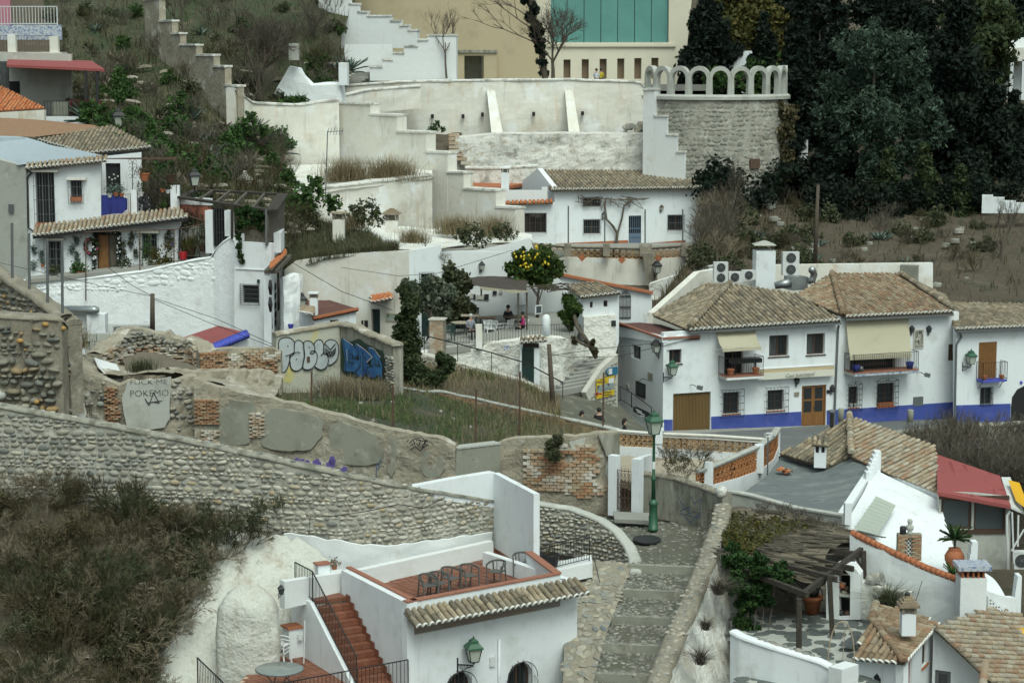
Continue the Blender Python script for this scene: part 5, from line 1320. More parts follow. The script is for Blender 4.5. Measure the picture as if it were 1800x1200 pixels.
# house with grey membrane roof and old tile roof
def sheet(T,name,pts,mk,th=.12):return MB().Xe(pts,(0,0,-th)).Xa(name,MT[mk],T)
rr=[A(1493,732,86),A(1643,784,82.4),A(1651,868,79.2),A(1546,826,81.2),A(1496,802,82)]
T=Xb('old_tile_house','cave house with old ochre tile roof, grey membrane roof and white curved slope','house',A(1500,900,79))
Patch([[(1372,804,85),(1450,815,84),(1500,800,83),(1534,818,81.8)],[(1345,838,82),(1430,850,81),(1500,862,79)],[(1300,868,79),(1400,893,77.4),(1482,905,75.8)]]).Xa('membrane_roof','greyroof',24,16,.04,.8,None,T)
ck=Rib([A(1262,862,78.9),A(1310,869,78.4),(A(1400,894,77)),A(1480,907,75.4)],[10.5]*4);ck.wall(.2,.4,4,.03,1).Xa('front_wall','cement_light',T);ck.cap(.26,.08,.05).Xa('coping','cement_light',T)
Xi(T,[rr[3],rr[2],(1643,784),rr[0],(1496,802)],.23,.34,'tile_pale',300,.12,False,[(rr[4]+UP*.05,rr[0]+UP*.05,.3)],arch=.32)
Xi(T,[A(1372,797,84.6),A(1452,820,82.6),(1496,802),rr[0],(1465,750)],.23,.34,'tile',150,.12,False,(),arch=.36)
Rib([A(1540,820,81.6),A(1484,906,75.5)],[10,10]).wall(.3,.6,2).Xa('ridge_base','white',T);ev=Rib([rr[3]-UP*.02,rr[2]-UP*.02],[A(1546,870,81.2).z,11.0]);ev.wall(.3,.4,4,.03).Xa('wall','white',T)
for i in range(6):
 x,y,Yv=1541-i*3.1,792+i*7.2,81.4-i*.25;a=A(x,y+40,Yv);MB().box(a,.24,.5,A(x,y,Yv).z-a.z).Xa('ridge_step','white',T)
MB().grid([[A(1536,826,81),A(1548,826,80.9)],[A(1520,862,79),A(1534,866,78.8)],[A(1483,926,75),A(1500,932,74.6)],[A(1483,975,74.9),A(1500,975,74.5)]]).Xa('ridge_wall','white',T)
a=A(1489,935,74.8);MB().box(a,.24,.35,A(1489,883,74.8).z-a.z).Xa('ridge_post','white',T)
Patch([[(1540,826,81),(1585,848,80.4),(1652,880,79)],[(1532,868,78.6),(1590,880,78.4),(1668,935,77)],[(1498,935,74.6),(1590,945,75.6),(1690,985,75)],[(1500,990,73.6),(1610,990,74),(1745,1015,73.4)],[(1500,1060,72.4),(1640,1040,72.4),(1775,1065,71.6)],[(1500,1130,72),(1690,1110,71.4),(1790,1110,70.6)]]).Xa('white_slope','white',40,40,.02,.5,None,T)
fl_=Fac(A(1493,930,73.9),A(1570,930,75));k_=[A(1507,912,74.3),A(1540,877,77),A(1575,893,77),A(1543,946,74.2),A(1500,935,73.7)]
m=MB();rows=[]
for i in range(31):
 t=i/30;a,b=k_[0].lerp(k_[1],0),0
 p0,p1=k_[1].lerp(k_[4],t),k_[2].lerp(k_[3],t);z=UP*(.12+.035*sin(i*2.1));rows.append([p0+z,p1+z])
m.grid(rows);o=m.Xa('corrugated_sheet',mat('pale green corrugated sheet',(.34,.38,.33),.6),None);tag(o,'pale green corrugated sheet leaning on the white slope','sheet')
MB().Xf([A(1500,950,73.4),A(1541,874,77.2)],.035,5).Xa('edge_pole','white_plastic',o)
sp=Fac(A(1578,970,73.6),A(1620,975,73.6));T2=Xb('brick_screen','small brick screen with checkered blue tile panel on the white slope','screen',sp.w(.4,11));r=sp.Xj(1578,939,1620,985)
hole=sp.Xj(1590.5,946,1605,978);MB().Xd([(r[0],r[2]),(r[1],r[2]),(r[1],r[3]),(r[0],r[3])],[[(hole[0],hole[2]),(hole[1],hole[2]),(hole[1],hole[3]),(hole[0],hole[3])]],sp,0,.3).Xa('panel_body','mortar',T2)
Xh('brick','bricks',Xm('brick'),Xl(sp,.24,.07,.03,lambda u,z:not(hole[0]<u<hole[1]and hole[2]<z<hole[3]),r[0],r[1],r[2],r[3],0,.01),T2,120)
cw_,chh=(hole[1]-hole[0])/5,(hole[3]-hole[2])/9;m=MB()
for i in range(5):
 for j in range(9):
  if(i+j)%2:m.Xc(sp,(hole[0]+i*cw_,hole[0]+(i+1)*cw_-.002,hole[2]+j*chh,hole[2]+(j+1)*chh-.002),-.06,.06)
m.Xa('lattice_grid','acwhite',T2);MB().Xc(sp,hole,-.2,.02).Xa('lattice_back','ink',T2)
p=sp.w(sp.uz(1600,938)[0],r[3],-.1);T2=Xb('garden_bust','small pale bust standing on the brick screen','statue',p)
MB().Xg(p,[(.10,0),(.10,.06),(.06,.08),(.14,.18),(.15,.28),(.06,.34),(.09,.40),(.10,.47),(.07,.54),(0,.56)],10).Xa('bust','cement_light',T2,True)
p=sp.w(sp.uz(1588,938)[0],r[3],-.1);tag(MB().Xg(p,[(.10,0),(.12,.05),(.12,.24),(.09,.28),(.05,.29)],10).Xa('jar','black',None,True),'small black jar standing on the brick screen','jar')
p=A(1677,1000,72.6);T2=Xb('terracotta_urn','large terracotta urn with a spiky yucca above the blue tiled chimney','plant',p)
MB().Xg(p,[(.16,0),(.24,.1),(.34,.35),(.35,.5),(.26,.66),(.20,.72),(.23,.76),(.18,.77)],14).Xa('urn','wood_brown' if 0 else MT['terracotta'],T2,True)
inst('yucca_blades',agave_mesh('leaf_ivy',34,.75,'yucca_blades'),T2,MX.Translation(p+UP*1.05));MB().Xf([p+UP*.7,p+UP*1.08],.045,6).Xa('stem','bark',T2)
p=A(1676,1010,71.6);T2=Xb('small_yucca','small spiky yucca at the foot of the urn beside the orange coping','plant',p);inst('yucca_blades',agave_mesh('leaf_green',20,.55,'yucca_blades'),T2,MX.Translation(p))
for i,(x,y)in enumerate(((1710,950),(1709,958),(1708,972),(1706,988),(1700,996))):
 a=A(x,1010,72);MB().box(a,.2+.03*i,.4+.01*i,A(x,y,72).z-a.z).Xa('ridge_step','white',T)
OW=rib_px([(1494,938),(1560,970),(1625,1000),(1688,1024)],[72.6,71.8,71.0,70.2],zb=[9.6]*4);T2=Xb('garden_wall','grey white garden wall with sloping orange coping','wall',OW.w(2,10))
OW.wall(.3,.3,8,.05,1.2).Xa('wall_body','white_pale',T2);c=MB();k=22
for i in range(k):
 u0,u1=OW.L*i/k,OW.L*(i+1)/k-.02;c.Xf([OW.w(u0,OW.zr(u0)[1]+.03,-.1),OW.w(u1,OW.zr(u1)[1]+.03,-.1)],.13,8)
c.Xa('coping','terracotta',T2,True)
lw=rib_px([(1510,1022),(1560,1036),(1602,1042)],[71,70.6,70.3],zb=[9.8]*3);lw.wall(.5,.3,4,.06,1.5).Xa('low_bench','white_flake',T2)
rk=[mtx(V((ru(.2,.4),0,0)),UP*ru(.15,.3),V((0,-ru(.2,.3),0)),A(ru(1527,1556),ru(1018,1026),70.9))for _ in range(14)];Xh('rubble_stone','rubble',Xn('stone'),rk,T2,20)
cf=Fac(A(1688,1100,69),A(1734,1100,69));T2=Xb('tiled_chimney','square white chimney block with blue and white glazed cap','chimney',cf.w(.4,9));r=cf.Xj(1687,1016,1733,1145)
MB().Xc(cf,r,0,.8).Xa('shaft','white_pale',T2);m=MB()
for q in(0,.23,.47,.7,.93):u=r[0]+(r[1]-r[0])*(.05+.85*q);m.Xc(cf,(u,u+.07,r[3]+.002,r[3]+.26),-.03,.7)
m.Xa('cap_post','terracotta',T2);MB().Xc(cf,(r[0]-.1,r[1]+.14,r[3]+.264,r[3]+.42),.1,1.0).Xa('cap','bluewhite',T2)
gf2=Fac(A(1650,900,78.2),A(1774,912,78.2));T=Xb('glazed_room','wooden framed window bay under a faded red roof','house',gf2.w(1,11));m=MB()
h1,h2=gf2.Xj(1654,877,1708,930),gf2.Xj(1712,880,1768,934)
MB().Xd([gf2.uz(x,y)for x,y in((1650,1000),(1776,1000),(1776,874),(1650,861))],[[(h[0],h[2]),(h[1],h[2]),(h[1],h[3]),(h[0],h[3])]for h in(h1,h2)],gf2,0,.3).Xa('wall','cement_light',T)
for h,w_ in((h1,1),(h2,1)):Xs(T,gf2,h,.1,'wood_brown',0,0,pane='pane_blue',fw=.09)
MB().Xc(gf2,(h1[0]-.1,h2[1]+.1,h1[3]+.01,h1[3]+.14),.06,.1).Xa('lintel','wood_brown',T);MB().Xc(gf2,(h1[0]-.1,h2[1]+.1,h1[2]-.16,h1[2]-.01),.06,.1).Xa('sill','wood_brown',T)
rd=[A(1648,864,77.9),A(1777,888,77.6),A(1758,836,81),A(1646,798,83.4)];MB().Xe([rd[0],rd[1],rd[2],rd[3]],(0,0,-.14)).Xa('roof','redroof',T)
for a,b in(((.2,.9),(.25,.1)),((.42,.95),(.45,.05)),((.8,.95),(.78,.1)),((.2,.35),(.42,.35)),((.2,.7),(.42,.7)),((.8,.5),(.97,.5))):
 q=[rd[0].lerp(rd[1],u).lerp(rd[3].lerp(rd[2],u),v)+UP*.006 for u,v in(a,b)];MB().bar(q[0],q[1],.22,.01).Xa('repair_strip',mat('dark red paint strip',(.22,.04,.04),.8),T)
m=MB();m.Xf([A(1770,905,77.8),A(1770,935,77.8),A(1772,1000,77.8)],.05,7);m.Xf([A(1776,897,77.8),A(1770,906,77.8)],.05,7);m.Xa('drain_pipe','white_plastic',T)
MB().Xe([A(1760,838,80.6),A(1776,838,80.6),A(1800,900,78),A(1777,890,77.6)],(0,0,-.08)).Xa('side_sheet','acwhite',T)
o=MB().grid([[A(1772,843,79.6),A(1792,848,79.4)],[A(1786,880,78),A(1812,900,77.6)]]).Xa('yellow_awning','yellow',None);tag(o,'yellow awning edge beside the faded red roof','awning')
T=Xb('tube_frame','white tubular frame leaning beside the window bay','frame',A(1790,990,77));m=MB()
for a,b in(((1778,968),(1800,930)),((1779,900),(1782,990)),((1790,905),(1789,960))):m.Xf([A(*a,77),A(*b,77)],.035,6)
m.Xa('tubes','white_plastic',T)
def aircon(label,fac,r,fans=1,dep=.38,group='air conditioner outdoor units',mk='acwhite'):
 T=Xb('air_conditioner',label,'air conditioner',fac.w((r[0]+r[1])/2,r[2]),group);MB().Xc(fac,r,0,dep).Xa('casing',MT[mk],T)
 h=(r[3]-r[2])/fans;rad=min(h*.42,(r[1]-r[0])*.40);n=fac.n
 for k in range(fans):
  c=fac.w(r[0]+(r[1]-r[0])*(.5 if fans>1 else .45),r[2]+h*(k+.5),.004);o=MB().Xg(c,[(0,0),(rad,0),(rad,.03),(rad*.93,.035),(rad*.9,.01),(.0,.012)],20,n).Xa('fan_guard','acgrille',T)
  m=MB()
  for q in range(6):a=q*1.047;x,y=fac.t*cos(a)+UP*sin(a),0;m.bar(c+n*.03,c+n*.03+x*rad*.95,.012)
  for q in(.35,.7):m.Xf([c+n*.032+(fac.t*cos(a)+UP*sin(a))*rad*q for a in[i*.5236 for i in range(13)]],.007,4)
  m.Xg(c+n*.03,[(rad*.2,0),(rad*.2,.02),(0,.025)],10,n);m.Xa('guard_ring','irongrey',o)
 return T
af=Fac(A(1780,990,77.4),A(1810,990,77.4));aircon('air conditioner unit at the frame edge below the tubular frame',af,af.Xj(1783,970,1812,1000),1,group=None)
df=Fac(A(1732,1100,69.6),A(1800,1100,70.4));T=Xb('white_annex','white annex with pierced slanting hood over a dark doorway','house',df.w(.8,9));h=df.Xj(1731,1076,1769,1160)
MB().Xd([df.uz(x,y)for x,y in((1726,1200),(1786,1200),(1786,1050),(1772,1050),(1732,1038),(1726,1046))],[[(h[0],h[2]),(h[1],h[2]),(h[1],h[3]),(h[0],h[3])]],df,0,.3).Xa('wall','white',T);MB().Xc(df,h,-.25,.02).Xa('door','curtain',T)
o=MB().Xd([df.uz(x,y)for x,y in((1733,1076),(1771,1076),(1733,1046))],[],df,.12,.1).Xa('hood','white',T);m=MB()
for i in range(7):
 for j in range(4):
  x,y=1737+i*5,1071-j*6
  if y>1050+(x-1733)*.68:m.Xc(df,(lambda q:(q[0]-.025,q[0]+.025,q[1]-.025,q[1]+.025))(df.uz(x,y)),.124,.01)
m.Xa('hood_hole','ink',o)
for i in range(9):a=A(1785,1110,70.6);x,y=1786-i*.7,1009+i*6.5;MB().box(A(x,1120,70.8-i*.02),.14,.5-i*.02,A(x,y,70.8).z-A(x,1120,70.8).z).Xa('ridge_step','white',T)
o=MB().Xg(A(1795,1125,69),[(.28,0),(.34,.1),(.34,.3),(.30,.4),(.0,.42)],14).Xa('barrel','yellow',None,True);tag(o,'yellow tub at the frame edge beside the white annex','tub')
# small white hut with tiled hip roof, second tile roof
hf,hs=Fac(A(1503,1180,64.6),A(1588,1180,63.2)),Fac(A(1588,1180,63.2),A(1638,1160,66.4));T=Xb('small_hut','small white hut with tiled hip roof in the lower corner','house',A(1560,1230,64))
MB().Xd([hf.uz(x,y)for x,y in((1503,1260),(1588,1260),(1588,1158),(1503,1152))],[],hf,0,.25).Xa('wall','white',T)
h=hs.Xj(1621,1128,1630,1168);hd=hs.Xj(1592,1160,1603,1230);MB().Xd([hs.uz(x,y)for x,y in((1588,1260),(1640,1260),(1642,1106),(1588,1158))],[[(q[0],q[2]),(q[1],q[2]),(q[1],q[3]),(q[0],q[3])]for q in(h,hd)],hs,0,.25).Xa('wall','white',T)
Xs(T,hs,h,.1,'wood_brown',0,sill='terracotta');MB().Xc(hs,hd,-.08,.03).Xa('shutter',mat('rose painted shutter',(.25,.11,.11),.7),T)
c0,c1,c2,pk,c3=A(1499,1158,64.5),A(1590,1166,62.9),A(1650,1097,66.6),A(1560,1082,65.6),A(1540,1066,67.6)
Xi(T,[c0,c1,A(1560,1120,64.4),A(1532,1094,65.6)],.25,.34,'tile_warm',120,.06,True,(),arch=.5)
Xi(T,[c1,c2,A(1590,1064,67.6),c3,A(1530,1092,65.7),A(1560,1120,64.4)],.25,.32,'tile_warm',180,.06,True,[(A(1532,1094,65.6)+UP*.05,c3+UP*.05,.3),(c1,A(1532,1092,65.7)+UP*.03,.26)],arch=.42)
def chimney(T,px,ytop,ybot,Y,w,mk='white',cap='pyr',name='chimney',wpx=None,capm='tile_warm'):
 a=A(px,ybot,Y);H=A(px,ytop,Y).z-a.z;o=MB().box(a,w,w,H).Xa(name,MT[mk],T);b=a+UP*H;m=MB()
 for sx in(-1,1):
  for sy in(-1,1):m.box(b+V((sx*w*.42,sy*w*.42,.002)),w*.2,w*.2,w*.5)
 m.box(b+V((0,0,.004)),w*.5,w*.5,w*.4);m.Xa('smoke_gap','mortar' if cap!='dark' else MT['dark'],o)
 c=MB();z=w*.5
 if cap=='slab':c.box(b+UP*z,w*1.35,w*1.35,.08)
 else:
  for k in range(4):q=1.45-k*.34;c.box(b+UP*(z+k*.085),w*q,w*q,.082)
 c.Xa('chimney_cap',MT[capm],o);return o
chimney(T,1595,1076,1114,64.6,.44);p=A(1595,1044,64.6);MB().ball(p,.09,n=8,m=6).Xa('finial','iron',T,True);MB().Xf([A(1610,1055,64.6),A(1621,1020,64.6)],.012,4).Xa('rod','rust',T)
MB().Xc(hf,hf.Xj(1536,1190,1548,1215),.012,.01).Xa('emblem','ink',T);u,z=hf.uz(1542,1189);m=MB();m.Xg(hf.w(u,z,.003),[(0,0),(.09,0),(.09,.012),(0,.012)],12,hf.n)
for a in range(3):m.bar(hf.w(u,z,.01),hf.w(u+.12*cos(a*1.57),z+.12*sin(a*1.57),.01),.03,.01)
m.Xa('emblem','ink',T);MB().Xc(hf,hf.Xj(1540.6,1196,1543.4,1215),.016,.004).Xa('emblem_gap','white',T)
wf=Fac(A(1636,1170,65.9),A(1740,1190,65.0));T=Xb('corner_house','white house wall with sloping ochre tile roof in the corner','house',A(1690,1220,65))
h=wf.Xj(1643,1178,1671,1215);MB().Xd([wf.uz(x,y)for x,y in((1636,1270),(1745,1270),(1734,1180),(1641,1105))],[[(h[0],h[2]),(h[1],h[2]),(h[1],h[3]),(h[0],h[3])]],wf,0,.3).Xa('wall','white',T);Xs(T,wf,h,.05,'irongrey',0,fw=.12)
Xi(T,[A(1642,1103,65.7),A(1745,1200,63.6),A(1860,1250,64),A(1860,1120,70),A(1740,1090,70.6)],.25,.34,'tile_pale',220,.06,False,[(A(1732,1170,64.6),A(1722,1235,62.5),.3)],arch=.4)
# slate patio, pergola, white curved wall
PF=Patch([[(1280,1075,71.8),(1400,1080,71.4),(1540,1075,71.6)],[(1290,1140,67.3),(1400,1150,66.6),(1560,1150,66.6)],[(1300,1220,63),(1400,1220,63),(1530,1220,63)]])
for r_ in PF.G:
 for p in r_:p.z=10.3
o=PF.Xa('slate_patio','cement_light',10,10,0);ms=[]
for k in range(420):
 p=PF.at(rnd(),ru(0,.95));px,py,_=proj(p)
 if any((p-m_.translation).length<.34 for m_ in ms):continue
 a=ru(0,3.1);X=V((cos(a),sin(a),0));ms.append(mtx(X*ru(.48,.7),UP*ru(.02,.04),V((X.y,-X.x,0))*ru(.36,.5),p))
Xh('slate_paver','slate_pavers',Xn('slate',True),ms,o,220)
T=Xb('reed_pergola','old timber pergola with collapsing reed roof over the slate patio','pergola',Z(1463,1118,10.3))
RP=Patch([[(1268,888,77.6),(1400,902,76.2),(1545,944,73.8)],[(1268,940,73.8),(1360,955,72.6),(1460,965,72.4)],[(1278,985,71),(1370,1010,69.8),(1450,1030,68.9)]]);RP.Xa('reed_roof','reed',34,24,.10,1.1,None,T)
for(a,b,Yb)in(((1463,1118),(1458,1010),68.9),((1404,1150),(1405,1052),66.6),((1519,1030),(1518,968),72)):MB().bar(A(*a,Yb),A(*b,Yb),.16,.16).rough(.02,3).Xa('post','wood_dark',T)
for a,b in(((1418,946,74.2),(1536,962,73)),((1392,962,73.2),(1520,975,72)),((1386,972,72),(1500,1000,70.4)),((1400,990,71),(1480,1006,69.6)),((1340,985,71),(1470,1018,68.8)),((1475,944,74.4),(1536,958,73.4)),((1300,1000,70.4),(1420,1045,67.4))):MB().bar(A(*a),A(*b),.14,.18).rough(.02,3).Xa('beam','wood_dark',T)
MB().bar(A(1410,1045,67.6),A(1535,950,73.4),.16,.18).Xa('beam','wood_dark',T);MB().bar(A(1514,998,72),A(1505,975,72),.1).Xa('brace','wood_dark',T)
sl=[]
for k in range(120):
 u,v=ru(.02,.95),ru(.05,.98);p=RP.at(u,v)+UP*ru(.06,.14);d=(RP.at(min(u+.1,1),v)-RP.at(max(u-.1,0),v)).normalized();X=(d+V((ru(-.2,.2),ru(-.2,.2),ru(-.05,.05)))).normalized();sl.append(mtx(X*ru(.8,2.2),UP*.03,X.cross(UP)*ru(.03,.07),p))
Xh('cane','canes',Xm('brick_pale')and[MB().Xe([V((-.5,-.5,-.5)),V((.5,-.5,-.5)),V((.5,-.5,.5)),V((-.5,-.5,.5))],(0,1,0)).mesh('cane',MT['wood_old'])],sl,T,120)
bk=Rib([A(1270,935,77),A(1380,1020,75),A(1400,1040,72.6),A(1510,1015,72)],[10.2]*4);T=Xb('patio_wall','grey wall behind the slate patio under the pergola','wall',bk.w(2,10.3));bk.wall(.3,.3,5,.06).Xa('wall_body','cement_dark',T)
kf=Fac(A(1455,1060,71),A(1512,1060,70.6));T=Xb('patio_oven','whitewashed masonry oven niche full of pots behind the pergola post','oven',kf.w(.6,10.3));h=[kf.uz(x,y)for x,y in((1474,1084),(1494,1082),(1494,1012),(1484,1000),(1474,1012))]
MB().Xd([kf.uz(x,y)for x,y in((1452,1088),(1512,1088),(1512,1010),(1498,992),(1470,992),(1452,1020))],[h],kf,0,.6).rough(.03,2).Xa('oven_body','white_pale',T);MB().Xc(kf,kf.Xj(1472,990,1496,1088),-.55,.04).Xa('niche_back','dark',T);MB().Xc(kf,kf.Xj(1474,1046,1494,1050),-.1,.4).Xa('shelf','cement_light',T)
for x,y,s_,mk,lb in((1480,1030,.13,'terracotta','orange clay jug on the upper shelf of the patio oven niche'),(1488,1034,.1,'wood_brown','small brown pot behind the orange jug in the patio oven niche'),(1484,1044,.12,'mortar','earthen bowl at the shelf edge of the patio oven niche'),(1478,1080,.14,'iron','black pot on the floor of the patio oven niche'),(1490,1080,.13,'wood_brown','brown pot on the floor of the patio oven niche')):
 p=kf.p(x,y+4,-.25);tag(MB().Xg(p,[(s_*.5,0),(s_,s_*.7),(s_*.9,s_*1.4),(s_*.55,s_*1.8)],9).Xa('clay_jug',MT[mk],None,True),lb,'jug')
p=Z(1428,1078,10.3);T=Xb('flower_pot','big terracotta pot with wire hoop on the slate patio','pot',p);MB().Xg(p,[(.22,0),(.3,.5),(.36,.52),(.36,.64),(.3,.64),(.28,.5)],14).Xa('pot','terracotta',T,True);MB().Xg(p+UP*.645,[(.2,0),(.26,.28),(.22,.28),(.0,.1)],12).Xa('inner_pot','black',T,True)
MB().Xf([p+V((.34*cos(a),0,.6+.55*sin(a)))for a in[i*.35 for i in range(10)]],.015,5).Xa('hoop','iron',T)
T=Xb('cane_hoop','tall bent cane hoop standing on the slate patio','hoop',Z(1478,1185,10.3));b=Z(1478,1195,10.3);MB().Xf([b+V((-.42*cos(a),0,1.9*max(0,sin(a))**.6))for a in[i*.2618 for i in range(13)]],.022,5).Xa('hoop','tile_pale',T);MB().Xf([b,b+V((.12,.1,1.75))],.015,4).Xa('stake','tile_pale',T)
T=Xb('metal_table','low grey slatted metal panel lying on the slate patio','panel',Z(1493,1125,10.3));a=Z(1475,1130,10.45);m=MB()
for k in range(8):m.bar(Z(1476+k*3.2,1132-k*2.2,10.52),Z(1500+k*3.0,1136-k*2.4,10.52),.13,.03)
m.Xa('slat','irongrey',T)
for x in(1480,1505,1520):MB().Xf([Z(x,1128,10.3),Z(x,1127,10.5)],.025,5).Xa('leg','irongrey',T)
cwl=rib_px([(1186,990),(1215,1020),(1285,1110),(1300,1120),(1360,1140),(1440,1164),(1458,1172)],[69.5,67.5,64.8,64.4,63.6,62.8,62.6],zb=[8]*7);cwl=Rib([A(1284,1112,64.8),A(1300,1121,64.4),A(1360,1141,63.6),A(1440,1165,62.8),A(1459,1175,62.6)],[8]*5)
T=Xb('curved_white_wall','smooth white curved garden wall with stones along its top','wall',cwl.w(1,8));cwl.wall(.3,.2,6,.03,.8).Xa('wall_body','white',T,True);cwl.cap(.36,.09,.04,du=.2).Xa('coping','white',T,True)
Xh('cap_stone','cap_stones',Xn('stone'),[mtx(cwl.t(u)*ru(.15,.35),UP*ru(.06,.14),-cwl.n(u)*ru(.12,.22),cwl.w(u,cwl.zr(u)[1]+.08,-.2))for u in[1.1+.23*k for k in range(9)]if u<cwl.L-.3],T)
fp=Fac(A(1478,1190,61.8),A(1508,1185,62.4));o=MB().Xc(fp,fp.Xj(1479,1172,1508,1260),0,.5).Xa('white_pier','white_pale',None);tag(o,'white garden pier next to the small tiled hut','pier')
T=Xb('patio_ivy','thick green ivy tumbling over the pergola edge beside the path wall','ivy',A(1310,1120,69));cl=Xo([(1295,985,22),(1330,990,24),(1365,1000,22),(1295,1020,24),(1335,1030,22),(1310,1060,22),(1345,1055,16),(1305,1095,18),(1325,1110,14),(1288,965,14),(1385,1015,12)],69.6,.8)
v,f=Xv(Xu(cl,9500,16,.45),.085,.2,.6);Xw('leaves',v,f,MT['leaf_ivy'],T);m=MB()
for k in range(5):m.Xf([A(1300+12*k,1125,69.4),A(1302+14*k,1060,69.8),A(1305+16*k,990,70.2)],.02,4)
m.Xa('stem','twig',T)
T=Xb('yellow_creeper','dry yellowing creeper spread over the reed roof','creeper',A(1330,960,73));v,f=Xv(np.array([RP.at((lambda b:max(0,ru(-.02,.75)*(1.15-b)))(v_),v_)+UP*ru(.02,.3)for v_ in np.random.uniform(.22,.85,2600)]),.07,.2,.6);Xw('leaves',v,f,MT['leaf_yellow'],T)
T=Xb('roof_scrub','bare brown scrub growing along the top of the reed roof','shrub',A(1400,900,76));sm=shrub_mesh('scrub_twigs',MT['twig'],1.0,3,10)
for x,y in((1340,892),(1375,895),(1400,905),(1430,915),(1455,925),(1410,920)):inst('scrub_twigs',sm,T,mtx(V((1.0,0,0)),V((0,1,0)),UP*ru(.6,.9),A(x,y+12,74.8)))
# the long white inn with the blue plinth, its street
Patch([[(1060,700,106),(1100,722,106.4),(1165,758,106.3),(1300,756,107.6),(1470,746,109.9),(1680,736,112.5),(2150,742,116)],[(1040,735,101),(1100,757,100.5),(1180,770,100.5),(1300,772,101),(1420,780,100.5),(1560,775,101),(2150,750,112)],[(1040,770,94),(1100,785,94),(1180,790,94),(1300,800,93),(1420,800,94),(1560,795,96),(2150,770,107)]]).Xa('road','road',60,14,0)
hA,hB,hC,hD=A(1165,740,106.5),A(1680,740,112.6),A(1087,700,112.6),A(1800,740,114.4)
F1=Fac(hA,hB);FL=Fac(hC,hA)
kz=F1.uz(1165,757)[1]
pv=Rib([F1.p(1165,768,1.6),F1.p(1470,757,1.3),F1.p(1690,747,1.4),A(1830,752,112)],[8.5]*4);MB().grid([[F1.p(1165,757,.02),F1.p(1470,746,.02),F1.p(1690,736,.02),A(1830,741,113.5)],[pv.w(u,F1.uz(*q)[1]+.02)for u,q in zip(pv.S,((1165,758),(1470,747),(1690,737),(1690,737)))],[pv.w(u,F1.uz(*q)[1]-.3,.02)for u,q in zip(pv.S,((1165,758),(1470,747),(1690,737),(1690,737)))]]).Xa('pavement','pave',None,kind='structure')
T=Xb('inn','long white two storey inn with cobalt blue plinth, cream awnings and tiled hip roofs','house',F1.w(6,9.5))
g=F1.Xj(1183,690,1249,762);wins=[F1.Xj(1172,614,1198,639),F1.Xj(1352,589,1386,626),F1.Xj(1418,586,1450,623),F1.Xj(1271,689,1300,727),F1.Xj(1349,685,1378,721)]
bd=F1.Xj(1273,612,1306,664);dr=F1.Xj(1409,677,1452,751);wr2=[F1.Xj(1492,679,1508,716),F1.Xj(1542,673,1572,714)];bd2=F1.Xj(1494,628,1574,656)
X0,X1=0,F1.L
xm=F1.uz(1475,650)[0]
MB().Xd([(0,8.8),(xm,8.8),(xm,F1.uz(1475,563)[1]),(0,F1.uz(1165,585)[1])],[[(r[0],r[2]),(r[1],r[2]),(r[1],r[3]),(r[0],r[3])]for r in[g,bd,dr]+wins],F1,0,.35).Xa('wall','white',T)
MB().Xd([(xm,8.8),(X1,8.8),(X1,F1.uz(1680,548)[1]),(xm,F1.uz(1475,556)[1])],[[(r[0],r[2]),(r[1],r[2]),(r[1],r[3]),(r[0],r[3])]for r in wr2+[bd2]],F1,.0,.35).Xa('wall','white',T)
def plinth(f,x0,x1,y0,y1,yb=775):MB().Xd([f.uz(x0,yb),f.uz(x1,yb),f.uz(x1,y1),f.uz(x0,y0)],[],f,.03,.028).Xa('plinth','blue',T)
plinth(F1,1167,1182,737,737);plinth(F1,1250,1408,732,723);plinth(F1,1453,1680,721,706)
MB().Xc(F1,g,-.14,.05).Xa('garage_door','garage',T);m=MB();k=26
for i in range(k):u=g[0]+(g[1]-g[0])*(i+.5)/k;m.Xc(F1,(u-.024,u+.024,g[2],g[3]-.02),-.11,.03)
m.Xa('door_rib','garage',T)
door(T,F1,dr,.1,'wood',2,3,'wood',True)
for r in wins[:1]:Xs(T,F1,r,.14,'wood_brown',1,sill='wood_brown')
for r in wins[1:3]:Xs(T,F1,r,.2,'wood_brown',1,sill='wood_brown',fw=.07,curtain=True)
for r in wins[3:]:Xs(T,F1,r,.2,'wood_brown',1,sill='terracotta',fw=.05);Xy(T,F1,r,6,4,.22,ov=.16)
Xs(T,F1,wr2[0],.2,'wood_brown',1,sill='terracotta',fw=.05);Xy(T,F1,wr2[0],5,5,.2,ov=.14,crest=True)
Xs(T,F1,wr2[1],.2,'wood_brown',1,sill='terracotta',fw=.05);Xy(T,F1,wr2[1],7,5,.2,ov=.14,crest=True)
r=wr2[1];bx=tag(MB().Xc(F1,(r[0]+.05,r[1]-.05,r[2]+.01,r[2]+.22),.06,.16).Xa('window_box','terracotta',None),'terracotta planter box behind the grille of the widest barred inn window','planter')
for x in(1496,1504):q=F1.p(x,715,-.05);tag(MB().Xg(q,[(.07,0),(.1,.18),(.08,.18),(.0,.15)],8).Xa('white_pot','white_plastic',None),'white flower pot behind the narrow window grille, %s'%('nearer the drain pipe' if x<1500 else 'nearer the wide window'),'pot','white pots in the narrow barred window')
lw1=FL.Xj(1110,607,1126,631);MB().Xd([FL.uz(x,y)for x,y in((1087,760),(1165,775),(1165,600),(1087,578))],[[(lw1[0],lw1[2]),(lw1[1],lw1[2]),(lw1[1],lw1[3]),(lw1[0],lw1[3])]],FL,0,.35).Xa('wall','white',T);Xs(T,FL,lw1,.15,'irongrey',1)
f2=Fac(A(1087,570,112.6),A(1165,600,106.5));MB().Xd([FL.uz(x,y)for x,y in((1083,590),(1168,602),(1168,592),(1083,571))],[],FL,.12,.3).Xa('cornice','white',T)
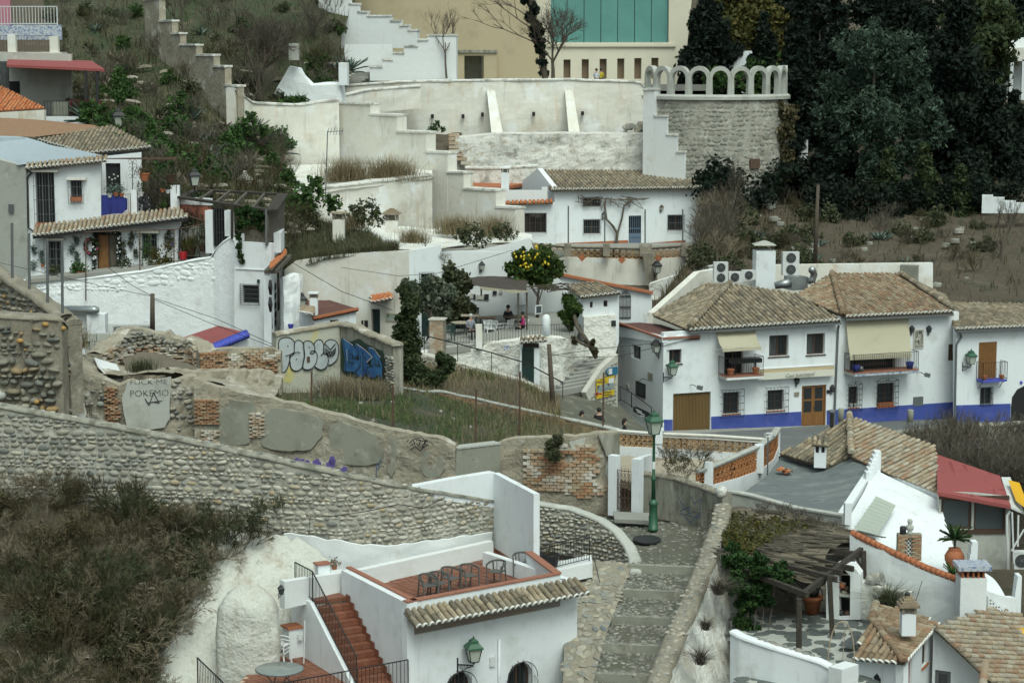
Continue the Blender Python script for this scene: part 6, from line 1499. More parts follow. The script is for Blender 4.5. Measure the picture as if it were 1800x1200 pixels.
zc=FL.uz(1160,594)[1];mr=[FL.w(0,zc+.02,.1),FL.w(FL.L+.1,zc+.02,.1),F1.w(2.0,zc+.02,.1),F1.w(2.2,zc+.02,-5.2),FL.w(0,zc+.02,-1.2)]
MB().Xe(mr,(0,0,-.12)).Xa('membrane_roof','maroon',T);cpx=MB();cpx.bar(mr[0]+UP*.05,mr[1]+UP*.05,.16,.1);cpx.bar(mr[1]+UP*.05,mr[2]+UP*.05,.16,.1);cpx.Xa('coping','cotto_coping',T)
MB().Xd([F1.uz(1165,606),F1.uz(1212,594),F1.uz(1212,586),F1.uz(1165,596)],[],F1,.1,.25).Xa('cornice','white',T)
for r_,mk,lb in(((1119,672,1135,697),'sign_dark','framed dark menu board under its little lamp on the inn flank'),((1140,655,1148,666),'cement','small grey tile plaque on the inn flank'),((1102,674,1106,681),'mortar_white','small cream box on the inn flank')):
 o=MB().Xc(FL,FL.Xj(*r_),.06,.058).Xa('wall_sign',MT[mk],None);tag(o,lb,'sign')
 if mk=='sign_dark':
  x0,y0,x1,y1=r_;MB().Xc(FL,FL.Xj(x0+2,y0+3,x1-2,y1-3),.066,.005).Xa('panel','pane_blue',o);MB().Xf([FL.p(1122,670,.05),FL.p(1130,665,.35),FL.p(1143,669,.4)],.02,5).Xa('lamp_arm','iron',o)
T2=Xb('menu_board','black chalk board sign leaning on the railing at the inn corner','sign',A(1128,738,104));mf=Fac(A(1112,735,104.6),A(1142,740,103.6));MB().Xd([mf.uz(*p)for p in((1113,716),(1118,714),(1141,725),(1140,737),(1134,735),(1113,723))],[],mf,0,.04).Xa('board','sign_dark',T2)
Xx(mf,[[(1118,719),(1128,724)],[(1120,723),(1133,729)],[(1126,730),(1137,733)]],.05,'sign_white',T2,'lettering')
rl=Xq([A(1090,704,106.2),A(1110,716,104.8),A(1145,742,103.4)],.75,1.2,.02);rl.name='ramp_railing';tag(rl,'thin dark handrail on the ramp beside the inn flank','railing')
e0,e1=F1.p(1212,580,.45),F1.p(1478,563,.45);pk=A(1283,500,113)
Xi(T,[e0,e1,(1400,517),pk],.25,.36,'tile',300,.1,True,[(e0+V((0,0,.1)),pk+UP*.05,.34)],arch=.45)
e2=A(1148,554,112.0);Xi(T,[e2,e0,pk,(1240,500)],.25,.36,'tile',120,.1,False,(),arch=.4)
pk2=A(1462,482,118);e3,e4=F1.p(1486,557,.45),F1.p(1676,548,.45)
Xi(T,[e3,e4,(1583,482),pk2],.25,.36,'tile_warm',300,.1,True,[(e3+V((-.1,0,.1)),pk2+UP*.05,.34)],arch=.45)
e5=A(1400,520,114.5);Xi(T,[e5,e3,pk2],.25,.36,'tile_warm',100,.1,False,(),arch=.4);Xi(T,[e4,A(1660,520,117),A(1583,482,118.3)],.25,.36,'tile',60,.1,False,[(e4+UP*.1,A(1583,482,118.3),.32)],arch=.4)
m=MB();m.bar(F1.p(1212,584,.42),F1.p(1478,568,.42),.1,.1);m.bar(F1.p(1486,562,.42),F1.p(1676,553,.42),.1,.1);m.Xa('gutter','irongrey',T)
m=MB();m.Xf([F1.p(1474,572,.3),F1.p(1473,580,.08),F1.p(1466,748,.08)],.06,6);m.Xa('drain_pipe','irongrey',T)
def awning(label,fac,top,bot,out,mk,val,arms=True):
 (x0,y0,x1,y1),(x2,y2,x3,y3)=top,bot;T=Xb('awning',label,'awning',fac.p((x0+x1)/2,y0),None);rows=[]
 a,b,c,d=fac.p(x0,y0,.04),fac.p(x1,y1,.04),fac.p(x2,y2,out),fac.p(x3,y3,out)
 for i in range(9):t=i/8;s_=-UP*.12*sin(t*3.14);rows.append([a.lerp(c,t).lerp(b.lerp(d,t),j/8)+s_+UP*.02*sin(j*1.7+i)for j in range(9)])
 m=MB();m.grid(rows);m.Xa('canopy',MT[mk],T,True);vd=UP*-val;MB().grid([[c.lerp(d,j/8)for j in range(9)],[c.lerp(d,j/8)+vd+fac.n*.02 for j in range(9)]]).Xa('valance',MT['awning_white' if val>.3 else mk],T);MB().Xf([a,b],.05,6).Xa('roller','white_plastic',T)
 if arms:
  m=MB()
  for p,q,x in((a,c,x0),(b,d,x1)):r_=p-UP*((p.z-q.z)*1.0+.25)+fac.n*.0;m.Xf([r_,q],.022,5)
  m.Xa('arm','white_plastic',T)
 return T
awning('square cream awning above the small inn balcony',F1,(1259,583,1327,580),(1270,613,1338,609),1.2,'awning',.16)
o=awning('wide lettered awning folded above the inn door',F1,(1330,649,1466,641),(1331,656,1467,648),.35,'awning_ochre',.36,False);text('Casa Juanmayol',F1,1380,664,.20,'ink',o,.45,.35,'lettering',.02,xs=.95)
awning('big sagging cream awning over the wide inn balcony',F1,(1487,563,1597,558),(1494,625,1602,620),.9,'awning',.24)
def balcony(x0,x1,ytop,ybot,out,tiles_,deckmk,lbl=None,rail=.95,mkr='iron'):
 u0,z0=F1.uz(x0,ybot);u1=F1.uz(x1,ybot)[0];o=MB().Xe([F1.w(u0,z0,.002),F1.w(u1,z0,.002),F1.w(u1,z0,out),F1.w(u0,z0,out)],(0,0,.16)).Xa('balcony','cement_light',T)
 MB().Xc(F1,(u0,u1,z0+.02,z0+.14),out+.012,.01).Xa('fascia_tiles',MT[tiles_],o);MB().Xe([F1.w(u0,z0+.162,.01),F1.w(u1,z0+.162,.01),F1.w(u1,z0+.162,out+.03),F1.w(u0,z0+.162,out+.03)],(0,0,.04)).Xa('deck',MT[deckmk],o)
 q=[F1.w(u0+.03,z0+.2,.02),F1.w(u0+.03,z0+.2,out-.03),F1.w(u1-.03,z0+.2,out-.03),F1.w(u1-.03,z0+.2,.02)];Xq(q,rail,.13,.014,mkr,o);return o,z0+.2,u0,u1
MB().Xc(F1,bd,-.28,.03).Xa('balcony_door','pane',T);m=MB()
for q in(0,.5,.96):m.Xc(F1,(bd[0]+(bd[1]-bd[0])*q,bd[0]+(bd[1]-bd[0])*q+.07,bd[2],bd[3]),-.2,.07)
m.Xa('door_frame','wood_brown',T)
o,zb_,u0,u1=balcony(1262,1327,632,664,1.0,'white_pale','cotto_coping')
for uu,lb in((.35,'terracotta pot at the garage end of the small inn balcony'),(u1-u0-.35,'terracotta pot at the door end of the small inn balcony')):
 p=F1.w(u0+uu,zb_,.75);tag(MB().Xg(p,[(.13,0),(.19,.3),(.21,.3),(.21,.36),(.17,.36),(.0,.3)],10).Xa('flower_pot','terracotta',None),lb,'pot')
T2=Xb('covered_grill','long black covered grill on the small inn balcony','grill',F1.w((u0+u1)/2,zb_,.6));c=F1.w((u0+u1)/2+.2,zb_+.72,.6);MB().bar(c-F1.t*.85,c+F1.t*.85,.4,.22).Xa('cover','black',T2)
for s_ in(-.6,.6):MB().bar(c+F1.t*s_-UP*.7,c+F1.t*s_,.06).Xa('leg','black',T2)
MB().Xc(F1,bd2,-.28,.03).Xa('balcony_door','pane',T)
o,zb_,u0,u1=balcony(1483,1596,622,657,1.1,'bluewhite','cotto_coping')
for x,lb in((1491,'blue glazed pot at the drain pipe end of the wide inn balcony'),(1585,'blue glazed pot at the lamp end of the wide inn balcony')):
 uu=F1.uz(x,650)[0];tag(MB().Xg(F1.w(uu,zb_,.8),[(.16,0),(.22,.36),(.2,.38),(.0,.32)],10).Xa('glazed_pot','bluecloth',None,True),lb,'pot')
tag(MB().ball(F1.w(F1.uz(1500,650)[0],zb_+.16,.8),.16,n=10,m=6).Xa('water_bottle','pane_blue',None,True),'pale blue bottle next to the blue pot on the wide inn balcony','bottle')
o=Xb('wall_picture','framed religious tile picture between two small lamps on the inn','picture',F1.p(1613,612));r=F1.Xj(1605,579,1623,612);MB().Xc(F1,r,.05,.048).Xa('frame','mortar_white',o);MB().Xc(F1,(r[0]+.06,r[1]-.06,r[2]+.07,r[3]-.06),.056,.005).Xa('picture',mat('glazed picture',(.30,.30,.26),.4,[((.07,.07,.06),5,.48,.58),((.55,.53,.46),3.5,.56,.64)]),o)
for x,lb in((1601,'small black lamp beside the tile picture, nearer the awning'),(1631,'small black lamp beside the tile picture, nearer the corner')):Xp(lb,F1,x,586,.5,.2,1,'iron','iron',along=False,glassm='acgrille')
Xp('small dark lamp over the inn door beside the lettered awning',F1,1399,676,.5,.22,1,'iron','iron',along=False,glassm='acgrille');Xp('dark lamp by the drain pipe beside the inn door',F1,1459,690,.5,.25,1,'iron','iron',glassm='acgrille')
for r_,mk,lb in(((1605,697,1622,713),'irongrey','grey meter box low on the white inn wall'),((1396,689,1404,696),'mortar','small tile plaque left of the inn door'),((1453,685,1458,691),'ink','small dark box beside the inn door')):tag(MB().Xc(F1,F1.Xj(*r_),.05,.048).Xa('wall_plaque',MT[mk],None),lb,'plaque')
def floodlight(lb,f,x,y):T=Xb('floodlight',lb,'floodlight',f.p(x,y));a,b=f.p(x,y,.01),f.p(x+12,y+4,.7);MB().Xf([a,a.lerp(b,.5)+UP*.05,b],.02,5).Xa('arm','iron',T);MB().bar(b,b+V((.3,-.05,-.06)),.22,.2).Xa('head','irongrey',T)
floodlight('floodlight on an arm low on the white inn wall under the tile picture',F1,1613,654);floodlight('floodlight on the inn wall above the garage door',F1,1213,676)
Xp('green roofed street lantern on the inn corner, upper of the two',FL,1158,622,.9,.35,1,'iron','iron');Xp('green roofed street lantern on scroll bracket above the garage',F1,1166,662,1.0,.5,1)
F2=Fac(hB,A(1692,740,110.8));F3=Fac(A(1690,740,111.2),A(1800,740,112.4));h=F1.Xj(1667,605,1676,633)
MB().Xc(F1,h,.02,.018).Xa('window','wood_brown',T)
T=Xb('end_house','white house at the frame edge with blue plinth, cane blind balcony and arched doorway','house',F3.w(2,9.5));r3=F3.Xj(1720,601,1751,668);w3=F3.Xj(1723,681,1744,711);u,z=F3.uz(1776,678);ar=[(u,8.8),(F3.uz(1830,700)[0],8.8),(F3.uz(1830,700)[0],z-.1)]+[(F3.uz(x,y))for x,y in((1815,680),(1800,678),(1788,684),(1779,697))]
MB().Xd([F3.uz(1681,790),F3.uz(1850,790),F3.uz(1850,566),F3.uz(1681,574)],[[(q[0],q[2]),(q[1],q[2]),(q[1],q[3]),(q[0],q[3])]for q in(r3,w3)],F3,0,.35).Xa('wall','white',T)
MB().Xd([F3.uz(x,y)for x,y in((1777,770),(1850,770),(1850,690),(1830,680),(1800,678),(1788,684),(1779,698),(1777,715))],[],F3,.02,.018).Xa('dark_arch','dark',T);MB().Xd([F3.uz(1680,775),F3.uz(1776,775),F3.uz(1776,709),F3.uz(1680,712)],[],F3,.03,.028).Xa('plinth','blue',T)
Xi(T,[F3.p(1680,579,.45),F3.p(1850,572,.45),A(1850,525,118),A(1660,533,117.6)],.25,.36,'tile',260,.1,True,(),arch=.45)
Xs(T,F3,w3,.15,'irongrey',1);Xy(T,F3,w3,4,3,.06,ov=.02);MB().Xc(F3,r3,-.15,.03).Xa('balcony_door','dark',T)
m=MB();k=22
for i in range(k):q=r3[2]+.1+(r3[3]-r3[2]-.1)*i/k;m.Xc(F3,(r3[0],r3[1],q,q+.075),.02+.006*(i%2),.02)
m.Xa('cane_blind','wood',T);u0,z0=F3.uz(1716,669);u1=F3.uz(1758,669)[0];o=MB().Xe([F3.w(u0,z0,.002),F3.w(u1,z0,.002),F3.w(u1,z0,.7),F3.w(u0,z0,.7)],(0,0,.1)).Xa('balcony','blueflat',T);Xq([F3.w(u0,z0+.1,.02),F3.w(u0,z0+.1,.67),F3.w(u1,z0+.1,.67),F3.w(u1,z0+.1,.02)],.95,.16,.014,'iron',o)
for q in(u0+.1,u1-.1):MB().Xf([F3.w(q,z0,.6),F3.w(q,z0-.12,.35),F3.w(q,z0-.4,.1)],.02,4).Xa('bracket','iron',o)
for x in(1722,1752):p=F3.w(F3.uz(x,665)[0],z0+.1,.5);tag(MB().Xg(p,[(.1,0),(.15,.24),(.0,.22)],9).Xa('flower_pot','terracotta',None),'small terracotta pot on the blue balcony, %s'%('nearer the lantern' if x<1730 else 'nearer the arch'),'pot','pots on the blue balcony')
m=MB();m.Xf([F3.p(1686,582,.4),F3.p(1690,592,.1),F3.p(1681,606,.1),F3.p(1678,738,.1)],.06,6);m.bar(F3.p(1682,582,.42),F3.p(1850,575,.42),.1,.1);m.Xa('drain_pipe','irongrey',T);Xp('green street lantern on scroll bracket beside the cane blind balcony',F3,1692,643,1.0,.45,1);tag(MB().ball(F3.p(1795,672,.02),.09,n=8,m=5).Xa('blue_roundel','blueflat',None),'small blue roundel over the dark arch','plaque')
pr=Fac(A(1165,500,121),A(1480,480,122));T=Xb('roof_parapet','pale rendered parapet wall behind the tiled roofs with plant on it','wall',A(1400,520,121))
for pl in([(1340,540),(1340,466),(1640,462),(1640,540)],):MB().Xd([pr.uz(*p)for p in pl],[],pr,0,.4).Xa('wall_body','white_cream',T)
f_=Fac(A(1145,560,113.4),A(1262,500,120));MB().Xd([f_.uz(*p)for p in((1145,590),(1290,560),(1275,470),(1230,478),(1200,505),(1150,550))],[],f_,0,.4).Xa('side_wall','white_cream',T);f4=Fac(A(1252,500,118.5),A(1345,500,118.5));MB().Xd([f4.uz(*p)for p in((1252,545),(1345,545),(1345,494),(1252,494))],[],f4,0,.4).Xa('wall_body','white_cream',T)
f5=Fac(A(1580,500,121.6),A(1625,500,121));MB().Xc(f5,f5.Xj(1582,466,1612,500),.1,.5).Xa('grey_end','cement',T);c0_=f4.w(0,0)
c=Xb('vent_chimney','tall white chimney with rusty tin hood between the air conditioners','chimney',A(1346,510,117));chf=Fac(A(1329,500,117),A(1363,500,117.1));r=chf.Xj(1329,441,1363,515);MB().Xc(chf,r,0,1.0).Xa('shaft','white',c);b=chf.w((r[0]+r[1])/2,r[3],-.5)
for sx in(-.4,.4):MB().bar(b+V((sx,-.4,0)),b+V((sx,-.4,.28)),.04).Xa('stay','rust',c)
MB().Xg(b+UP*.28,[(.85,0),(.87,.03),(.1,.26),(.0,.26)],4).Xa('hood','cement_light',c)
for r_,fn,lb in(((1255,461,1280,497),2,'tall twin fan unit at the stair end of the air conditioner row'),((1281,478,1305,496),1,'small single fan air conditioner next to the twin fan unit'),((1305,475,1330,492),1,'single fan air conditioner beside the white chimney'),((1376,443,1405,484),2,'twin fan air conditioner standing above the duct box')):aircon(lb,Fac(A(1250,480,116.8),A(1410,480,117.2)),Fac(A(1250,480,116.8),A(1410,480,117.2)).Xj(*r_),fn)
T=Xb('duct_box','galvanised ventilation box with round ducts on the flat roof','duct',A(1405,510,116.5));df_=Fac(A(1390,500,116),A(1425,500,116.4));MB().Xc(df_,df_.Xj(1392,487,1420,510),0,1.0).Xa('box','steel',T);MB().Xf([A(1362,502,116.4),A(1393,496,116.4)],[.2,.28],12).Xa('duct','steel',T,True);MB().Xf([A(1420,494,116.4),A(1428,492,116.4),A(1431,482,116.4),A(1428,474,116.2),A(1427,475,115.8)],.2,10).Xa('elbow','steel',T,True)
def person(label,loc,H,pose,cols,rz=0,hair='hair',long=False):
 """one continuous body grown over a joint skeleton; cols = (top, legs); hair is a child"""
 T=Xb('person',label,'person',loc);s=H/1.72;cz,sz=cos(rz),sin(rz);P=dict(pel=(0,0,.95),wst=(0,0,1.12),chs=(0,0,1.32),nck=(0,0,1.48),hd0=(0,-.01,1.56),hd1=(0,-.03,1.68),shl=(-.18,0,1.41),ell=(-.24,.02,1.14),hal=(-.22,-.1,.92),shr=(.18,0,1.41),elr=(.24,.02,1.14),har=(.22,-.1,.92),hpl=(-.09,0,.9),knl=(-.10,-.03,.5),ftl=(-.10,0,.09),tol=(-.11,-.15,.03),hpr=(.09,0,.9),knr=(.10,-.02,.5),ftr=(.10,.03,.09),tor=(.11,-.12,.03));P.update(pose)
 ks=list(P);rad=dict(pel=.14,wst=.13,chs=.15,nck=.06,hd0=.085,hd1=.095,shl=.07,shr=.07,ell=.05,elr=.05,hal=.035,har=.035,hpl=.10,hpr=.10,knl=.065,knr=.065,ftl=.045,ftr=.045,tol=.04,tor=.04)
 E=[('pel','wst'),('wst','chs'),('chs','nck'),('nck','hd0'),('hd0','hd1'),('chs','shl'),('shl','ell'),('ell','hal'),('chs','shr'),('shr','elr'),('elr','har'),('pel','hpl'),('hpl','knl'),('knl','ftl'),('ftl','tol'),('pel','hpr'),('hpr','knr'),('knr','ftr'),('ftr','tor')]
 vv=[V((x*cz-y*sz,x*sz+y*cz,z))*s for x,y,z in P.values()];me=bpy.data.meshes.new('body');me.from_pydata(vv,[(ks.index(a),ks.index(b))for a,b in E],[]);ob=bpy.data.objects.new('body',me);C.objects.link(ob)
 ob.modifiers.new('skin','SKIN');sv=me.skin_vertices[0].data
 for i,k in enumerate(ks):sv[i].radius=(rad[k]*s,)*2;sv[i].use_root=k=='pel'
 sm=ob.modifiers.new('sub','SUBSURF');sm.levels=sm.render_levels=1;dg=bpy.context.evaluated_depsgraph_get();m2=bpy.data.meshes.new_from_object(ob.evaluated_get(dg));bpy.data.objects.remove(ob)
 for k in('skin',cols[0],cols[1]):m2.materials.append(MT[k])
 reg={'nck':0,'hd0':0,'hd1':0,'hal':0,'har':0,'pel':2,'hpl':2,'hpr':2,'knl':2,'knr':2,'ftl':2,'ftr':2,'tol':2,'tor':2}
 for p in m2.polygons:p.use_smooth=True;p.material_index=reg.get(min(ks,key=lambda k:(vv[ks.index(k)]-p.center).length),1)
 link('body',m2,T,V(loc));h=V(loc)+vv[ks.index('hd1')];hb=V((-.0*cz-.03*sz,.03*cz,.02))*s;m=MB();m.ball(h+hb,.115*s,.125*s,.115*s,10,7)
 if long:m.Xf([h+hb*1.5,h+hb*3-UP*.18*s,h+hb*3-UP*.32*s],[.1*s,.1*s,.05*s],8)
 m.Xa('hair',MT[hair],T,True);f=V((.085*sz,-.085*cz,0))*s;MB().ball(h+f*1.12-UP*.02*s,.018*s,n=6,m=4).Xa('nose','skin',T)
 m=MB()
 for q in(-1,1):m.ball(h+f*1.02+V((cz,sz,0))*q*.034*s+UP*.012*s,.011*s,n=6,m=4)
 m.Xa('eye','hair',T);return T
sit=dict(hpl=(-.09,0,.5),hpr=(.09,0,.5),pel=(0,0,.52),wst=(0,0,.70),chs=(0,-.03,.92),nck=(0,-.04,1.08),hd0=(0,-.05,1.16),hd1=(0,-.07,1.28),shl=(-.18,-.03,1.0),shr=(.18,-.03,1.0),ell=(-.25,-.05,.75),elr=(.25,-.05,.75),hal=(-.15,-.3,.68),har=(.15,-.3,.68),knl=(-.1,-.42,.5),knr=(.1,-.42,.5),ftl=(-.1,-.44,.08),ftr=(.1,-.44,.08),tol=(-.1,-.58,.03),tor=(.1,-.58,.03))
for x,y,Yv,H,rz,lb,lg in((1023,727,99.0,1.62,1.2,'person with long dark hair in black walking, farthest from the street lamp',True),(1053,722,99.4,1.75,3.0,'person in a long black coat seen from behind between two others',False),(1098,740,99.0,1.6,1.5,'person with long dark hair in black nearest the street lamp',True)):
 p=A(x,y,Yv);person(lb,p-UP*H*.95,H,{},('cloth_black','cloth_black'),rz,'hair',lg)
for x,y,Yv,h_,lb in((1600,744,110.5,.75,'pale concrete bollard on the pavement before the meter box'),(1478,741,107.5,.7,'grey bollard by the inn door')):
 p=A(x,y,Yv);tag(MB().Xg(p,[(.17,0),(.17,h_-.06),(.14,h_),(0,h_+.01)],10).Xa('bollard','cement',None,True),lb,'bollard')
T=Xb('flue_chimney','white chimney block with tall grey flue on the old tile roof','chimney',A(1461,775,85.5));a=A(1461,776,85.5);MB().box(a,.42,.42,.45).Xa('block','white',T);MB().Xg(a+UP*.45,[(.09,0),(.08,.75),(.15,.76),(.15,.86),(0,.9)],10).Xa('flue','irongrey',T,True)
T=Xb('roof_chimney','small white chimney with two dark openings on the edge of the old tile roof','chimney',A(1442,815,82.6));cf=Fac(A(1430,800,82.6),A(1453,803,82.5));MB().Xc(cf,cf.Xj(1431,783,1452,822),0,.5).Xa('shaft','white',T)
for x in(1434,1444):MB().Xc(cf,cf.Xj(x,785,x+5.5,795),.006,.005).Xa('smoke_gap','dark',T)
Xi(T,[cf.p(1428,782,.1),cf.p(1455,784,.1),cf.p(1455,768,-.5),cf.p(1428,768,-.5)],.2,.3,'tile',20,.05,False);st=[mtx(V((.22,0,0)),V((.25,-.3,.03)),UP*.09,A(1368+i*5,826+i*2,82.6)+UP*.1*(i%2))for i in range(4)];k=Xb('stacked_tiles','small stack of orange roof tiles on the grey membrane roof','tiles',A(1378,828,82.6));Xh('roof_tile','roof_tiles',tiles('tile_orange'),st,k)
# cobbled lane, grass plot, low walls
def Sl(s):
 return Fac(*s)
Patch([[(955,688,101.5),(1030,698,103),(1086,706,106.6)],[(975,725,98.5),(1050,735,99.5),(1125,745,103)],[(1000,762,95),(1080,776,95),(1165,778,99)]]).Xa('cobbled_lane','cobblebed',24,20,.04,2)
GP=Patch([[(480,690,93.5),(600,690,95),(700,684,93),(800,700,96),(900,728,97),(1050,757,97)],[(470,704,86),(600,715,87),(700,722,87),(800,742,88),(900,760,89),(1050,768,91)],[(460,712,80.9),(560,722,80.8),(700,762,80.2),(800,786,79.6),(900,792,80.6),(1060,775,81)]])
GP.Xa('grass_plot','soil_green',50,30,.10,1)
DP=Patch([[(690,640,104),(780,648,103),(900,668,102),(985,705,101)],[(690,672,98),(780,680,97.5),(900,708,97.5),(985,735,97)],[(690,700,93),(780,715,94),(900,740,95),(985,760,95)]]);DP.Xa('dry_bank','soil',36,20,.15,1)
def grassy(name,P,n,h,w_,mk,lean=.7,u=(0,1),v=(0,1),f=None,kind='stuff',lbl=None):
 p=np.array([tuple(q)for q in P.pts(n,u,v,f)]);v_,f_=blades(p-np.array([0,0,.05]),h,w_,lean,hv=.6);o=Xw(name,v_,f_,MT[mk],None,False,kind);return o
nf=lambda s,a,b:(lambda u,v:max(0,min(1,(noise.noise(V((u*s,v*s*.6,7)))-a)*b)))
grassy('grass',GP,22000,.2,.03,'grass_green',.9,f=lambda u,v:(1-max(0,u-.62)*2.4)*nf(7,-.25,3)(u,v));grassy('dry_grass',GP,5000,.36,.022,'grass_dry',.6,f=lambda u,v:.12+max(0,u-.55)*2+(v<.12)*.4);grassy('dry_grass',DP,5500,.45,.022,'grass_dry',.8);grassy('grass',DP,3500,.25,.03,'grass_green',.9,v=(0,.8),f=nf(5,0,3))
k=[mtx(V((q,0,0)),UP*q*.5,V((0,-q,0)),GP.at(ru(0,1),ru(.1,.95))+UP*.08)for q in np.random.uniform(.1,.22,12)];o=Xb('stones_in_grass','pale stones scattered in the grass plot','stones',GP.at(.5,.5));o['kind']='stuff';Xh('stone','small_stones',Xn('stone'),k,o,60)
LW=rib_px([(690,681),(720,684),(752,690),(772,688),(830,700),(900,716),(1000,738),(1086,757)],[92,93,94,94.6,95.4,96,96.6,95],botpx=[(690,696),(720,700),(752,706),(772,707),(830,722),(900,740),(1000,765),(1086,790)])
T=Xb('low_brick_wall','low brick wall with pale cap along the back of the grass plot','wall',LW.w(4,LW.zb[3]));LW.wall(.3,.4,4,.04,1.5).Xa('wall_body','mortar',T);LW.cap(.4,.07,.05,du=.4,amp=.03).Xa('coping','cement_light',T)
Xh('brick','bricks',Xm('brick'),Xl(LW,.3,.09,.04,lambda u,z:LW.w(u,z).x>-3.4,skip=.12),T,200)
SR=rib_px([(742,622),(790,634),(850,650),(915,668),(960,690),(985,706)],[104.8,104,103,102,101.5,101],botpx=[(742,650),(790,668),(850,680),(915,700),(960,715),(985,720)])
T=Xb('ramp_wall','dry stone retaining wall under the ramp handrail below the restaurant','wall',SR.w(3,SR.zb[2]));SR.wall(.5,.4,5,.05,1.5).Xa('wall_body','mortar_white',T);Xh('stone','small_stones',Xn('stone_pale',True),Xk(SR,.2,1.1,2.2,.10,.14),T,300)
pp=[SR.w(SR.L*q,SR.zr(SR.L*q)[1]+.02,-.2)for q in(0,.25,.5,.75,1)];m=MB();[m.bar(a+UP*.9,b+UP*.9,.05)for a,b in zip(pp,pp[1:])];[m.bar(a,a+UP*.9,.04)for a in pp];tag(m.Xa('handrail','iron'),'dark iron handrail running down the ramp below the restaurant','railing')
MB().grid([[A(735,618,106.5),A(840,646,105.6),A(985,700,103)],[SR.w(0,SR.zr(0)[1],0),SR.w(SR.L*.45,SR.zr(SR.L*.45)[1],0),SR.w(SR.L,SR.zr(SR.L)[1],0)]]).Xa('ramp','pave',None,kind='structure')
fps=((547,652,722,82),(690,676,757,81),(836,684,784,80.4),(913,653,780,82),(1060,655,752,95.5));lb5=('beside the silver letters','below the blue letters','at the middle of the grass plot','tallest, before the green door','beside the yellow sign')
for(x,y0,y1,Yv),l in zip(fps,lb5):tag(MB().Xf([A(x,y1,Yv),A(x+1,y0,Yv)],.04,6).Xa('fence_post','rust'),'thin steel fence post '+l,'post','thin posts of the wire fence')
m=MB();pq=[(A(x,y0+4,Yv),A(x,y1-4,Yv))for x,y0,y1,Yv in fps[:4]]
for(a,b),(c,d)in zip(pq,pq[1:]):
 for i in range(15):t=i/14;m.Xf([b.lerp(a,t),d.lerp(c,t)],.004,3,False)
 for i in range(40):t=i/40;m.Xf([b.lerp(d,t),a.lerp(c,t)],.003,3,False)
tag(m.Xa('wire_mesh','irongrey',kind='stuff'),'thin wire mesh strung between the posts on the grass plot','wire fence')
# stone steps up beside the inn
ST2=link('stone_steps',None,None,A(1030,690,103));tag(ST2,kind='structure');n_=11;P0,P1,Q0,Q1=A(976,690,101.5),A(1060,608,111.8),A(1032,702,103.4),A(1086,612,112.4)
for i in range(n_):
 a,b,c,d=P0.lerp(P1,i/n_),Q0.lerp(Q1,i/n_),P0.lerp(P1,(i+1)/n_),Q0.lerp(Q1,(i+1)/n_);z=P0.z+(P1.z-P0.z)*(i+1)/n_
 MB().Xe([V((p.x,p.y,z-.8))for p in(a,b,d,c)],(0,0,.74)).Xa('step','cobblebed',ST2);f_=Fac(a,b);MB().Xe([f_.w(0,z-.3,.03),f_.w(f_.L,z-.3,.03),f_.w(f_.L,z-.3,-.28),f_.w(0,z-.3,-.28)],(0,0,.3)).rough(.015,4).Xa('step_kerb','pave',ST2)
sgw=Rib([A(1030,688,103.2),A(1052,652,106),A(1086,622,110)],[12]*3);T=Xb('step_wall','low mortared stone wall beside the stone steps carrying street signs','wall',sgw.w(2,12));sgw.wall(.4,.3,5,.05,1.5).Xa('wall_body','mortar_grey',T);f_=Fac(A(1040,690,103),A(1086,690,105));MB().Xd([f_.uz(*p)for p in((1030,690),(1036,710),(1086,715),(1086,622),(1060,645))],[],f_,0,.3).rough(.03,2).Xa('wall_body','mortar_white',T);Xh('stone','small_stones',Xn('stone_grey'),Xk(f_,.18,1,2,.06,.15,lambda u,z:(lambda p:p[0]<1084 and p[1]>695-(p[0]-1034)*1.35 and p[1]<712)(proj(f_.w(u,z))),z0=11.6,z1=15),T,150)
o=Xb('street_sign','yellow street map sign with red arrow on the step wall','sign',f_.p(1062,697,.08));MB().Xc(f_,f_.Xj(1046,663,1077,697),.10,.03).Xa('board','sign_yellow',o);MB().Xc(f_,f_.Xj(1046.5,674,1076.5,687),.104,.003).Xa('picture',mat('printed street photograph',(.25,.30,.30),.6,[((.05,.06,.06),3,.48,.58),((.5,.55,.55),4,.58,.66)]),o);Xx(f_,[[(1048+i*2.2,672.5),(1049+i*2.2,670),(1049.6+i*2.2,672.5)]for i in range(8)]+[[(1055,667),(1064,666.5)]],.03,'ink',o,'lettering',.106);MB().Xc(f_,f_.Xj(1067,664,1076,672.5),.105,.003).Xa('panel','sign_white',o)
Xx(f_,[[(1058,692),(1048,692)],[(1051,689),(1047.5,692),(1051,695)]],.06,'red',o,'arrow',.106);Xx(f_,[[(1060,690),(1075,689)],[(1060,694),(1075,693)]],.045,'ink',o,'lettering',.106)
o=Xb('street_sign','blue and white arrow shaped sign above the yellow street sign','sign',f_.p(1072,657,.08));MB().Xd([f_.uz(*p)for p in((1061,652),(1067,646),(1083,644),(1083,657),(1066,659))],[],f_,.1,.03).Xa('board','sign_blue',o);MB().Xd([f_.uz(*p)for p in((1063,652),(1067.5,648),(1073,647),(1073,657),(1067,657.5))],[],f_,.104,.003).Xa('panel','sign_white',o)
Xx(f_,[[(1066,653),(1068,650),(1068,656)],[(1070,650),(1070,656)]],.05,'ink',o,'lettering',.108)
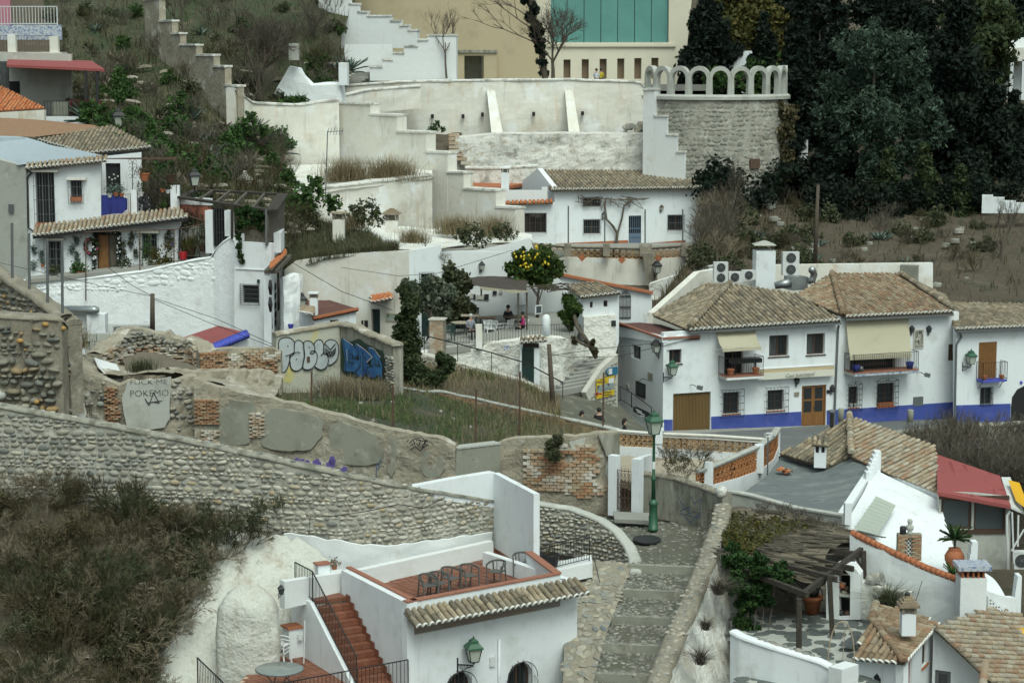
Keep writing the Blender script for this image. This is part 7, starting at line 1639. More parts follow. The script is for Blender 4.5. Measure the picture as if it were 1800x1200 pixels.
# restaurant terrace
zt=14.9;RW7=rib_px([(690,645),(720,628),(742,619),(780,613),(850,605),(911,597),(948,591),(990,594),(1020,601),(1050,611)],[104,105,106,106.4,106.4,106.4,106.6,106.6,107.6,110.8],zb=[11.8]*10)
T=Xb('terrace_wall','rough whitewashed rock wall below the restaurant terrace with a green iron door','wall',RW7.w(6,12));RW7.wall(.6,.3,14,.16,.9,.06).Xa('wall_body','rockwhite',T)
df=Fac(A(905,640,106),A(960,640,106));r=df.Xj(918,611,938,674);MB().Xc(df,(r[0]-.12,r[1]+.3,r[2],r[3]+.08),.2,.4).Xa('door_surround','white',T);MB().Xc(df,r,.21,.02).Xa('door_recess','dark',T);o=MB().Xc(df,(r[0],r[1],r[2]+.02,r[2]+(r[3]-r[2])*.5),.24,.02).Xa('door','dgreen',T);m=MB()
for q in range(8):u=r[0]+(r[1]-r[0])*q/7;m.bar(df.w(u,r[2],.25),df.w(u,r[3],.25),.035)
for q in(0,.5,1):z=r[2]+(r[3]-r[2])*q;m.bar(df.w(r[0],z,.25),df.w(r[1],z,.25),.05)
m.Xa('door_grille','dgreen',o);MB().Xc(df,df.Xj(919,603,947,610),.25,.3).Xa('lintel','wood_dark',T);Xi(T,[df.p(913,603,.5),df.p(962,599,.5),df.p(956,591,.0),df.p(917,594,.0)],.25,.4,'tile',20,.05,arch=.5)
MB().Xc(df,df.Xj(886,606,894,615),.16,.03).Xa('tile_plaque','bluewhite',T)
MB().Xe([A(742,617,106.2),A(948,592,106.8),A(1010,590,107),A(1030,545,114),A(770,560,113.6)],(0,0,-.3)).Xa('terrace_floor','pave',T);flr=lambda x,y:Z(x,y,zt)
rl=Xq([RW7.w(u,zt,-.15)for u in(2.4,3.6,4.9)],.95,.14,.014);rl.name='terrace_railing';tag(rl,'black railing of the restaurant terrace between brick pillar and cream post','railing')
rl=Xq([RW7.w(u,zt,-.15)for u in(5.2,6.4,7.6,9.0,10.4)],.95,.14,.014);rl.name='terrace_railing';tag(rl,'black railing of the restaurant terrace above the green iron door','railing')
a=A(766,628,106);T=Xb('brick_pillar','square pale brick pillar at the end of the restaurant terrace','pillar',a);pb=Fac(a+V((-.45,-.1,0)),a+V((.33,-.25,0)));r=pb.Xj(755,563,779,626);MB().Xc(pb,r,0,.7).Xa('pillar_body','mortar',T);Xh('brick','bricks',Xm('brick_pale'),Xl(pb,.23,.07,.02,None,r[0],r[1],r[2],r[3]),T,120);MB().Xc(pb,(r[0]-.06,r[1]+.06,r[3]+.002,r[3]+.07),.06,.82).Xa('coping','mortar_white',T)
a=A(842,606,106.3);tag(MB().box(a-UP*.2,.32,.32,A(842,570,106.3).z-a.z+.2).Xa('terrace_post','white_cream',None),'cream square post in the middle of the restaurant railing','post');a=A(960,590,106.8);m=MB().Xg(a-UP*.2,[(.22,0),(.22,1.05),(.16,1.25),(0,1.32)],10);tag(m.Xa('terrace_post','white',None,True),'round topped white post above the green iron door','post')
for x,y,rz,mk,lb in((788,598,-1.2,'green_plastic','dark green garden chair beside the brick pillar'),(803,585,0,'green_plastic','green garden chair behind the small round table'),(861,592,.4,'white_plastic','white plastic chair next to the cream post'),(874,590,2.6,'white_plastic','white plastic chair turned away, second from the cream post'),(891,589,-2.4,'white_plastic','white plastic chair in the middle of the terrace railing'),(889,571,0,'white_plastic','white plastic chair standing behind the long table'),(855,565,.3,'black','black wicker chair under the back wall of the terrace'),(832,563,-.3,'green_plastic','dark green chair stacked by the hedge'),(841,561,.2,'green_plastic','dark green chair beside the black wicker chair'),(918,590,-1.6,'white_plastic','white chair under the person in magenta')):monobloc('garden_chair',lb,flr(x,y),rz,mk,'garden chairs on the restaurant terrace',1,1.0)
def table(lb,p,rx,ry,mk,h=.74,rnd_=False,leg='iron'):
 T=Xb('terrace_table',lb,'table',p);c=p+UP*h
 (MB().Xg(c,[(0,0),(rx,0),(rx,.04),(0,.04)],16)if rnd_ else MB().box(c,rx*2,ry*2,.05)).Xa('tabletop',MT[mk],T)
 for sx,sy in((-1,-1),(1,-1),(1,1),(-1,1)):MB().bar(p+V((sx*rx*.6,sy*ry*.6,0)),c+V((sx*rx*.6,sy*ry*.6,0)),.05).Xa('leg',MT[leg],T)
table('small round table beside the dark green chairs',flr(810,592),.5,.5,'tile_pale',.74,True);table('long brown table under the brown shade cloth',flr(882,566),1.3,.5,'wood_brown',.9);table('small wooden table by the cream post',flr(854,583),.5,.4,'wood');table('wooden shelf table behind the plaid person',flr(827,588),.5,.3,'tile_pale',1.0);table('wooden table beside the person in magenta',flr(905,582),.6,.45,'wood_brown')
T=Xb('crate_stack','tall stack of black bottle crates on the restaurant terrace','crates',flr(786,574))
for i in range(5):m=MB();c=flr(786,574)+UP*(.38+.23*i);m.box(c,.55,.42,.2);m.box(c+UP*.2,.58,.45,.025);m.Xa('crate','black',T)
for x,y,mk,lb in((785,577,'yellow','yellow bottle crate under the black crates'),(795,576,'yellow','yellow bottle crate beside the blue crate'),(805,573,'blueflat','blue crate at the end of the yellow crates'),(803,573,'red','red crate standing on the yellow crates')):c=flr(x,y)+UP*(.34 if mk=='red' else 0);m=MB();m.box(c,.44,.4,.3);m.box(c+UP*.3,.48,.44,.03);tag(m.Xa('bottle_crate',MT[mk],None),lb,'crate')
p=flr(827,597);person('person in grey plaid seated by the cream post of the restaurant',p,1.68,sit,('cloth_grey','cloth_black'),.4,'cement_light');person('person in magenta jacket seated above the green iron door',flr(920,591),1.62,sit,('magenta','cloth_black'),-1.4);person('person in black seated at the middle of the terrace',flr(893,580),1.68,sit,('cloth_black','cloth_black'),.2)
T=Xb('closed_parasol','closed white parasol and draped white cloth under the brown canopy','parasol',flr(915,568));b=flr(915,568);MB().Xg(b,[(.03,0),(.03,1.0),(.34,1.05),(.22,1.7),(.05,2.6),(.02,2.7)],9).Xa('canopy','white_plastic',T);m=MB();rows=[[b+V((x,.3,2.0-abs(x)**2*.5-.7*t+.05*sin(x*14)))+V((0,-.3*t,0))for x in[-.9+.15*i for i in range(13)]]for t in(0,.33,.66,1)];m.grid(rows);m.Xa('cloth','cloth_white',T,True);MB().Xf([b,b+UP*2.6],.03,6).Xa('pole','wood_old',T)
T=Xb('shade_canopy','brown shade cloth canopy over the restaurant terrace','canopy',A(880,545,110));SC=Patch([[(822,488,113),(865,485,113),(930,490,112.5)],[(832,500,110),(880,502,109.6),(925,506,109.4)],[(846,504,108.6),(890,509,108.2),(928,511,108)]]);SC.Xa('shade_cloth','canvas_brown',16,10,.03,2,None,T);m=MB();rows=[[SC.at(i/12,1)+UP*.01 for i in range(13)],[SC.at(i/12,1)+UP*(-.12-.05*sin(i))for i in range(13)]];m.grid(rows);m.Xa('valance','awning',T)
for x,y0,y1,Yv in((911,512,572,108.2),(846,506,520,108.8),(926,510,580,108.2)):MB().Xf([A(x,y1,Yv),A(x,y0,Yv)],.05,6).Xa('post','wood_old',T)
cf1=Fac(A(500,560,116),A(718,540,113.2));T=Xb('cave_house_front','long cream limewashed cave house front with tiled porch hood and green door','house',cf1.w(5,13));dd=cf1.Xj(653,543,668,597)
MB().Xd([cf1.uz(x,y)for x,y in((500,640),(720,640),(718,441),(660,443),(600,447),(545,454),(520,458),(500,474))],[[(dd[0],dd[2]),(dd[1],dd[2]),(dd[1],dd[3]),(dd[0],dd[3])]],cf1,0,.5).Xa('wall','white_cream',T);door(T,cf1,dd,.2,'dgreen',1,3,'wood_old');Xi(T,[cf1.p(652,532,1.0),cf1.p(690,525,1.0),cf1.p(688,518,.02),cf1.p(652,521,.02)],.24,.36,'tile_orange',30,.06);MB().Xc(cf1,cf1.Xj(679,550,699,565),.05,.048).Xa('picture','awning',T);MB().Xc(cf1,cf1.Xj(681,552,697,563),.056,.004).Xa('picture_print',mat('faded landscape print',(.35,.38,.34),.6,[((.12,.2,.14),2.5,.5,.58)]),T)
for x in(636,641,644):MB().Xc(cf1,cf1.Xj(x,563,x+3,575),.05,.048).Xa('wall_plate','ink',T)
cf2=Fac(A(717,540,113.3),A(776,540,113.4));T=Xb('white_cave_front','white cave house front with barred window behind the restaurant hedge','house',cf2.w(2,13));r=cf2.Xj(740,481,760,500);d2=cf2.Xj(741,538,757,592);MB().Xd([cf2.uz(x,y)for x,y in((717,640),(776,640),(776,430),(760,434),(717,442))],[[(q[0],q[2]),(q[1],q[2]),(q[1],q[3]),(q[0],q[3])]for q in(r,d2)],cf2,.02,.5).Xa('wall','white',T);Xs(T,cf2,r,.1,'irongrey',1);Xy(T,cf2,r,5,3,.1);door(T,cf2,d2,.12,'dgreen',2,3,'dgreen')
cf3=Fac(A(776,540,114.2),A(988,520,114.6));T=Xb('restaurant_back_wall','long white wall behind the restaurant terrace with plants hanging over its top','wall',cf3.w(5,14));MB().Xd([cf3.uz(x,y)for x,y in((776,580),(1000,570),(992,500),(940,445),(932,418),(890,430),(840,440),(776,441))],[],cf3,0,.5).rough(.03,.8).Xa('wall_body','white_pale',T)
Xp('small dark wall lantern on the white wall above the restaurant canopy',cf3,843,476,.6,.3,1,'iron','iron');
for x0,y0,x1,y1,l in((826,516,831,524,'white framed, nearest the hedge'),(832,517,836,526,'dark, second from the hedge'),(838,518,850,526,'wide pale strip'),(851,517,859,527,'dark square beside the strip'),(866,511,873,518,'dark, set higher'),(877,510,883,516,'small grey, highest')):o=MB().Xc(cf3,cf3.Xj(x0,y0,x1,y1),.06,.05).Xa('wall_picture',MT['sign_dark' if 'dark' in l else 'mortar_white'],None);tag(o,'small framed picture on the restaurant wall, '+l,'picture','pictures on the restaurant wall')
a=flr(944,566);T=Xb('leaning_mirror','white framed mirror hung beside the parasol','mirror',a);mf=Fac(A(941,550,108),A(954,550,108.4));MB().Xc(mf,mf.Xj(941,536,953,552),.0,.04).Xa('frame','white_plastic',T);MB().Xc(mf,mf.Xj(942.5,538,951.5,550),.006,.004).Xa('glass','pane_blue',T)
hf1=Fac(A(1024,550,109.4),A(1086,550,109.8));hf0=Fac(A(998,550,113.4),A(1024,550,109.4));T=Xb('tiled_shed','small white shed with grey tile roof and two tiny windows by the stone steps','shed',hf1.w(1,13.6));ws=[hf1.Xj(1034,530,1042,541),hf1.Xj(1061,528,1068,539)]
MB().Xd([hf1.uz(x,y)for x,y in((1024,640),(1080,630),(1088,600),(1088,516),(1024,521))],[[(q[0],q[2]),(q[1],q[2]),(q[1],q[3]),(q[0],q[3])]for q in ws],hf1,0,.4).Xa('wall','white',T);[Xs(T,hf1,q,.15,'wood_brown',0)for q in ws];MB().Xd([hf0.uz(x,y)for x,y in((998,600),(1024,640),(1024,520),(998,502))],[],hf0,0,.4).Xa('wall','white',T);MB().Xd([hf1.uz(x,y)for x,y in((1024,640),(1080,632),(1080,552),(1024,556))],[],hf1,.3,.3).rough(.05,2).Xa('rough_base','rockwhite',T);MB().Xc(hf1,hf1.Xj(1072,562,1080,572),.32,.02).Xa('vent','ink',T)
Xi(T,[hf1.p(1020,523,.35),hf1.p(1091,515,.35),A(1052,494,114),A(996,501,114)],.25,.36,'tile',120,.08)
gw=Fac(A(976,540,116),A(1146,540,117));T=Xb('red_coped_wall','white garden wall with sloping red brick coping and iron gate','wall',gw.w(3,14));MB().Xd([gw.uz(x,y)for x,y in((976,560),(1146,570),(1146,514),(1100,505),(976,480))],[],gw,0,.35).Xa('wall_body','white',T);m=MB();q=[(976,480),(1020,489),(1060,497),(1100,505),(1146,514)];[m.bar(gw.p(*a,.0),gw.p(*b,.0),.5,.14)for a,b in zip(q,q[1:])];m.Xa('coping','terracotta',T);r=gw.Xj(1089,518,1108,560);m=MB()
for i in range(9):u=r[0]+(r[1]-r[0])*i/8;m.bar(gw.w(u,r[2],.05),gw.w(u,r[3]+.25*sin(i/8*3.14),.05),.03)
m.Xa('gate','iron',T);m=MB();[m.bar(gw.w(r[0],r[2]+(r[3]-r[2])*q,.06),gw.w(r[1],r[2]+(r[3]-r[2])*q,.06),.04)for q in(.05,.5,.95)];m.Xa('gate_rail','iron',T)
mf=Fac(A(553,580,110.6),A(625,570,111.4));mf0=Fac(A(530,580,113),A(553,580,110.6));T=Xb('maroon_roof_house','little white house with maroon membrane roof and small chimney','house',mf.w(1,13));r=mf.Xj(580,562,595,580);MB().Xd([mf.uz(x,y)for x,y in((553,640),(626,640),(626,546),(553,558))],[[(r[0],r[2]),(r[1],r[2]),(r[1],r[3]),(r[0],r[3])]],mf,0,.3).Xa('wall','white',T);Xs(T,mf,r,.15,'wood_brown',1);MB().Xd([mf0.uz(x,y)for x,y in((526,640),(553,640),(553,558),(526,548))],[],mf0,0,.3).Xa('wall','white',T)
rp=[mf.p(550,560,.15),mf.p(630,543,.15),A(572,525,115.5),A(536,527,115.5)];MB().Xe(rp,(0,0,-.12)).Xa('membrane_roof','maroon',T);MB().bar(rp[0]+UP*.03,rp[1]+UP*.03,.18,.12).Xa('coping','terracotta',T);chimney(T,552,523,553,111.4,.42,cap='slab',capm='white');Xi(T,[mf0.p(528,548,.4),mf0.p(553,552,.4),mf0.p(553,540,0),mf0.p(530,538,0)],.22,.34,'tile_pale',20,.05)
mo=Rib([A(498,490,113.4),A(512,486,113.6),A(526,481,114),A(532,482,115)],[13]*4);T=Xb('white_rock_wall','lumpy white rock wall with a blue pot between the tall white house and the maroon roof','wall',mo.w(1,13));mo.wall(.6,.15,14,.12,1.2).Xa('wall_body','white_rough',T);p=A(511,578,112.9);tag(MB().Xg(p,[(.1,0),(.17,.26),(.0,.24)],8).Xa('blue_pot','blueflat',None),'cobalt blue pot hung on the lumpy white rock wall','pot')
tag(MB().Xf([A(973,728,99),A(969,668,99),A(965,605,99)],[.13,.12,.1],8).Xa('utility_pole','pole',None,True),'weathered wooden utility pole beside the green iron door','pole')
tag(MB().Xf([A(268,585,103),A(268,516,103)],[.13,.11],8).Xa('utility_pole','pole',None,True),'short wooden utility pole in front of the long white wall','pole')
for i,(q,lb)in enumerate((([(268,521,103),(180,503,107),(0,462,114)],'cable running from the short utility pole to the grey gable'),([(268,521,103),(230,500,108),(190,470,116)],'cable rising from the short utility pole to the planted terrace'),([(268,523,103),(380,560,102),(486,608,98)],'upper cable running down from the short pole to the painted wall'),([(268,525,103),(380,572,101),(486,612,97)],'lower cable running down from the short pole to the painted wall'),([(500,300,140),(620,400,126),(760,497,114)],'long cable slanting across the cream retaining walls'),([(515,462,114),(600,512,108),(690,545,106)],'cable slanting across the cave house front'),([(600,470,114),(700,485,112),(770,480,113),(900,440,114)],'cable drooping across the white cave front'),([(968,625,99),(1060,612,102),(1165,602,106)],'cable from the utility pole to the inn corner'),([(968,622,99),(1000,628,100),(1090,626,103),(1165,607,106)],'second cable from the utility pole to the inn'))):tag(MB().Xf([A(*p)for p in q],.016,4).Xa('cable','wire',None),lb,'cable')
# white houses climbing on the left
WW=rib_px([(-40,496),(50,494),(150,490),(250,478),(320,462),(374,452),(384,432),(412,412),(420,470)],[117.5,117.2,117,116.6,116,115.6,115.4,115,114.6],zb=[12.6]*9)
T=Xb('long_white_wall','long whitewashed stone wall below the planted house terrace, sweeping up to the right','wall',WW.w(8,13));WW.wall(.8,.3,16,.04,.9).Xa('wall_body','white_rough',T)
Xh('stone','small_stones',[stone_proto(MT['white_rough'],i)for i in range(3)],Xk(WW,.24,1.1,2.2,.06,.02,lambda u,z:(lambda p:54<p[0]<376 and p[1]<535-p[0]*.12)(proj(WW.w(u,z)))),T,300);WW.cap(.5,.08,.06,du=.4,amp=.03).Xa('coping','white_rough',T,True)
UA,UB,UC=A(46,380,119.5),A(178,380,119.5),A(40,380,119.6)
uf=Fac(UA,UB);T=Xb('balcony_house','white two level house with barred windows, plant covered ground floor and blue draped balcony','house',uf.w(2,15))
w1,w2=uf.Xj(63,303,96,399),uf.Xj(124,317,144,354)
holes=lambda*rs:[[(r[0],r[2]),(r[1],r[2]),(r[1],r[3]),(r[0],r[3])]for r in rs]
MB().Xd([uf.uz(x,y)for x,y in((46,420),(178,405),(177,284),(46,294))],holes(w1,w2),uf,0,.4).Xa('wall','white',T)
Xs(T,uf,w1,.2,'irongrey',2,0);Xy(T,uf,w1,7,4,.25,'irongrey',.05);Xs(T,uf,w2,.2,'irongrey',1);Xy(T,uf,w2,5,3,.2,'irongrey',.1)
for r,e in((w2,.06),(w1,.04)):MB().Xc(uf,(r[0]-.15,r[1]+.3,r[3]+.03,r[3]+.16),.3,.3).Xa('lintel','white_cream',T)
for r,l in((w1,'tall'),(w2,'small')):tag(MB().Xc(uf,(r[0],r[1],r[2]+.02,r[2]+.26),.18,.16).Xa('planter_box','terracotta',None),'terracotta planter box inside the bars of the %s upper window'%l,'planter')
gf=Fac(A(-60,380,122),A(46,380,119.45));o=MB().Xd([gf.uz(x,y)for x,y in((-60,560),(50,560),(46,293),(0,281),(-60,270))],[],gf,0,.4).Xa('gable_wall','cement_light',T);MB().Xc(gf,gf.Xj(17,359,25,374),.1,.09).Xa('meter_box','irongrey',T)
fo=[uf.p(44,293,.25),uf.p(185,280,.25),A(175,262,124),A(35,240,126),A(-40,238,127),A(-40,280,122.5)];Patch([[(-40,283,122.6),(20,290,120.6),(46,288,119.3),(182,280,119.2)],[(-40,240,127),(36,240,126),(90,255,124.5),(176,272,121.5)]]).Xa('membrane_roof','foilroof',20,8,.04,1,None,T);Xi(T,[uf.p(44,297,.5),uf.p(188,283,.5),uf.p(186,275,.02),uf.p(48,288,.02)],.25,.45,'tile_pale',60,.06,arch=.5)
MB().Xf([uf.p(47,300,.35),uf.p(56,303,.1),uf.p(48,312,.1),uf.p(50,400,.1),uf.p(60,408,.3)],.06,6).Xa('drain_pipe','iron',T)
m=MB();m.box(A(20,252,125.6),1.6,.5,.35,.1);m.Xa('roof_kerb','foilroof',T)
lf=Fac(A(50,470,118.6),A(316,440,118.4));v1,v2,dr=lf.Xj(84,424,110,484),lf.Xj(250,411,276,455),lf.Xj(170,411,206,478)
MB().Xd([lf.uz(x,y)for x,y in((52,500),(318,470),(316,385),(52,412))],holes(v1,v2,dr),lf,0,.4).Xa('wall','white',T)
for r in(v1,v2):Xs(T,lf,r,.2,'irongrey',1);Xy(T,lf,r,6,4,.3,'irongrey',.12);MB().Xc(lf,(r[0]-.2,r[1]+.2,r[3]+.08,r[3]+.2),.4,.38).Xa('lintel','mortar_white',T)
door(T,lf,(dr[0],(dr[0]+dr[1])/2+.12,dr[2],dr[3]),.18,'wood',1,3,'wood_brown');MB().Xc(lf,((dr[0]+dr[1])/2+.14,dr[1],dr[2],dr[3]),-.12,.05).Xa('shutter','wood_old',T)
Xi(T,[lf.p(58,415,.75),lf.p(330,382,.75),lf.p(318,366,-.3),lf.p(62,398,-.3)],.25,.42,'tile_pale',220,.08,arch=.5);m=MB();m.bar(lf.p(58,418,.7),lf.p(330,386,.7),.1,.12);m.Xf([lf.p(328,388,.7),lf.p(316,402,.15),lf.p(315,455,.12)],.06,6);m.Xa('gutter','iron',T)
MB().Xe([lf.p(45,492,1.6),lf.p(330,462,1.6),lf.p(330,455,0),lf.p(45,486,0)],(0,0,-.2)).Xa('terrace_floor','pave',T)
m=MB()
for x,y0,y1 in((151,410,528),(246,406,510),(306,403,505)):m.Xf([lf.p(x,y1,1.7),lf.p(x,y0,1.7)],.035,5)
m.Xf([lf.p(148,408,1.7),lf.p(240,405,1.7),lf.p(308,403,1.7),lf.p(370,392,1.4)],.03,5);m.Xf([lf.p(330,379,.7),lf.p(370,392,1.4),lf.p(370,440,1.4)],.03,5);m.Xa('pipe_frame','rust',T)
T2=Xb('door_garland','dark garland with pink and white baubles around the wooden house door','garland',lf.p(188,470,.1));pts=[lf.p(x+ru(-4,4),y+ru(-3,3),ru(.05,.2))for x,y in[(166,q)for q in range(412,475,2)]+[(209,q)for q in range(410,470,2)]+[(q,409)for q in range(166,210,3)]for _ in range(14)];v,f=Xv(np.array([tuple(p)for p in pts]),.06);Xw('foliage',v,f,MT['leaf_conifer'],T2)
m=MB();[m.ball(lf.p(x,y,.22),.05,n=6,m=4)for x,y in[(ru(162,170),ru(415,470))for _ in range(16)]+[(ru(206,211),ru(412,460))for _ in range(12)]];m.Xa('bauble','white_plastic',T2,kind='stuff')
T2=Xb('door_wreath','round wreath with pink flowers beside the wooden house door','wreath',lf.p(161,436,.2));a=np.random.uniform(0,6.28,700);c=lf.p(161,433,.2);v,f=Xv(np.array([tuple(c+lf.t*cos(q)*.35+UP*sin(q)*.42+V((ru(-.1,.1),ru(-.1,.1),ru(-.1,.1))))for q in a]),.07);Xw('leaves',v,f,MT['leaf_olive'],T2);m=MB();[m.ball(c+lf.t*cos(q)*.35+UP*sin(q)*.42+lf.n*.1,.06,n=6,m=4)for q in np.random.uniform(0,6.28,7)];m.Xa('flower','magenta',T2,kind='stuff')
def pot_plant(label,p,r,potmk,leafmk,h,n=260,ls=.07,hang=False,spiky=False):
 T=Xb('pot_plant',label,'plant',p);MB().Xg(p,[(r*.65,0),(r,r*1.3),(r*1.08,r*1.3),(r*1.08,r*1.5),(0,r*1.4)],9).Xa('pot',MT[potmk],T);c=np.array(p+UP*(r*1.4+h*.45))
 q=c+np.random.normal(size=(n,3))*np.array([r*.9,r*.7,h*.32]);v,f=blades(q-np.array([0,0,h*.3]),h*.6,.04,.7)if spiky else Xv(q,ls,.2);Xw('leaves',v,f,MT[leafmk],T)
for x,y,r,pm_,lm,h,l in((143,488,.24,'terracotta','leaf_green',.5,'big terracotta pot with green plant at the corner of the pipe frame'),(132,488,.14,'blueflat','leaf_green',.6,'leafy plant in a blue pot next to the big terracotta pot'),(95,490,.2,'irongrey','leaf_olive',.5,'olive plant below the barred ground floor window'),(220,478,.2,'white_plastic','leaf_olive',.5,'dull green plant at the foot of the garland'),(256,468,.2,'white_plastic','leaf_green',1.3,'tall fresh green plant before the second ground floor window'),(272,466,.2,'white_plastic','leaf_yellow',.7,'yellowing shrub before the second ground floor window'),(275,474,.2,'terracotta','leaf_yellow',.35,'trailing yellow plant in a terracotta trough on the wall top'),(292,470,.18,'white_plastic','leaf_yellow',.35,'trailing yellow plant near the drain pipe'),(297,452,.2,'mortar_white','leaf_scrub',.6,'reddish bare plant in a stone pot near the drain pipe')):pot_plant(l,lf.p(x,y,.9),r,pm_,lm,h)
for x,y,l in((60,442,'upper bunch beside the gable pipe'),(73,450,'nearest the barred window'),(59,470,'lowest, under the bunch by the gable pipe'),(75,464,'small terracotta one low by the window'),(126,440,'over the pipe frame corner'),(135,450,'by the pipe frame post'),(135,426,'highest, trailing green'),(137,462,'lowest by the pipe frame post'),(216,433,'midway between door and window'),(232,420,'large clump right of the door top'),(230,432,'hung under the large clump'),(217,448,'green framed beside the garland'),(238,448,'near the second window, low'),(294,424,'small, beside the drain pipe'),(302,427,'cobalt pot by the drain pipe'),(298,414,'highest by the drain pipe')):pot_plant('small pot plant hung on the house wall, '+l,lf.p(x,y+5,.12),.11,'terracotta' if 'terracotta' in l else 'blueflat' if 'cobalt' in l else 'irongrey','leaf_agave' if x<140 else 'leaf_olive',.35,110,.06)
p=lf.p(322,456,.6);tag(MB().Xg(p,[(.18,0),(.25,.42),(.2,.42),(0,.36)],10).Xa('bucket','red',None),'red bucket on the terrace beside the drain pipe','bucket')
bf=Fac(A(176,340,122.4),A(318,340,122.6));r=bf.Xj(186,287,212,346);MB().Xd([bf.uz(x,y)for x,y in((174,400),(250,392),(248,268),(174,276))],holes(r),bf,0,.3).Xa('wall','white',T);MB().Xc(bf,r,-.2,.03).Xa('balcony_door','pane',T)
MB().Xe([lf.p(176,392,-.1),lf.p(320,376,-.1),bf.p(320,370,0),bf.p(176,384,0)],(0,0,.1)).Xa('balcony_floor','cotto_coping',T)
pf2=Fac(A(176,360,119.6),A(320,350,119.9))
for x0,y0,x1,y1 in((231,334,241,384),(300,326,316,374)):r=pf2.Xj(x0,y0,x1,y1);MB().Xc(pf2,r,.1,.45).Xa('balcony_pillar','white',T)
rl=Xq([pf2.p(178,386,0),pf2.p(230,381,0)],1.3,.12,.014,'iron',T);Xq([pf2.p(242,381,0),pf2.p(299,374,0)],1.3,.1,.014,'iron',T)
m=MB();rows=[]
for i in range(16):
 u=i/15;x=178+46*u;rows.append([pf2.p(x,343+6*u**3+t*(36-8*u-12*max(0,u-.8)*4),.08+.05*sin(i*2.2)*(t+.2))for t in(0,.25,.5,.75,1)])
m.grid(rows);o=m.Xa('blue_cloth','bluecloth',None,True);tag(o,'deep blue cloth draped over the balcony railing','cloth')
m=MB();rows=[[pf2.p(243+22*i/8,350+24*t-9*sin(i/8*3),-.25+.08*sin(i))for t in(0,.5,1)]for i in range(9)];m.grid(rows);tag(m.Xa('spotted_cloth',mat('spotted cloth',(.02,.022,.028),.9,[((.42,.45,.46),9,.56,.6)]),None,True),'dark cloth with pale spots hung behind the balcony bars','cloth')
for x,y,r,mk,lm,l in((204,345,.16,'terracotta','leaf_agave','terracotta pot with grey plant on the blue draped railing'),(214,346,.15,'terracotta','leaf_agave','second terracotta pot on the blue draped railing'),(193,347,.15,'white_plastic','leaf_agave','white pot on the blue draped railing'),(254,318,.3,'terracotta','leaf_scrub','large terracotta pot standing free above the balcony bars'),(300,320,.3,'wood_brown','leaf_olive','large brown pot on top of the end balcony pillar'),(286,338,.15,'terracotta','leaf_olive','terracotta pot at the end of the balcony bars'),(295,340,.14,'white_plastic','leaf_olive','white pot against the end balcony pillar'),(288,374,.14,'terracotta','leaf_green','terracotta pot on the balcony floor behind the bars'),(248,345,.16,'white_plastic','leaf_olive','white pot behind the spotted cloth')):pot_plant(l,pf2.p(x,y,.05),r,mk,lm,.5,120,.06,spiky='large' in l)
m=MB();x0=pf2.p(233,334,-.1);m.bar(x0,pf2.p(233,284,-.1),.04)
for s_ in(-1,1):
 for c in(.3,.7,1.1):m.Xf([pf2.p(233,300,-.1)+UP*(c-.6)+pf2.t*s_*(.14+.1*cos(a))+UP*.12*sin(a)for a in[i*.8 for i in range(8)]],.012,4)
m.Xa('scroll_post','iron',T);m=MB();[m.bar(pf2.p(x,279-(x-180)*.02,.3-k*.7),pf2.p(310,277+k,.2-k*.7),.05)for k in range(4)for x in(180,)];m.bar(pf2.p(310,277,.3),pf2.p(310,340,.1),.03);m.Xa('pergola_bar','rust',T);m=MB();[m.ball(pf2.p(x,y,-.4),.06,n=6,m=4)for x,y in((192,312),(197,316),(202,314),(207,310),(200,307))];m.Xa('light_bulb','lampglass',T,kind='stuff')
T=Xb('upper_tile_house','old brown tile roof behind the silvery roof, with white house end under it','house',A(150,270,127));Xi(T,[A(150,270,123.4),A(266,259,123.6),A(196,222,131),A(60,240,129)],.26,.36,'tile',300,.1,True,arch=.42);Patch([[(-40,238,128.5),(60,240,128.6),(190,226,130.5)],[(-40,205,135),(80,212,134),(185,222,131.6)]]).Xa('terracotta_roof','tile_warm',12,6,.03,1,None,T)
ub=Fac(A(176,280,124),A(262,270,124.2));MB().Xd([ub.uz(x,y)for x,y in((170,330),(248,330),(248,264),(170,272))],[],ub,0,.3).Xa('wall','white',T);MB().bar(ub.p(165,273,.35),ub.p(268,263,.35),.12,.1).Xa('gutter','irongrey',T)
Xi(T,[A(-40,199,136),A(78,191,135.4),A(0,152,140),A(-40,150,140)],.26,.4,'tile_orange',200,.1,False,arch=.45);xf=Fac(A(-40,200,136),A(80,200,135.2));MB().Xd([xf.uz(x,y)for x,y in((-40,240),(78,216),(78,193),(-40,200))],[],xf,0,.3).Xa('wall','white_cream',T)
rf=Fac(A(-30,200,139),A(182,200,138.6));T=Xb('red_canopy_house','house with dark red canopy terrace high on the left slope','house',rf.w(4,22));MB().Xe([A(12,118,138.4),A(184,126,137.8),A(160,111,144),A(14,107,144)],(0,0,.16)).Xa('canopy','redroof',T)
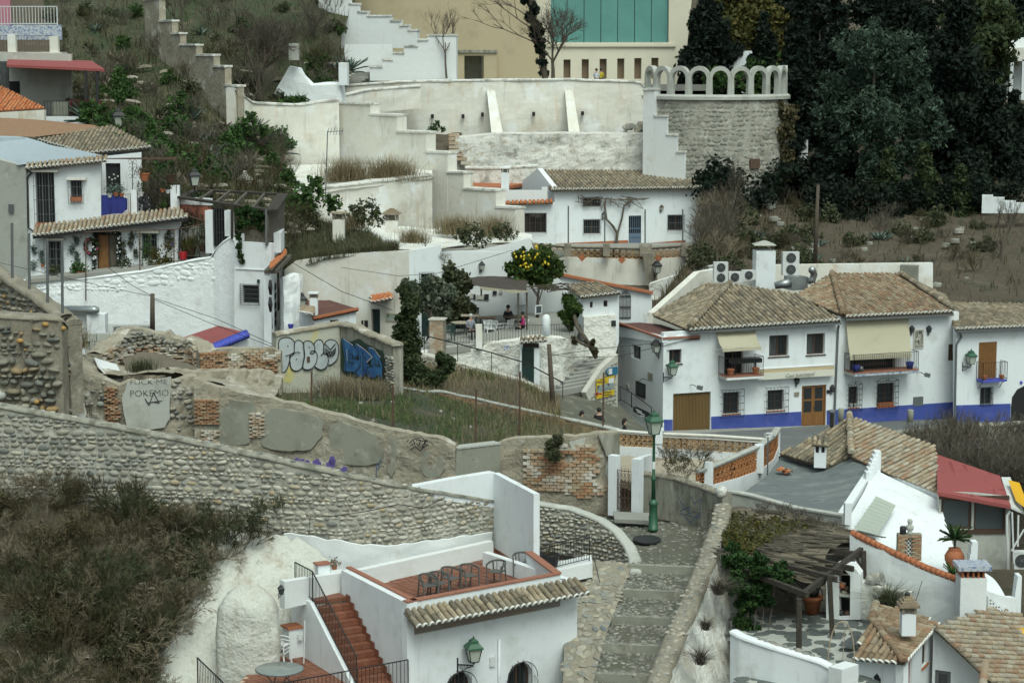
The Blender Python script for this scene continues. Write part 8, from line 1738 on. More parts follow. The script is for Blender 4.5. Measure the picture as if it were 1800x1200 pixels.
m=MB();[m.bar(A(x,y,138),A(x,122,138),.16)for x,y in((151,175),(171,205))];m.Xa('canopy_post','iron',T);b2=Fac(A(-30,160,143),A(130,160,143.2));MB().Xd([b2.uz(x,y)for x,y in((-40,210),(126,205),(126,95),(-40,90))],[],b2,0,.3).Xa('wall','cement_light',T);MB().Xc(b2,b2.Xj(16,143,35,165),.02,.018).Xa('window','dark',T);MB().Xc(b2,b2.Xj(-20,108,16,155),.02,.018).Xa('window','curtain',T);r=rf.Xj(78,205,181,222);MB().Xc(rf,r,0,.3).Xa('terrace_parapet','white',T);Xq([rf.w(r[0],r[3],-.1),rf.w(r[1],r[3],-.1)],1.0,.2,.02,'iron',T);MB().box(A(108,206,139.6),1.0,.6,1.0).Xa('fire_place','cement',T);MB().box(A(150,200,140),2.2,.2,.9,-.2).Xa('sofa_back','redroof',T)
tf=Fac(A(-30,60,148),A(112,60,148));T=Xb('cream_terrace_house','cream terrace house with white railing at the top left corner','house',tf.w(2,24));MB().Xd([tf.uz(x,y)for x,y in((-40,125),(108,120),(108,92),(-40,92))],[],tf,0,2).Xa('wall','white_cream',T)
for x0,x1,y0 in((12,26,60),(86,101,64)):MB().Xc(tf,tf.Xj(x0,y0,x1,93),-.2,.5).Xa('terrace_pillar','white_cream',T)
Xq([tf.p(-30,90,-.3),tf.p(90,90,-.3)],1.05,.2,.02,'rust',T);t2=Fac(A(-30,40,153),A(112,40,153));MB().Xc(t2,t2.Xj(-30,44,108,70),0,.3).Xa('tiled_band','bluewhite',T);Xq([t2.p(-30,44,-.1),t2.p(101,44,-.1)],1.3,.22,.04,'ironwhite',T);MB().Xc(t2,t2.Xj(-30,-40,6,44),-2,.3).Xa('pink_wall','pink',T)
lp=A(208,222,134);T=Xb('path_lantern','black lantern standing above the old brown tile roof','lamp',lp-UP*.6);MB().Xf([lp-UP*.8,lp],.05,6).Xa('post','iron',T);lantern(lp,1.5,T,'iron','lampglass','iron')
lp=A(342,326,121);T=Xb('path_lantern','black lantern beside the dark pergola roof','lamp',lp-UP*.8);MB().Xf([lp-UP*.9,lp],.05,6).Xa('post','iron',T);lantern(lp,1.3,T,'iron','lampglass','iron')
kf,ks=Fac(A(416,520,113.8),A(477,520,113.2)),Fac(A(477,520,113.2),A(500,510,118));T=Xb('tall_white_house','tall narrow white house with barred window, black shop letters and ivy covered roof terrace','house',kf.w(1,13));r=kf.Xj(426,501,455,533)
MB().Xd([kf.uz(x,y)for x,y in((412,640),(477,640),(477,428),(418,424),(412,470))],holes(r),kf,0,.4).Xa('wall','white',T);Xs(T,kf,r,.15,'irongrey',0,3);Xy(T,kf,r,2,9,.15,'iron',.06);ws=[ks.Xj(487,476,490.5,545)];MB().Xd([ks.uz(x,y)for x,y in((477,640),(500,640),(500,440),(477,462))],[],ks,0,.4).Xa('wall','white',T);MB().Xc(ks,ws[0],.03,.028).Xa('window','pane',T);MB().Xc(ks,ks.Xj(470.6,497,473,545),.3,.1).Xa('shop_sign','ink',T)if 0 else None
Xx(ks,[[(479.6+q*1.6,y+5-q*1.7),(479.9+q*1.6,y-5-q*1.7),(480.6+q*1.6,y+4-q*1.7),(480.9+q*1.6,y-4-q*1.7)]for y in(508,524,541,557,571)for q in(0,1,2,3)],.16,'ink',T,'lettering',.03);[MB().bar(ks.p(474,y,.5),ks.p(476.5,y+14,.5),.12,.5).Xa('shop_sign','ink',T)for y in(498,528)]
MB().Xc(ks,ks.Xj(492,500,496,590),.03,.028).Xa('banner',mat('faded rose banner',(.40,.25,.26),.8),T);MB().bar(kf.p(414,472,.03),kf.p(478,475,.03),.06,.05).Xa('string_course','white',T);MB().Xc(kf,kf.Xj(466,473,475,481),.06,.05).Xa('blue_corbel','blueflat',T)
MB().bar(ks.p(476,478,.5),ks.p(502,450,.5),.7,.18).Xa('eave','wood_old',T);Xi(T,[ks.p(476,474,.7),ks.p(503,447,.7),ks.p(500,436,0),ks.p(477,462,0)],.25,.4,'tile_orange',40,.06,False);MB().Xc(Fac(A(498,470,116),A(502,470,118)),Fac(A(498,470,116),A(502,470,118)).Xj(494,405,500,440),0,.4).Xa('pillar','white',T)
sgn=Xb('arched_gate','black arched iron gate between white posts under the pergola roof','gate',kf.p(385,445));gg=Fac(A(374,420,115.6),A(397,420,115.4));r=gg.Xj(376,366,395,432);m=MB();u0,u1,z0,z1=r
for q in range(5):u=u0+(u1-u0)*q/4;m.bar(gg.w(u,z0),gg.w(u,z1+.25*sin(q/4*3.14)),.05)
[m.bar(gg.w(u0,z0+(z1-z0)*q),gg.w(u1,z0+(z1-z0)*q),.05)for q in(0,.35,.7,1)];m.Xa('gate_bars','iron',sgn);MB().Xc(gg,r,-.1,.02).Xa('gate_panel','pane',sgn)
for x0,y0,x1,y1,mk,l in((362,370,375,445,'white','white gate post on the terracotta wall side of the arched gate'),(396,370,407,415,'white','white gate post on the ivy side of the arched gate')):tag(MB().Xc(gg,gg.Xj(x0,y0,x1,y1),.1,.5).Xa('gate_post',MT[mk],None),l,'post')
sf=Fac(A(318,380,120),A(366,380,119));o=Xb('salmon_wall','salmon painted wall with white band under the dark pergola roof','wall',sf.w(1,16));MB().Xc(sf,sf.Xj(318,360,366,405),0,.3).Xa('wall_body','salmon',o);MB().Xc(sf,sf.Xj(318,348,368,360),.05,.35).Xa('top_band','white',o);MB().Xc(sf,sf.Xj(316,396,366,450),.2,.3).rough(.04,2).Xa('stone_base','white_flake',o)
for x,y,l in((324,446,'round brown pot with dry stalks nearest the red bucket'),(336,448,'brown pot with dry leaves in the middle under the salmon wall'),(358,442,'tall brown pot with a reedy plant by the arched gate')):pot_plant(l,sf.p(x,y,.8),.3,'wood_brown','leaf_yellow' if x<350 else 'leaf_olive',.6 if x<350 else 1.4,160,.08,spiky=True)
T=Xb('pergola_roof','dark framed open pergola roof with hung grey screens above the tall white house','pergola',A(420,370,117));m=MB();c=[A(318,347,119.5),A(478,370,113.2),A(497,342,119),A(345,334,124)]
for a,b,w_ in((0,1,.5),(1,2,.6),(2,3,.5),(3,0,.4)):m.bar(c[a],c[b],w_,.12)
m.Xa('roof_frame','wood_dark',T);[MB().bar(c[0].lerp(c[1],q),c[3].lerp(c[2],q),.14,.14).Xa('rafter','wood_old',T)for q in(.2,.4,.6,.8)]
for x0,y0,x1,y1,Ya,Yb in((468,362,483,430,113.1,115.2),(484,355,497,420,115.3,117.6)):q=[A(x0,y0+8,Ya),A(x1,y0,Yb),A(x1,y1-10,Yb),A(x0,y1,Ya)];MB().Xe(q,(.1,.1,0)).Xa('hung_screen','wood_old',T);m=MB();[m.bar(q[i],q[(i+1)%4],.1)for i in range(4)];m.Xa('screen_frame','irongrey',T)
[MB().bar(A(x,y1,Yv),A(x,y0,Yv),.14).Xa('post','wood_dark',T)for x,y0,y1,Yv in((408,358,420,115),(470,368,430,113.3),(495,345,440,118.5))];MB().Xc(kf,kf.Xj(427,405,466,428),-.2,.06).Xa('back_board','wood_old',T)
T=Xb('terrace_ivy','thick green ivy hanging over the roof terrace of the tall white house','ivy',A(440,420,114));cl=Xo([(420,372,9),(435,372,11),(452,376,11),(462,384,9),(430,390,11),(448,392,10),(420,395,8),(462,402,7),(419,415,7),(421,432,6),(423,448,6),(425,460,5)],113.6,.5);v,f=Xv(Xu(cl,5200,14,.45),.10,.2,.5);Xw('leaves',v,f,MT['leaf_ivy'],T);MB().Xf([A(424,462,113.5),A(420,410,113.6),A(432,380,113.8)],.03,5).Xa('stem','twig',T)
rp=[A(356,618,104),A(436,585,107.4),A(384,572,113),A(318,594,112)];T=Xb('red_lean_to','lean-to with faded red roof and cobalt blue tile edge','shed',A(390,640,106));MB().Xe(rp,(0,0,-.12)).Xa('roof','redroof',T);e=MB();k=15
[e.Xf([rp[0].lerp(rp[1],(i+.5)/k)+V((.05,-.12,-.12)),rp[0].lerp(rp[1],(i+.5)/k)+V((-.1,.3,.03))],.15,8)for i in range(k)];e.Xa('edge_tiles','blueflat',T,True,kind='stuff');ef=Fac(rp[0]+V((0,.3,0)),rp[1]+V((0,.3,0)));MB().Xd([ef.uz(x,y)for x,y in((350,700),(440,680),(437,594),(354,626))],[],ef,0,.3).Xa('wall','white',T)
T=Xb('ventilation_duct','galvanised round duct lying on white wall behind the sloping wall','duct',A(140,560,104));MB().Xf([A(100,545,105),A(166,545,104),A(174,545,104)],[.22,.22,.14],12).Xa('duct','steel',T,True)
T=Xb('white_yard_wall','white block wall and pier below the long white wall','wall',A(165,600,104));wf=Fac(A(90,580,104.6),A(270,580,104.6));MB().Xc(wf,wf.Xj(90,551,158,640),0,.4).Xa('wall_body','white_pale',T);MB().Xc(wf,wf.Xj(157,550,189,640),.5,.8).Xa('pier','white',T);MB().Xc(wf,wf.Xj(188,571,268,640),-.3,.1).Xa('lattice_panel','acwhite',T);m=MB();u0,u1,z0,z1=wf.Xj(198,574,266,606)
for i in range(-6,22):a=u0+(u1-u0)*i/16;m.bar(wf.w(max(a,u0),z0+max(0,u0-a),-.27),wf.w(min(a+z1-z0,u1),z0+min(z1-z0,u1-a),-.27),.03,.02)if a<u1 and a+z1-z0>u0 else None;m.bar(wf.w(max(a,u0),z1-max(0,u0-a),-.26),wf.w(min(a+z1-z0,u1),z1-min(z1-z0,u1-a),-.26),.03,.02)if a<u1 and a+z1-z0>u0 else None
m.Xa('lattice','irongrey',T)
Xp('large black street lantern on scroll bracket at the corner of the tall white house',Fac(A(480,540,115),A(502,540,115.2)),497,546,1.25,1.0,1,'iron','iron');MB().Xc(kf,kf.Xj(453,491,457,497),.1,.1).Xa('floodlight','dgreen',None);tag(C.objects['floodlight.002']if 'floodlight.002' in C.objects else C.objects[-1],'small green lamp over the barred window of the tall white house','floodlight')
# back house, big retaining walls, beige building, stone turret
bh=Fac(A(975,400,147),A(1252,400,148.5));bl_=Fac(A(918,400,151),A(975,400,147));T=Xb('back_house','long white house with brown tile roof, barred windows and blue door on a terrace','house',bh.w(5,15));rs=[bh.Xj(1025,347,1056,363),bh.Xj(1026,386,1055,411),bh.Xj(1174,378,1202,405)];dd=bh.Xj(1105,379,1127,436)
MB().Xd([bh.uz(x,y)for x,y in((975,445),(1252,450),(1250,328),(975,332))],holes(*rs,dd),bh,0,.4).Xa('wall','white',T)
for r in rs:Xs(T,bh,r,.2,'wood_brown',1);Xy(T,bh,r,8,2,.1,'irongrey',.04)
MB().Xc(bh,dd,-.15,.04).Xa('door','pane',T);m=MB();[m.bar(bh.w(dd[0]+(dd[1]-dd[0])*q/6,dd[2],-.08),bh.w(dd[0]+(dd[1]-dd[0])*q/6,dd[3],-.08),.035)for q in range(7)];[m.bar(bh.w(dd[0],dd[2]+(dd[3]-dd[2])*q,-.08),bh.w(dd[1],dd[2]+(dd[3]-dd[2])*q,-.08),.06)for q in(.02,.35,.6,.98)];m.Xa('door_grille',mat('blue grey iron',(.10,.15,.22),.6),T);MB().Xc(bh,(dd[0],dd[1],dd[2],dd[2]+(dd[3]-dd[2])*.45),-.1,.03).Xa('door_panel',mat('blue grey paint',(.13,.18,.25),.6),T)
for x0,x1 in((978,1104),(1128,1205)):MB().Xd([bh.uz(x0,450),bh.uz(x1,450),bh.uz(x1,422),bh.uz(x0,428)],[],bh,.03,.028).Xa('tile_dado','terracotta',T)
Xi(T,[bh.p(968,334,.5),bh.p(1256,330,.5),A(1226,290,157),A(946,293,157)],.26,.40,'tile',300,.12,True,[(A(946,293,157),A(1226,290,157),.3)],arch=.5)
MB().Xd([bl_.uz(x,y)for x,y in((918,450),(975,450),(975,334),(945,296),(918,318))],[],bl_,0,.4).Xa('gable_wall','white',T);sf=Fac(A(870,400,146.6),A(975,400,146.4));r=sf.Xj(922,375,960,409);MB().Xd([sf.uz(x,y)for x,y in((870,450),(975,445),(975,356),(870,360))],holes(r),sf,0,.4).Xa('wall','white',T);Xs(T,sf,r,.2,'wood_brown',3);Xy(T,sf,r,8,2,.1,'wood_brown',.03)
Xi(T,[sf.p(868,360,.4),sf.p(972,357,.4),sf.p(972,353,-.1),sf.p(868,355,-.1)],.3,.4,'tile_orange',60,.05,False);MB().Xc(sf,sf.Xj(870,335,955,356),-.3,.3).Xa('parapet','white_pale',T);MB().Xc(sf,sf.Xj(952,330,962,356),-.28,.4).Xa('parapet_post','white_pale',T);MB().Xe([A(815,332,148),A(880,331,148),A(930,320,153),A(818,318,153)],(0,0,-.2)).Xa('terrace_floor','terracotta',T);o=chimney(T,888,303,337,147.6,.55,cap='slab',capm='white')
VN=Xb('bare_vine','bare twisting vine trained on the white back house wall','vine',bh.p(1083,430,.2));m=MB();b_=lambda q,r:m.Xf([bh.p(x,y,.25)for x,y in q],r,5)
b_([(1083,432),(1085,410),(1078,398),(1066,385),(1063,362),(1065,348)],[.12,.1,.09,.08,.07,.05]);b_([(1085,412),(1093,385),(1097,362),(1110,352)],.07)
for _ in range(34):x,y=ru(1020,1130),ru(345,354);b_([(x,y),(x+ru(-14,14),y+ru(-6,10)),(x+ru(-25,25),y+ru(-6,22))],.022)
b_([(1020,348),(1066,350),(1110,351),(1135,350)],.04);m.Xa('vine_stem','twig',VN);Xp('small lantern by the bare vine on the back house',bh,1058,384,.5,.3,1,'iron','iron');Xp('small brown lantern between door and window of the back house',bh,1160,371,.5,.3,1,'rust','rust')
for x,y0,y1 in((999,362,432),(1063,370,432),(1134,368,436),(1200,368,436),(1261,365,432)):tag(MB().Xf([A(x,y1,143),A(x,y0,143)],.05,6).Xa('yard_post','irongrey'),'thin grey post on the lattice terrace, %s'%{999:'nearest the annex',1063:'before the vine',1134:'beside the blue door',1200:'before the last window',1261:'beyond the house corner'}[x],'post','thin posts on the lattice terrace')
T,rb=lattice_wall('ochre lattice parapet on cream wall before the back house',[(935,428),(1000,434),(1130,437),(1200,432),(1310,430)],[141,140.6,140,140,140.6],[(935,520),(1000,522),(1130,530),(1200,530),(1310,530)],'clay_pale',.80,.97,2,'mortar','white_cream',.42)
for x in(935,998,1066,1135,1203,1263):a=A(x,450,139.7);MB().box(a,.8 if x==1135 else .45,.5,A(x,428,139.7).z-a.z).Xa('brick_post','mortar',T)
[MB().Xe([V(p)for p in(lambda c,s:[c+V((-s,0,0)),c+V((0,0,-s)),c+V((s,0,0)),c+V((0,0,s))])(A(x,y,139.6),.26)],(0,.1,0)).Xa('clay_diamond','terracotta',T)for x,y in((964,450),(1023,453),(1093,457),(1157,455))]
f_=Fac(A(1128,480,139.2),A(1150,490,138.8));MB().Xd([f_.uz(*p)for p in((1130,445),(1146,445),(1152,500),(1140,500))],[],f_,.1,.5).Xa('brick_pier','mortar',T);Xp('black street lantern on the lattice terrace corner pier',f_,1150,482,1.1,.5,1,'iron','iron');MB().Xe([A(930,440,140.6),A(1310,440,140.8),A(1320,425,149),A(870,425,149)],(0,0,-.4)).Xa('yard_floor','pave',T)
rw=Rib([A(1140,500,133),A(1200,480,132),A(1262,465,131)],[14]*3);k=Xb('white_rock_bank','rough whitewashed rock bank below the lattice terrace','wall',rw.w(1,15));rw.wall(.6,.3,10,.2,1).Xa('wall_body','rockwhite',k)
WM=['white_cream','white_pale','white_flake']
def cwall(name,lb,tops,Y,bots,mk,th=.6,cap=True,amp=.06):
 rb=rib_px(tops,Y if isinstance(Y,list)else[Y]*len(tops),botpx=bots);T=Xb(name,lb,'wall',rb.w(rb.L/2,rb.zr(rb.L/2)[0]));rb.wall(th,.5,10,amp,.7,.04).Xa('wall_body',MT[mk],T)
 if cap:rb.cap(th+.15,.14,.08,du=.5,amp=.03,rounded=False).Xa('coping','white_flake',T)
 return T,rb
T,rb=cwall('terrace_wall','tall cream stained retaining wall with two sloping buttresses',[(600,152),(700,145),(860,142),(1000,141),(1125,145),(1150,175)],160,[(600,240),(700,240),(860,240),(1000,240),(1150,240),(1180,240)],'white_cream',.8)
for x0,x1 in((856,884),(993,1020)):q=[A(x0,160,159.6),A(x0+14,160,159.6),A(x1,236,157.4),A(x1-20,236,157.4)];MB().Xe(q,(0,1.2,0)).Xa('buttress','white_cream',T)
for x,y in((760,208),(814,208),(938,204),(1024,203),(848,205)):MB().box(A(x,y,159.7),.22,.3,.3).Xa('drain_hole','dark',T)
cwall('ledge_wall','flaking grey and white lower retaining wall with ledge above the back house',[(800,243),(870,236),(1000,235),(1140,236)],[155,155,155,155],[(800,300),(870,300),(1000,300),(1140,300)],'white_flake',3.5,False,.15);cwall('ledge_wall','short cream parapet at the foot of the flaking wall beside the gable',[(818,296),(870,297),(945,293)],[152,152,152],[(818,335),(870,335),(945,335)],'white_flake',.8)
rk=[mtx(V((q,0,0)),UP*q*.7,V((0,-q,0)),A(ru(1094,1126),ru(224,234),156.5))for q in np.random.uniform(.3,.7,16)];Xh('stone','rubble',Xn('stone'),rk,Xb('rubble_pile','heap of brown rubble on the ledge under the cream wall','rubble',A(1110,232,156.5)),16)
def stepped(lb,steps,yb,Y0,Y1,mk,th=1.0,name='stepped_wall'):
 """wall running down in steps; steps = (x0, x1, ytop)"""
 T=Xb(name,lb,'wall',A(steps[0][0],yb,Y0));n=len(steps);x_a,x_b=steps[0][0],steps[-1][1]
 f=Fac(A(x_a,steps[0][2],Y0),A(x_b,steps[-1][2],Y1))
 for x0,x1,y in steps:r=f.Xj(x0,y,x1,yb if yb>y+20 else y+40);MB().Xc(f,(r[0],r[1]+.002,r[2],r[3]),0,th).rough(.03,.8).Xa('step_wall',MT[mk],T);MB().Xc(f,(r[0]-.05,r[1]+.05,r[3]-.02,r[3]+.12),.08,th+.16).rough(.03,2).Xa('coping','white_flake',T)
 return T
stepped('long stepped cream wall with rust streaks running down to the back house',[(594,652,183),(652,699,203),(699,750,233),(750,787,269),(787,815,304),(815,872,334),(872,906,366)],470,151,141,'white_cream')
stepped('ruined stepped white wall beside the stone turret',[(1130,1150,158),(1150,1172,205),(1172,1190,238),(1190,1203,268)],345,153,151,'white_pale',.7)
T,rb=cwall('terrace_wall','cream wall with ivy sprigs below the bare shrubs',[(412,158),(445,182),(520,186),(596,176)],[146,148,149,150],[(412,290),(445,300),(520,300),(596,300)],'white_cream',.7)
cwall('terrace_wall','white parapet bowing past the gate steps above the stepped wall',[(592,172),(640,160),(740,152)],[156,157,158],[(592,215),(640,200),(740,190)],'white_cream',.6);cwall('terrace_wall','long cream curving wall below the dry grass ledge',[(540,336),(580,330),(680,318),(760,308)],[135,136,139,142],[(540,420),(580,420),(700,430),(770,440)],'white_cream',1.0)
CP=Patch([[(480,290,147),(600,290,149),(760,290,148)],[(500,320,139),(600,325,140),(760,312,143)],[(530,345,135),(600,335,136.4),(765,312,142)]]);CP.Xa('plaster_ledge','rockwhite',24,14,.1,.6);CQ=Patch([[(500,420,134),(640,398,136),(760,400,138),(935,410,140)],[(500,440,128),(640,425,128),(760,425,130),(935,425,134)],[(498,476,116.6),(660,446,114),(760,436,114),(935,420,115)]]);CQ.Xa('cave_roof_slope','rockwhite',30,18,.2,.5);CG=Patch([[(490,380,137),(560,390,136),(650,415,132)],[(495,440,124),(570,445,120),(690,440,117)],[(500,480,116.4),(570,456,114.9),(700,440,113.8)]]);CG.Xa('green_roof_slope','soil_green',24,14,.2,.7)
for x,y0,y1,Yv,w_,cp_,l in((596,377,430,126,.7,'slab','slender cream chimney with open top on the scrubby cave roof'),(689,379,408,127,.75,'pyr','squat white chimney with stepped brick cap on the cave roof')):T=Xb('cave_chimney',l,'chimney',A(x,y1,Yv));chimney(T,x,y0+8,y1,Yv,w_,'white_cream',cp_,'shaft')
T=Xb('cave_chimney','round white chimney with conical cap on the green hillside','chimney',A(431,340,132));MB().Xg(A(431,342,132),[(.36,0),(.34,.9),(.55,.92),(.5,1.0),(.12,1.35),(.1,1.5),(0,1.5)],12).Xa('shaft','cement_light',T,True)
T=Xb('tv_antenna','television antenna on a tall thin mast before the cream wall','antenna',A(572,350,134));MB().Xf([A(572,355,134),A(576,230,134)],.035,5).Xa('mast','irongrey',T);m=MB();m.bar(A(575,232,134),A(603,230,134),.04);[m.bar(A(578+5*i,225,134),A(576+5*i,237,134.6),.025)for i in range(6)];m.Xa('boom','irongrey',T)
Patch([[(735,272,154),(812,268,155)],[(735,236,160),(812,234,160)]]).Xa('ledge_soil','soil',8,6,.15,1);T=Xb('brick_steps','narrow broken brick steps down from the ledge beside the stepped cream wall','stairs',A(800,285,154));[MB().box(A(798+max(0,i-4)*7,240+i*7,155.5-i*.15),.75,.5,.22).rough(.05,2).Xa('step','brick_pale' if 0 else MT['brick_pale'],T)for i in range(9)]
stepped('stepped white wall climbing to the upper path, upper flight',[(560,615,-12),(615,630,8),(630,646,22),(646,687,29),(687,704,38),(704,718,46),(718,734,54)],85,168,166,'white_pale',.6);T=stepped('stepped white wall of the lower flight beside the doorway block',[(650,672,118),(672,690,106),(690,710,94),(710,734,82),(734,752,71),(752,802,63)],142,162,161,'white_pale',.6)
T=Xb('white_block','white wall block with stone steps left of the lower stepped flight','wall',A(640,140,163));f_=Fac(A(600,120,163),A(700,120,163));MB().Xd([f_.uz(x,y)for x,y in((603,150),(660,150),(690,110),(690,78),(606,78))],[],f_,0,.5).Xa('wall_body','white_pale',T);[MB().box(A(612+6*i,149-3.5*i,161.6+i*.3),1.6,.5,.2).Xa('step','pave',T)for i in range(6)]
bb=Fac(A(560,100,176),A(985,100,178));T=Xb('beige_building','large beige and cream modern building with teal glazed panel and row of narrow openings','building',A(900,140,178));r=bb.Xj(815,98,849,141);MB().Xd([bb.uz(x,y)for x,y in((560,160),(960,160),(948,60),(930,-60),(560,-60))],holes(r),bb,0,.6).Xa('beige_wall','beige',T);MB().Xd([bb.uz(x,y)for x,y in((801,150),(872,150),(872,92),(801,92))],holes(r),bb,.8,.78).Xa('door_block','beige',T);MB().Xc(bb,r,-1.2,.1).Xa('door_recess','cement',T);MB().Xc(bb,bb.Xj(800,88,873,93),.95,1).Xa('door_canopy','cement_dark',T)
cb=Fac(A(940,100,180),A(1210,100,181));hs=[cb.Xj(x,105-k*.6,x+12.5,139)for k,x in enumerate((990.5,1022.5,1054,1085,1115,1145))];tp=cb.Xj(968,-60,1176,75);MB().Xd([cb.uz(x,y)for x,y in((930,160),(1200,160),(1222,-60),(930,-60))],holes(*hs,(tp[0],tp[1],tp[2],tp[3]-.3)),cb,0,.6).Xa('cream_wall','cream',T);[MB().Xc(cb,h,-.5,.05).Xa('opening','wood_brown' if 0 else mat('brown recess',(.16,.115,.075),.8),T)for h in hs]
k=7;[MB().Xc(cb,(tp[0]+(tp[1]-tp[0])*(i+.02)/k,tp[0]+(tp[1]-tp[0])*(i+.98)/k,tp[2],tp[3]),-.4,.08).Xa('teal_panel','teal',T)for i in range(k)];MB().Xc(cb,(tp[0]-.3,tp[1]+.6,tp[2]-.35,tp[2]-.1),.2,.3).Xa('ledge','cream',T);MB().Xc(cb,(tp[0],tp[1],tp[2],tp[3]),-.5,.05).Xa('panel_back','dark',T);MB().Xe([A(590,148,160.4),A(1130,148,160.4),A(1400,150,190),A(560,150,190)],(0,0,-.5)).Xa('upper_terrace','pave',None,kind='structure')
for x,H_,c,l in((1048,1.6,'cloth_white','person in pale blue and white jacket sitting on the cream wall top'),(1056,1.62,'cloth_yellow','person in yellow jacket beside the pale jacketed one on the wall top')):p=A(x,141,161 if c=='cloth_white' else 161.6);person(l,p-UP*.42,H_,sit,(c,'cloth_black'),2.6)
cx,Yc,rr_=A(1255,170,156),156,5.4;zt=A(1250,168,151).z;n0=[V((cx.x+rr_*cos(a),Yc+rr_*sin(a),0))for a in[R(195+165*i/22)for i in range(23)]];top=[V((p.x,p.y,zt-.3))for p in n0];TU=Rib(top,[15]*23);T=Xb('stone_turret','round rubble stone turret topped by a ring of small grey arches','tower',V((cx.x,Yc,16)))
TU.wall(.6,.4,8,.08,1).Xa('wall_body','mortar_grey',T);Xh('stone','small_stones',Xn('stone_grey',True),Xk(TU,.33,1.0,1.9,.05,.12),T,300);TU.cap(.9,.35,.2,du=.4,rounded=False).Xa('cornice','cement_light',T);MB().Xe([V((p.x,p.y,zt-.3))for p in n0],(0,0,.1)).Xa('floor','pave',T);uu=TU.L*.62;f_=Fac(TU.pt(uu-.6),TU.pt(uu+.6));MB().Xc(f_,(.2,1.0,zt-5.2,zt-4.5),.2,.2).Xa('window_niche','rust',T)
na=10
for i in range(na):
 u0,u1=TU.L*i/na,TU.L*(i+1)/na;f_=Fac(TU.pt(u0),TU.pt(u1));L=f_.L;h,hr=1.15,L*.36;c=L/2;out=[(0,0),(.16*L,0)]+[(.14*L,h)]+[(c-hr*cos(a),h+hr*sin(a))for a in[pi*k/8 for k in range(9)]]+[(.86*L,h),(.84*L,0),(L,0),(L,h+.1)]+[(c+L*.5*cos(a),h+.1+L*.5*sin(a))for a in[pi*k/8 for k in range(9)]]+[(0,h+.1)]
 MB().Xd([(u,zt+.06+z)for u,z in out],[],f_,0,.42).Xa('arch','cement_light',T)
stepped('old brick wall stepping down the hillside above the cream wall',[(256,282,0),(282,304,38),(304,318,60),(318,346,80),(346,376,98),(376,396,118),(396,418,152)],215,160,146,'ruin',.5)
T=Xb('white_ruin','white painted rock ruin with small pillar below the bare tree','ruin',A(510,160,153));f_=Fac(A(440,150,154),A(602,150,153));MB().Xd([f_.uz(x,y)for x,y in((470,190),(602,185),(600,148),(575,143),(545,148),(532,134),(522,118),(506,118),(498,140),(488,152))],[],f_,0,1.2).rough(.25,.7).Xa('wall_body','white_rough',T);MB().box(A(517,106,153),.7,.7,1.2).Xa('pillar','cement_light',T);MB().Xc(f_,f_.Xj(597,110,612,150),.3,.6).Xa('gate_post','white',T)
hb=Fac(A(1285,120,176),A(1330,120,176));tag(MB().Xc(hb,hb.Xj(1280,90,1328,170),0,3).Xa('white_hut','white',None),'white garden wall seen through the ring of arches','wall')
f_=Fac(A(1740,150,168),A(1830,150,168));T=Xb('hillside_house','white terraced house half hidden behind the trees at the right edge','house',f_.w(2,20));MB().Xc(f_,f_.Xj(1750,110,1840,175),-2,.3).Xa('wall','white',T);MB().Xc(f_,f_.Xj(1772,66,1840,84),-2,.3).Xa('upper_wall','white',T);MB().Xc(f_,f_.Xj(1752,84,1840,108),0,2).Xa('awning_roof','white_cream',T);[MB().Xc(f_,f_.Xj(x,105,x+7,176),0,.3).Xa('post','white',T)for x in(1774,1796)];T=Xb('white_steps_wall','low white stepped wall under the trees at the right edge','wall',A(1760,355,143));f_=Fac(A(1720,350,143),A(1830,360,142));[MB().Xc(f_,f_.Xj(x0,y,x1,375),0,.5).Xa('step_wall','white',T)for x0,x1,y in((1726,1745,343),(1745,1765,347),(1765,1785,353),(1785,1840,357))]
f_=Fac(A(1398,290,163),A(1422,290,163));tag(MB().Xc(f_,f_.Xj(1400,245,1420,303),0,.6).Xa('white_gate','white_pale',None),'narrow white gateway glimpsed between turret and trees','gate')
tag(MB().Xf([A(1432,470,128),A(1438,325,128)],[.14,.1],7).Xa('utility_pole','pole',None,True),'tall dark utility pole in the scrub below the stone turret','pole')
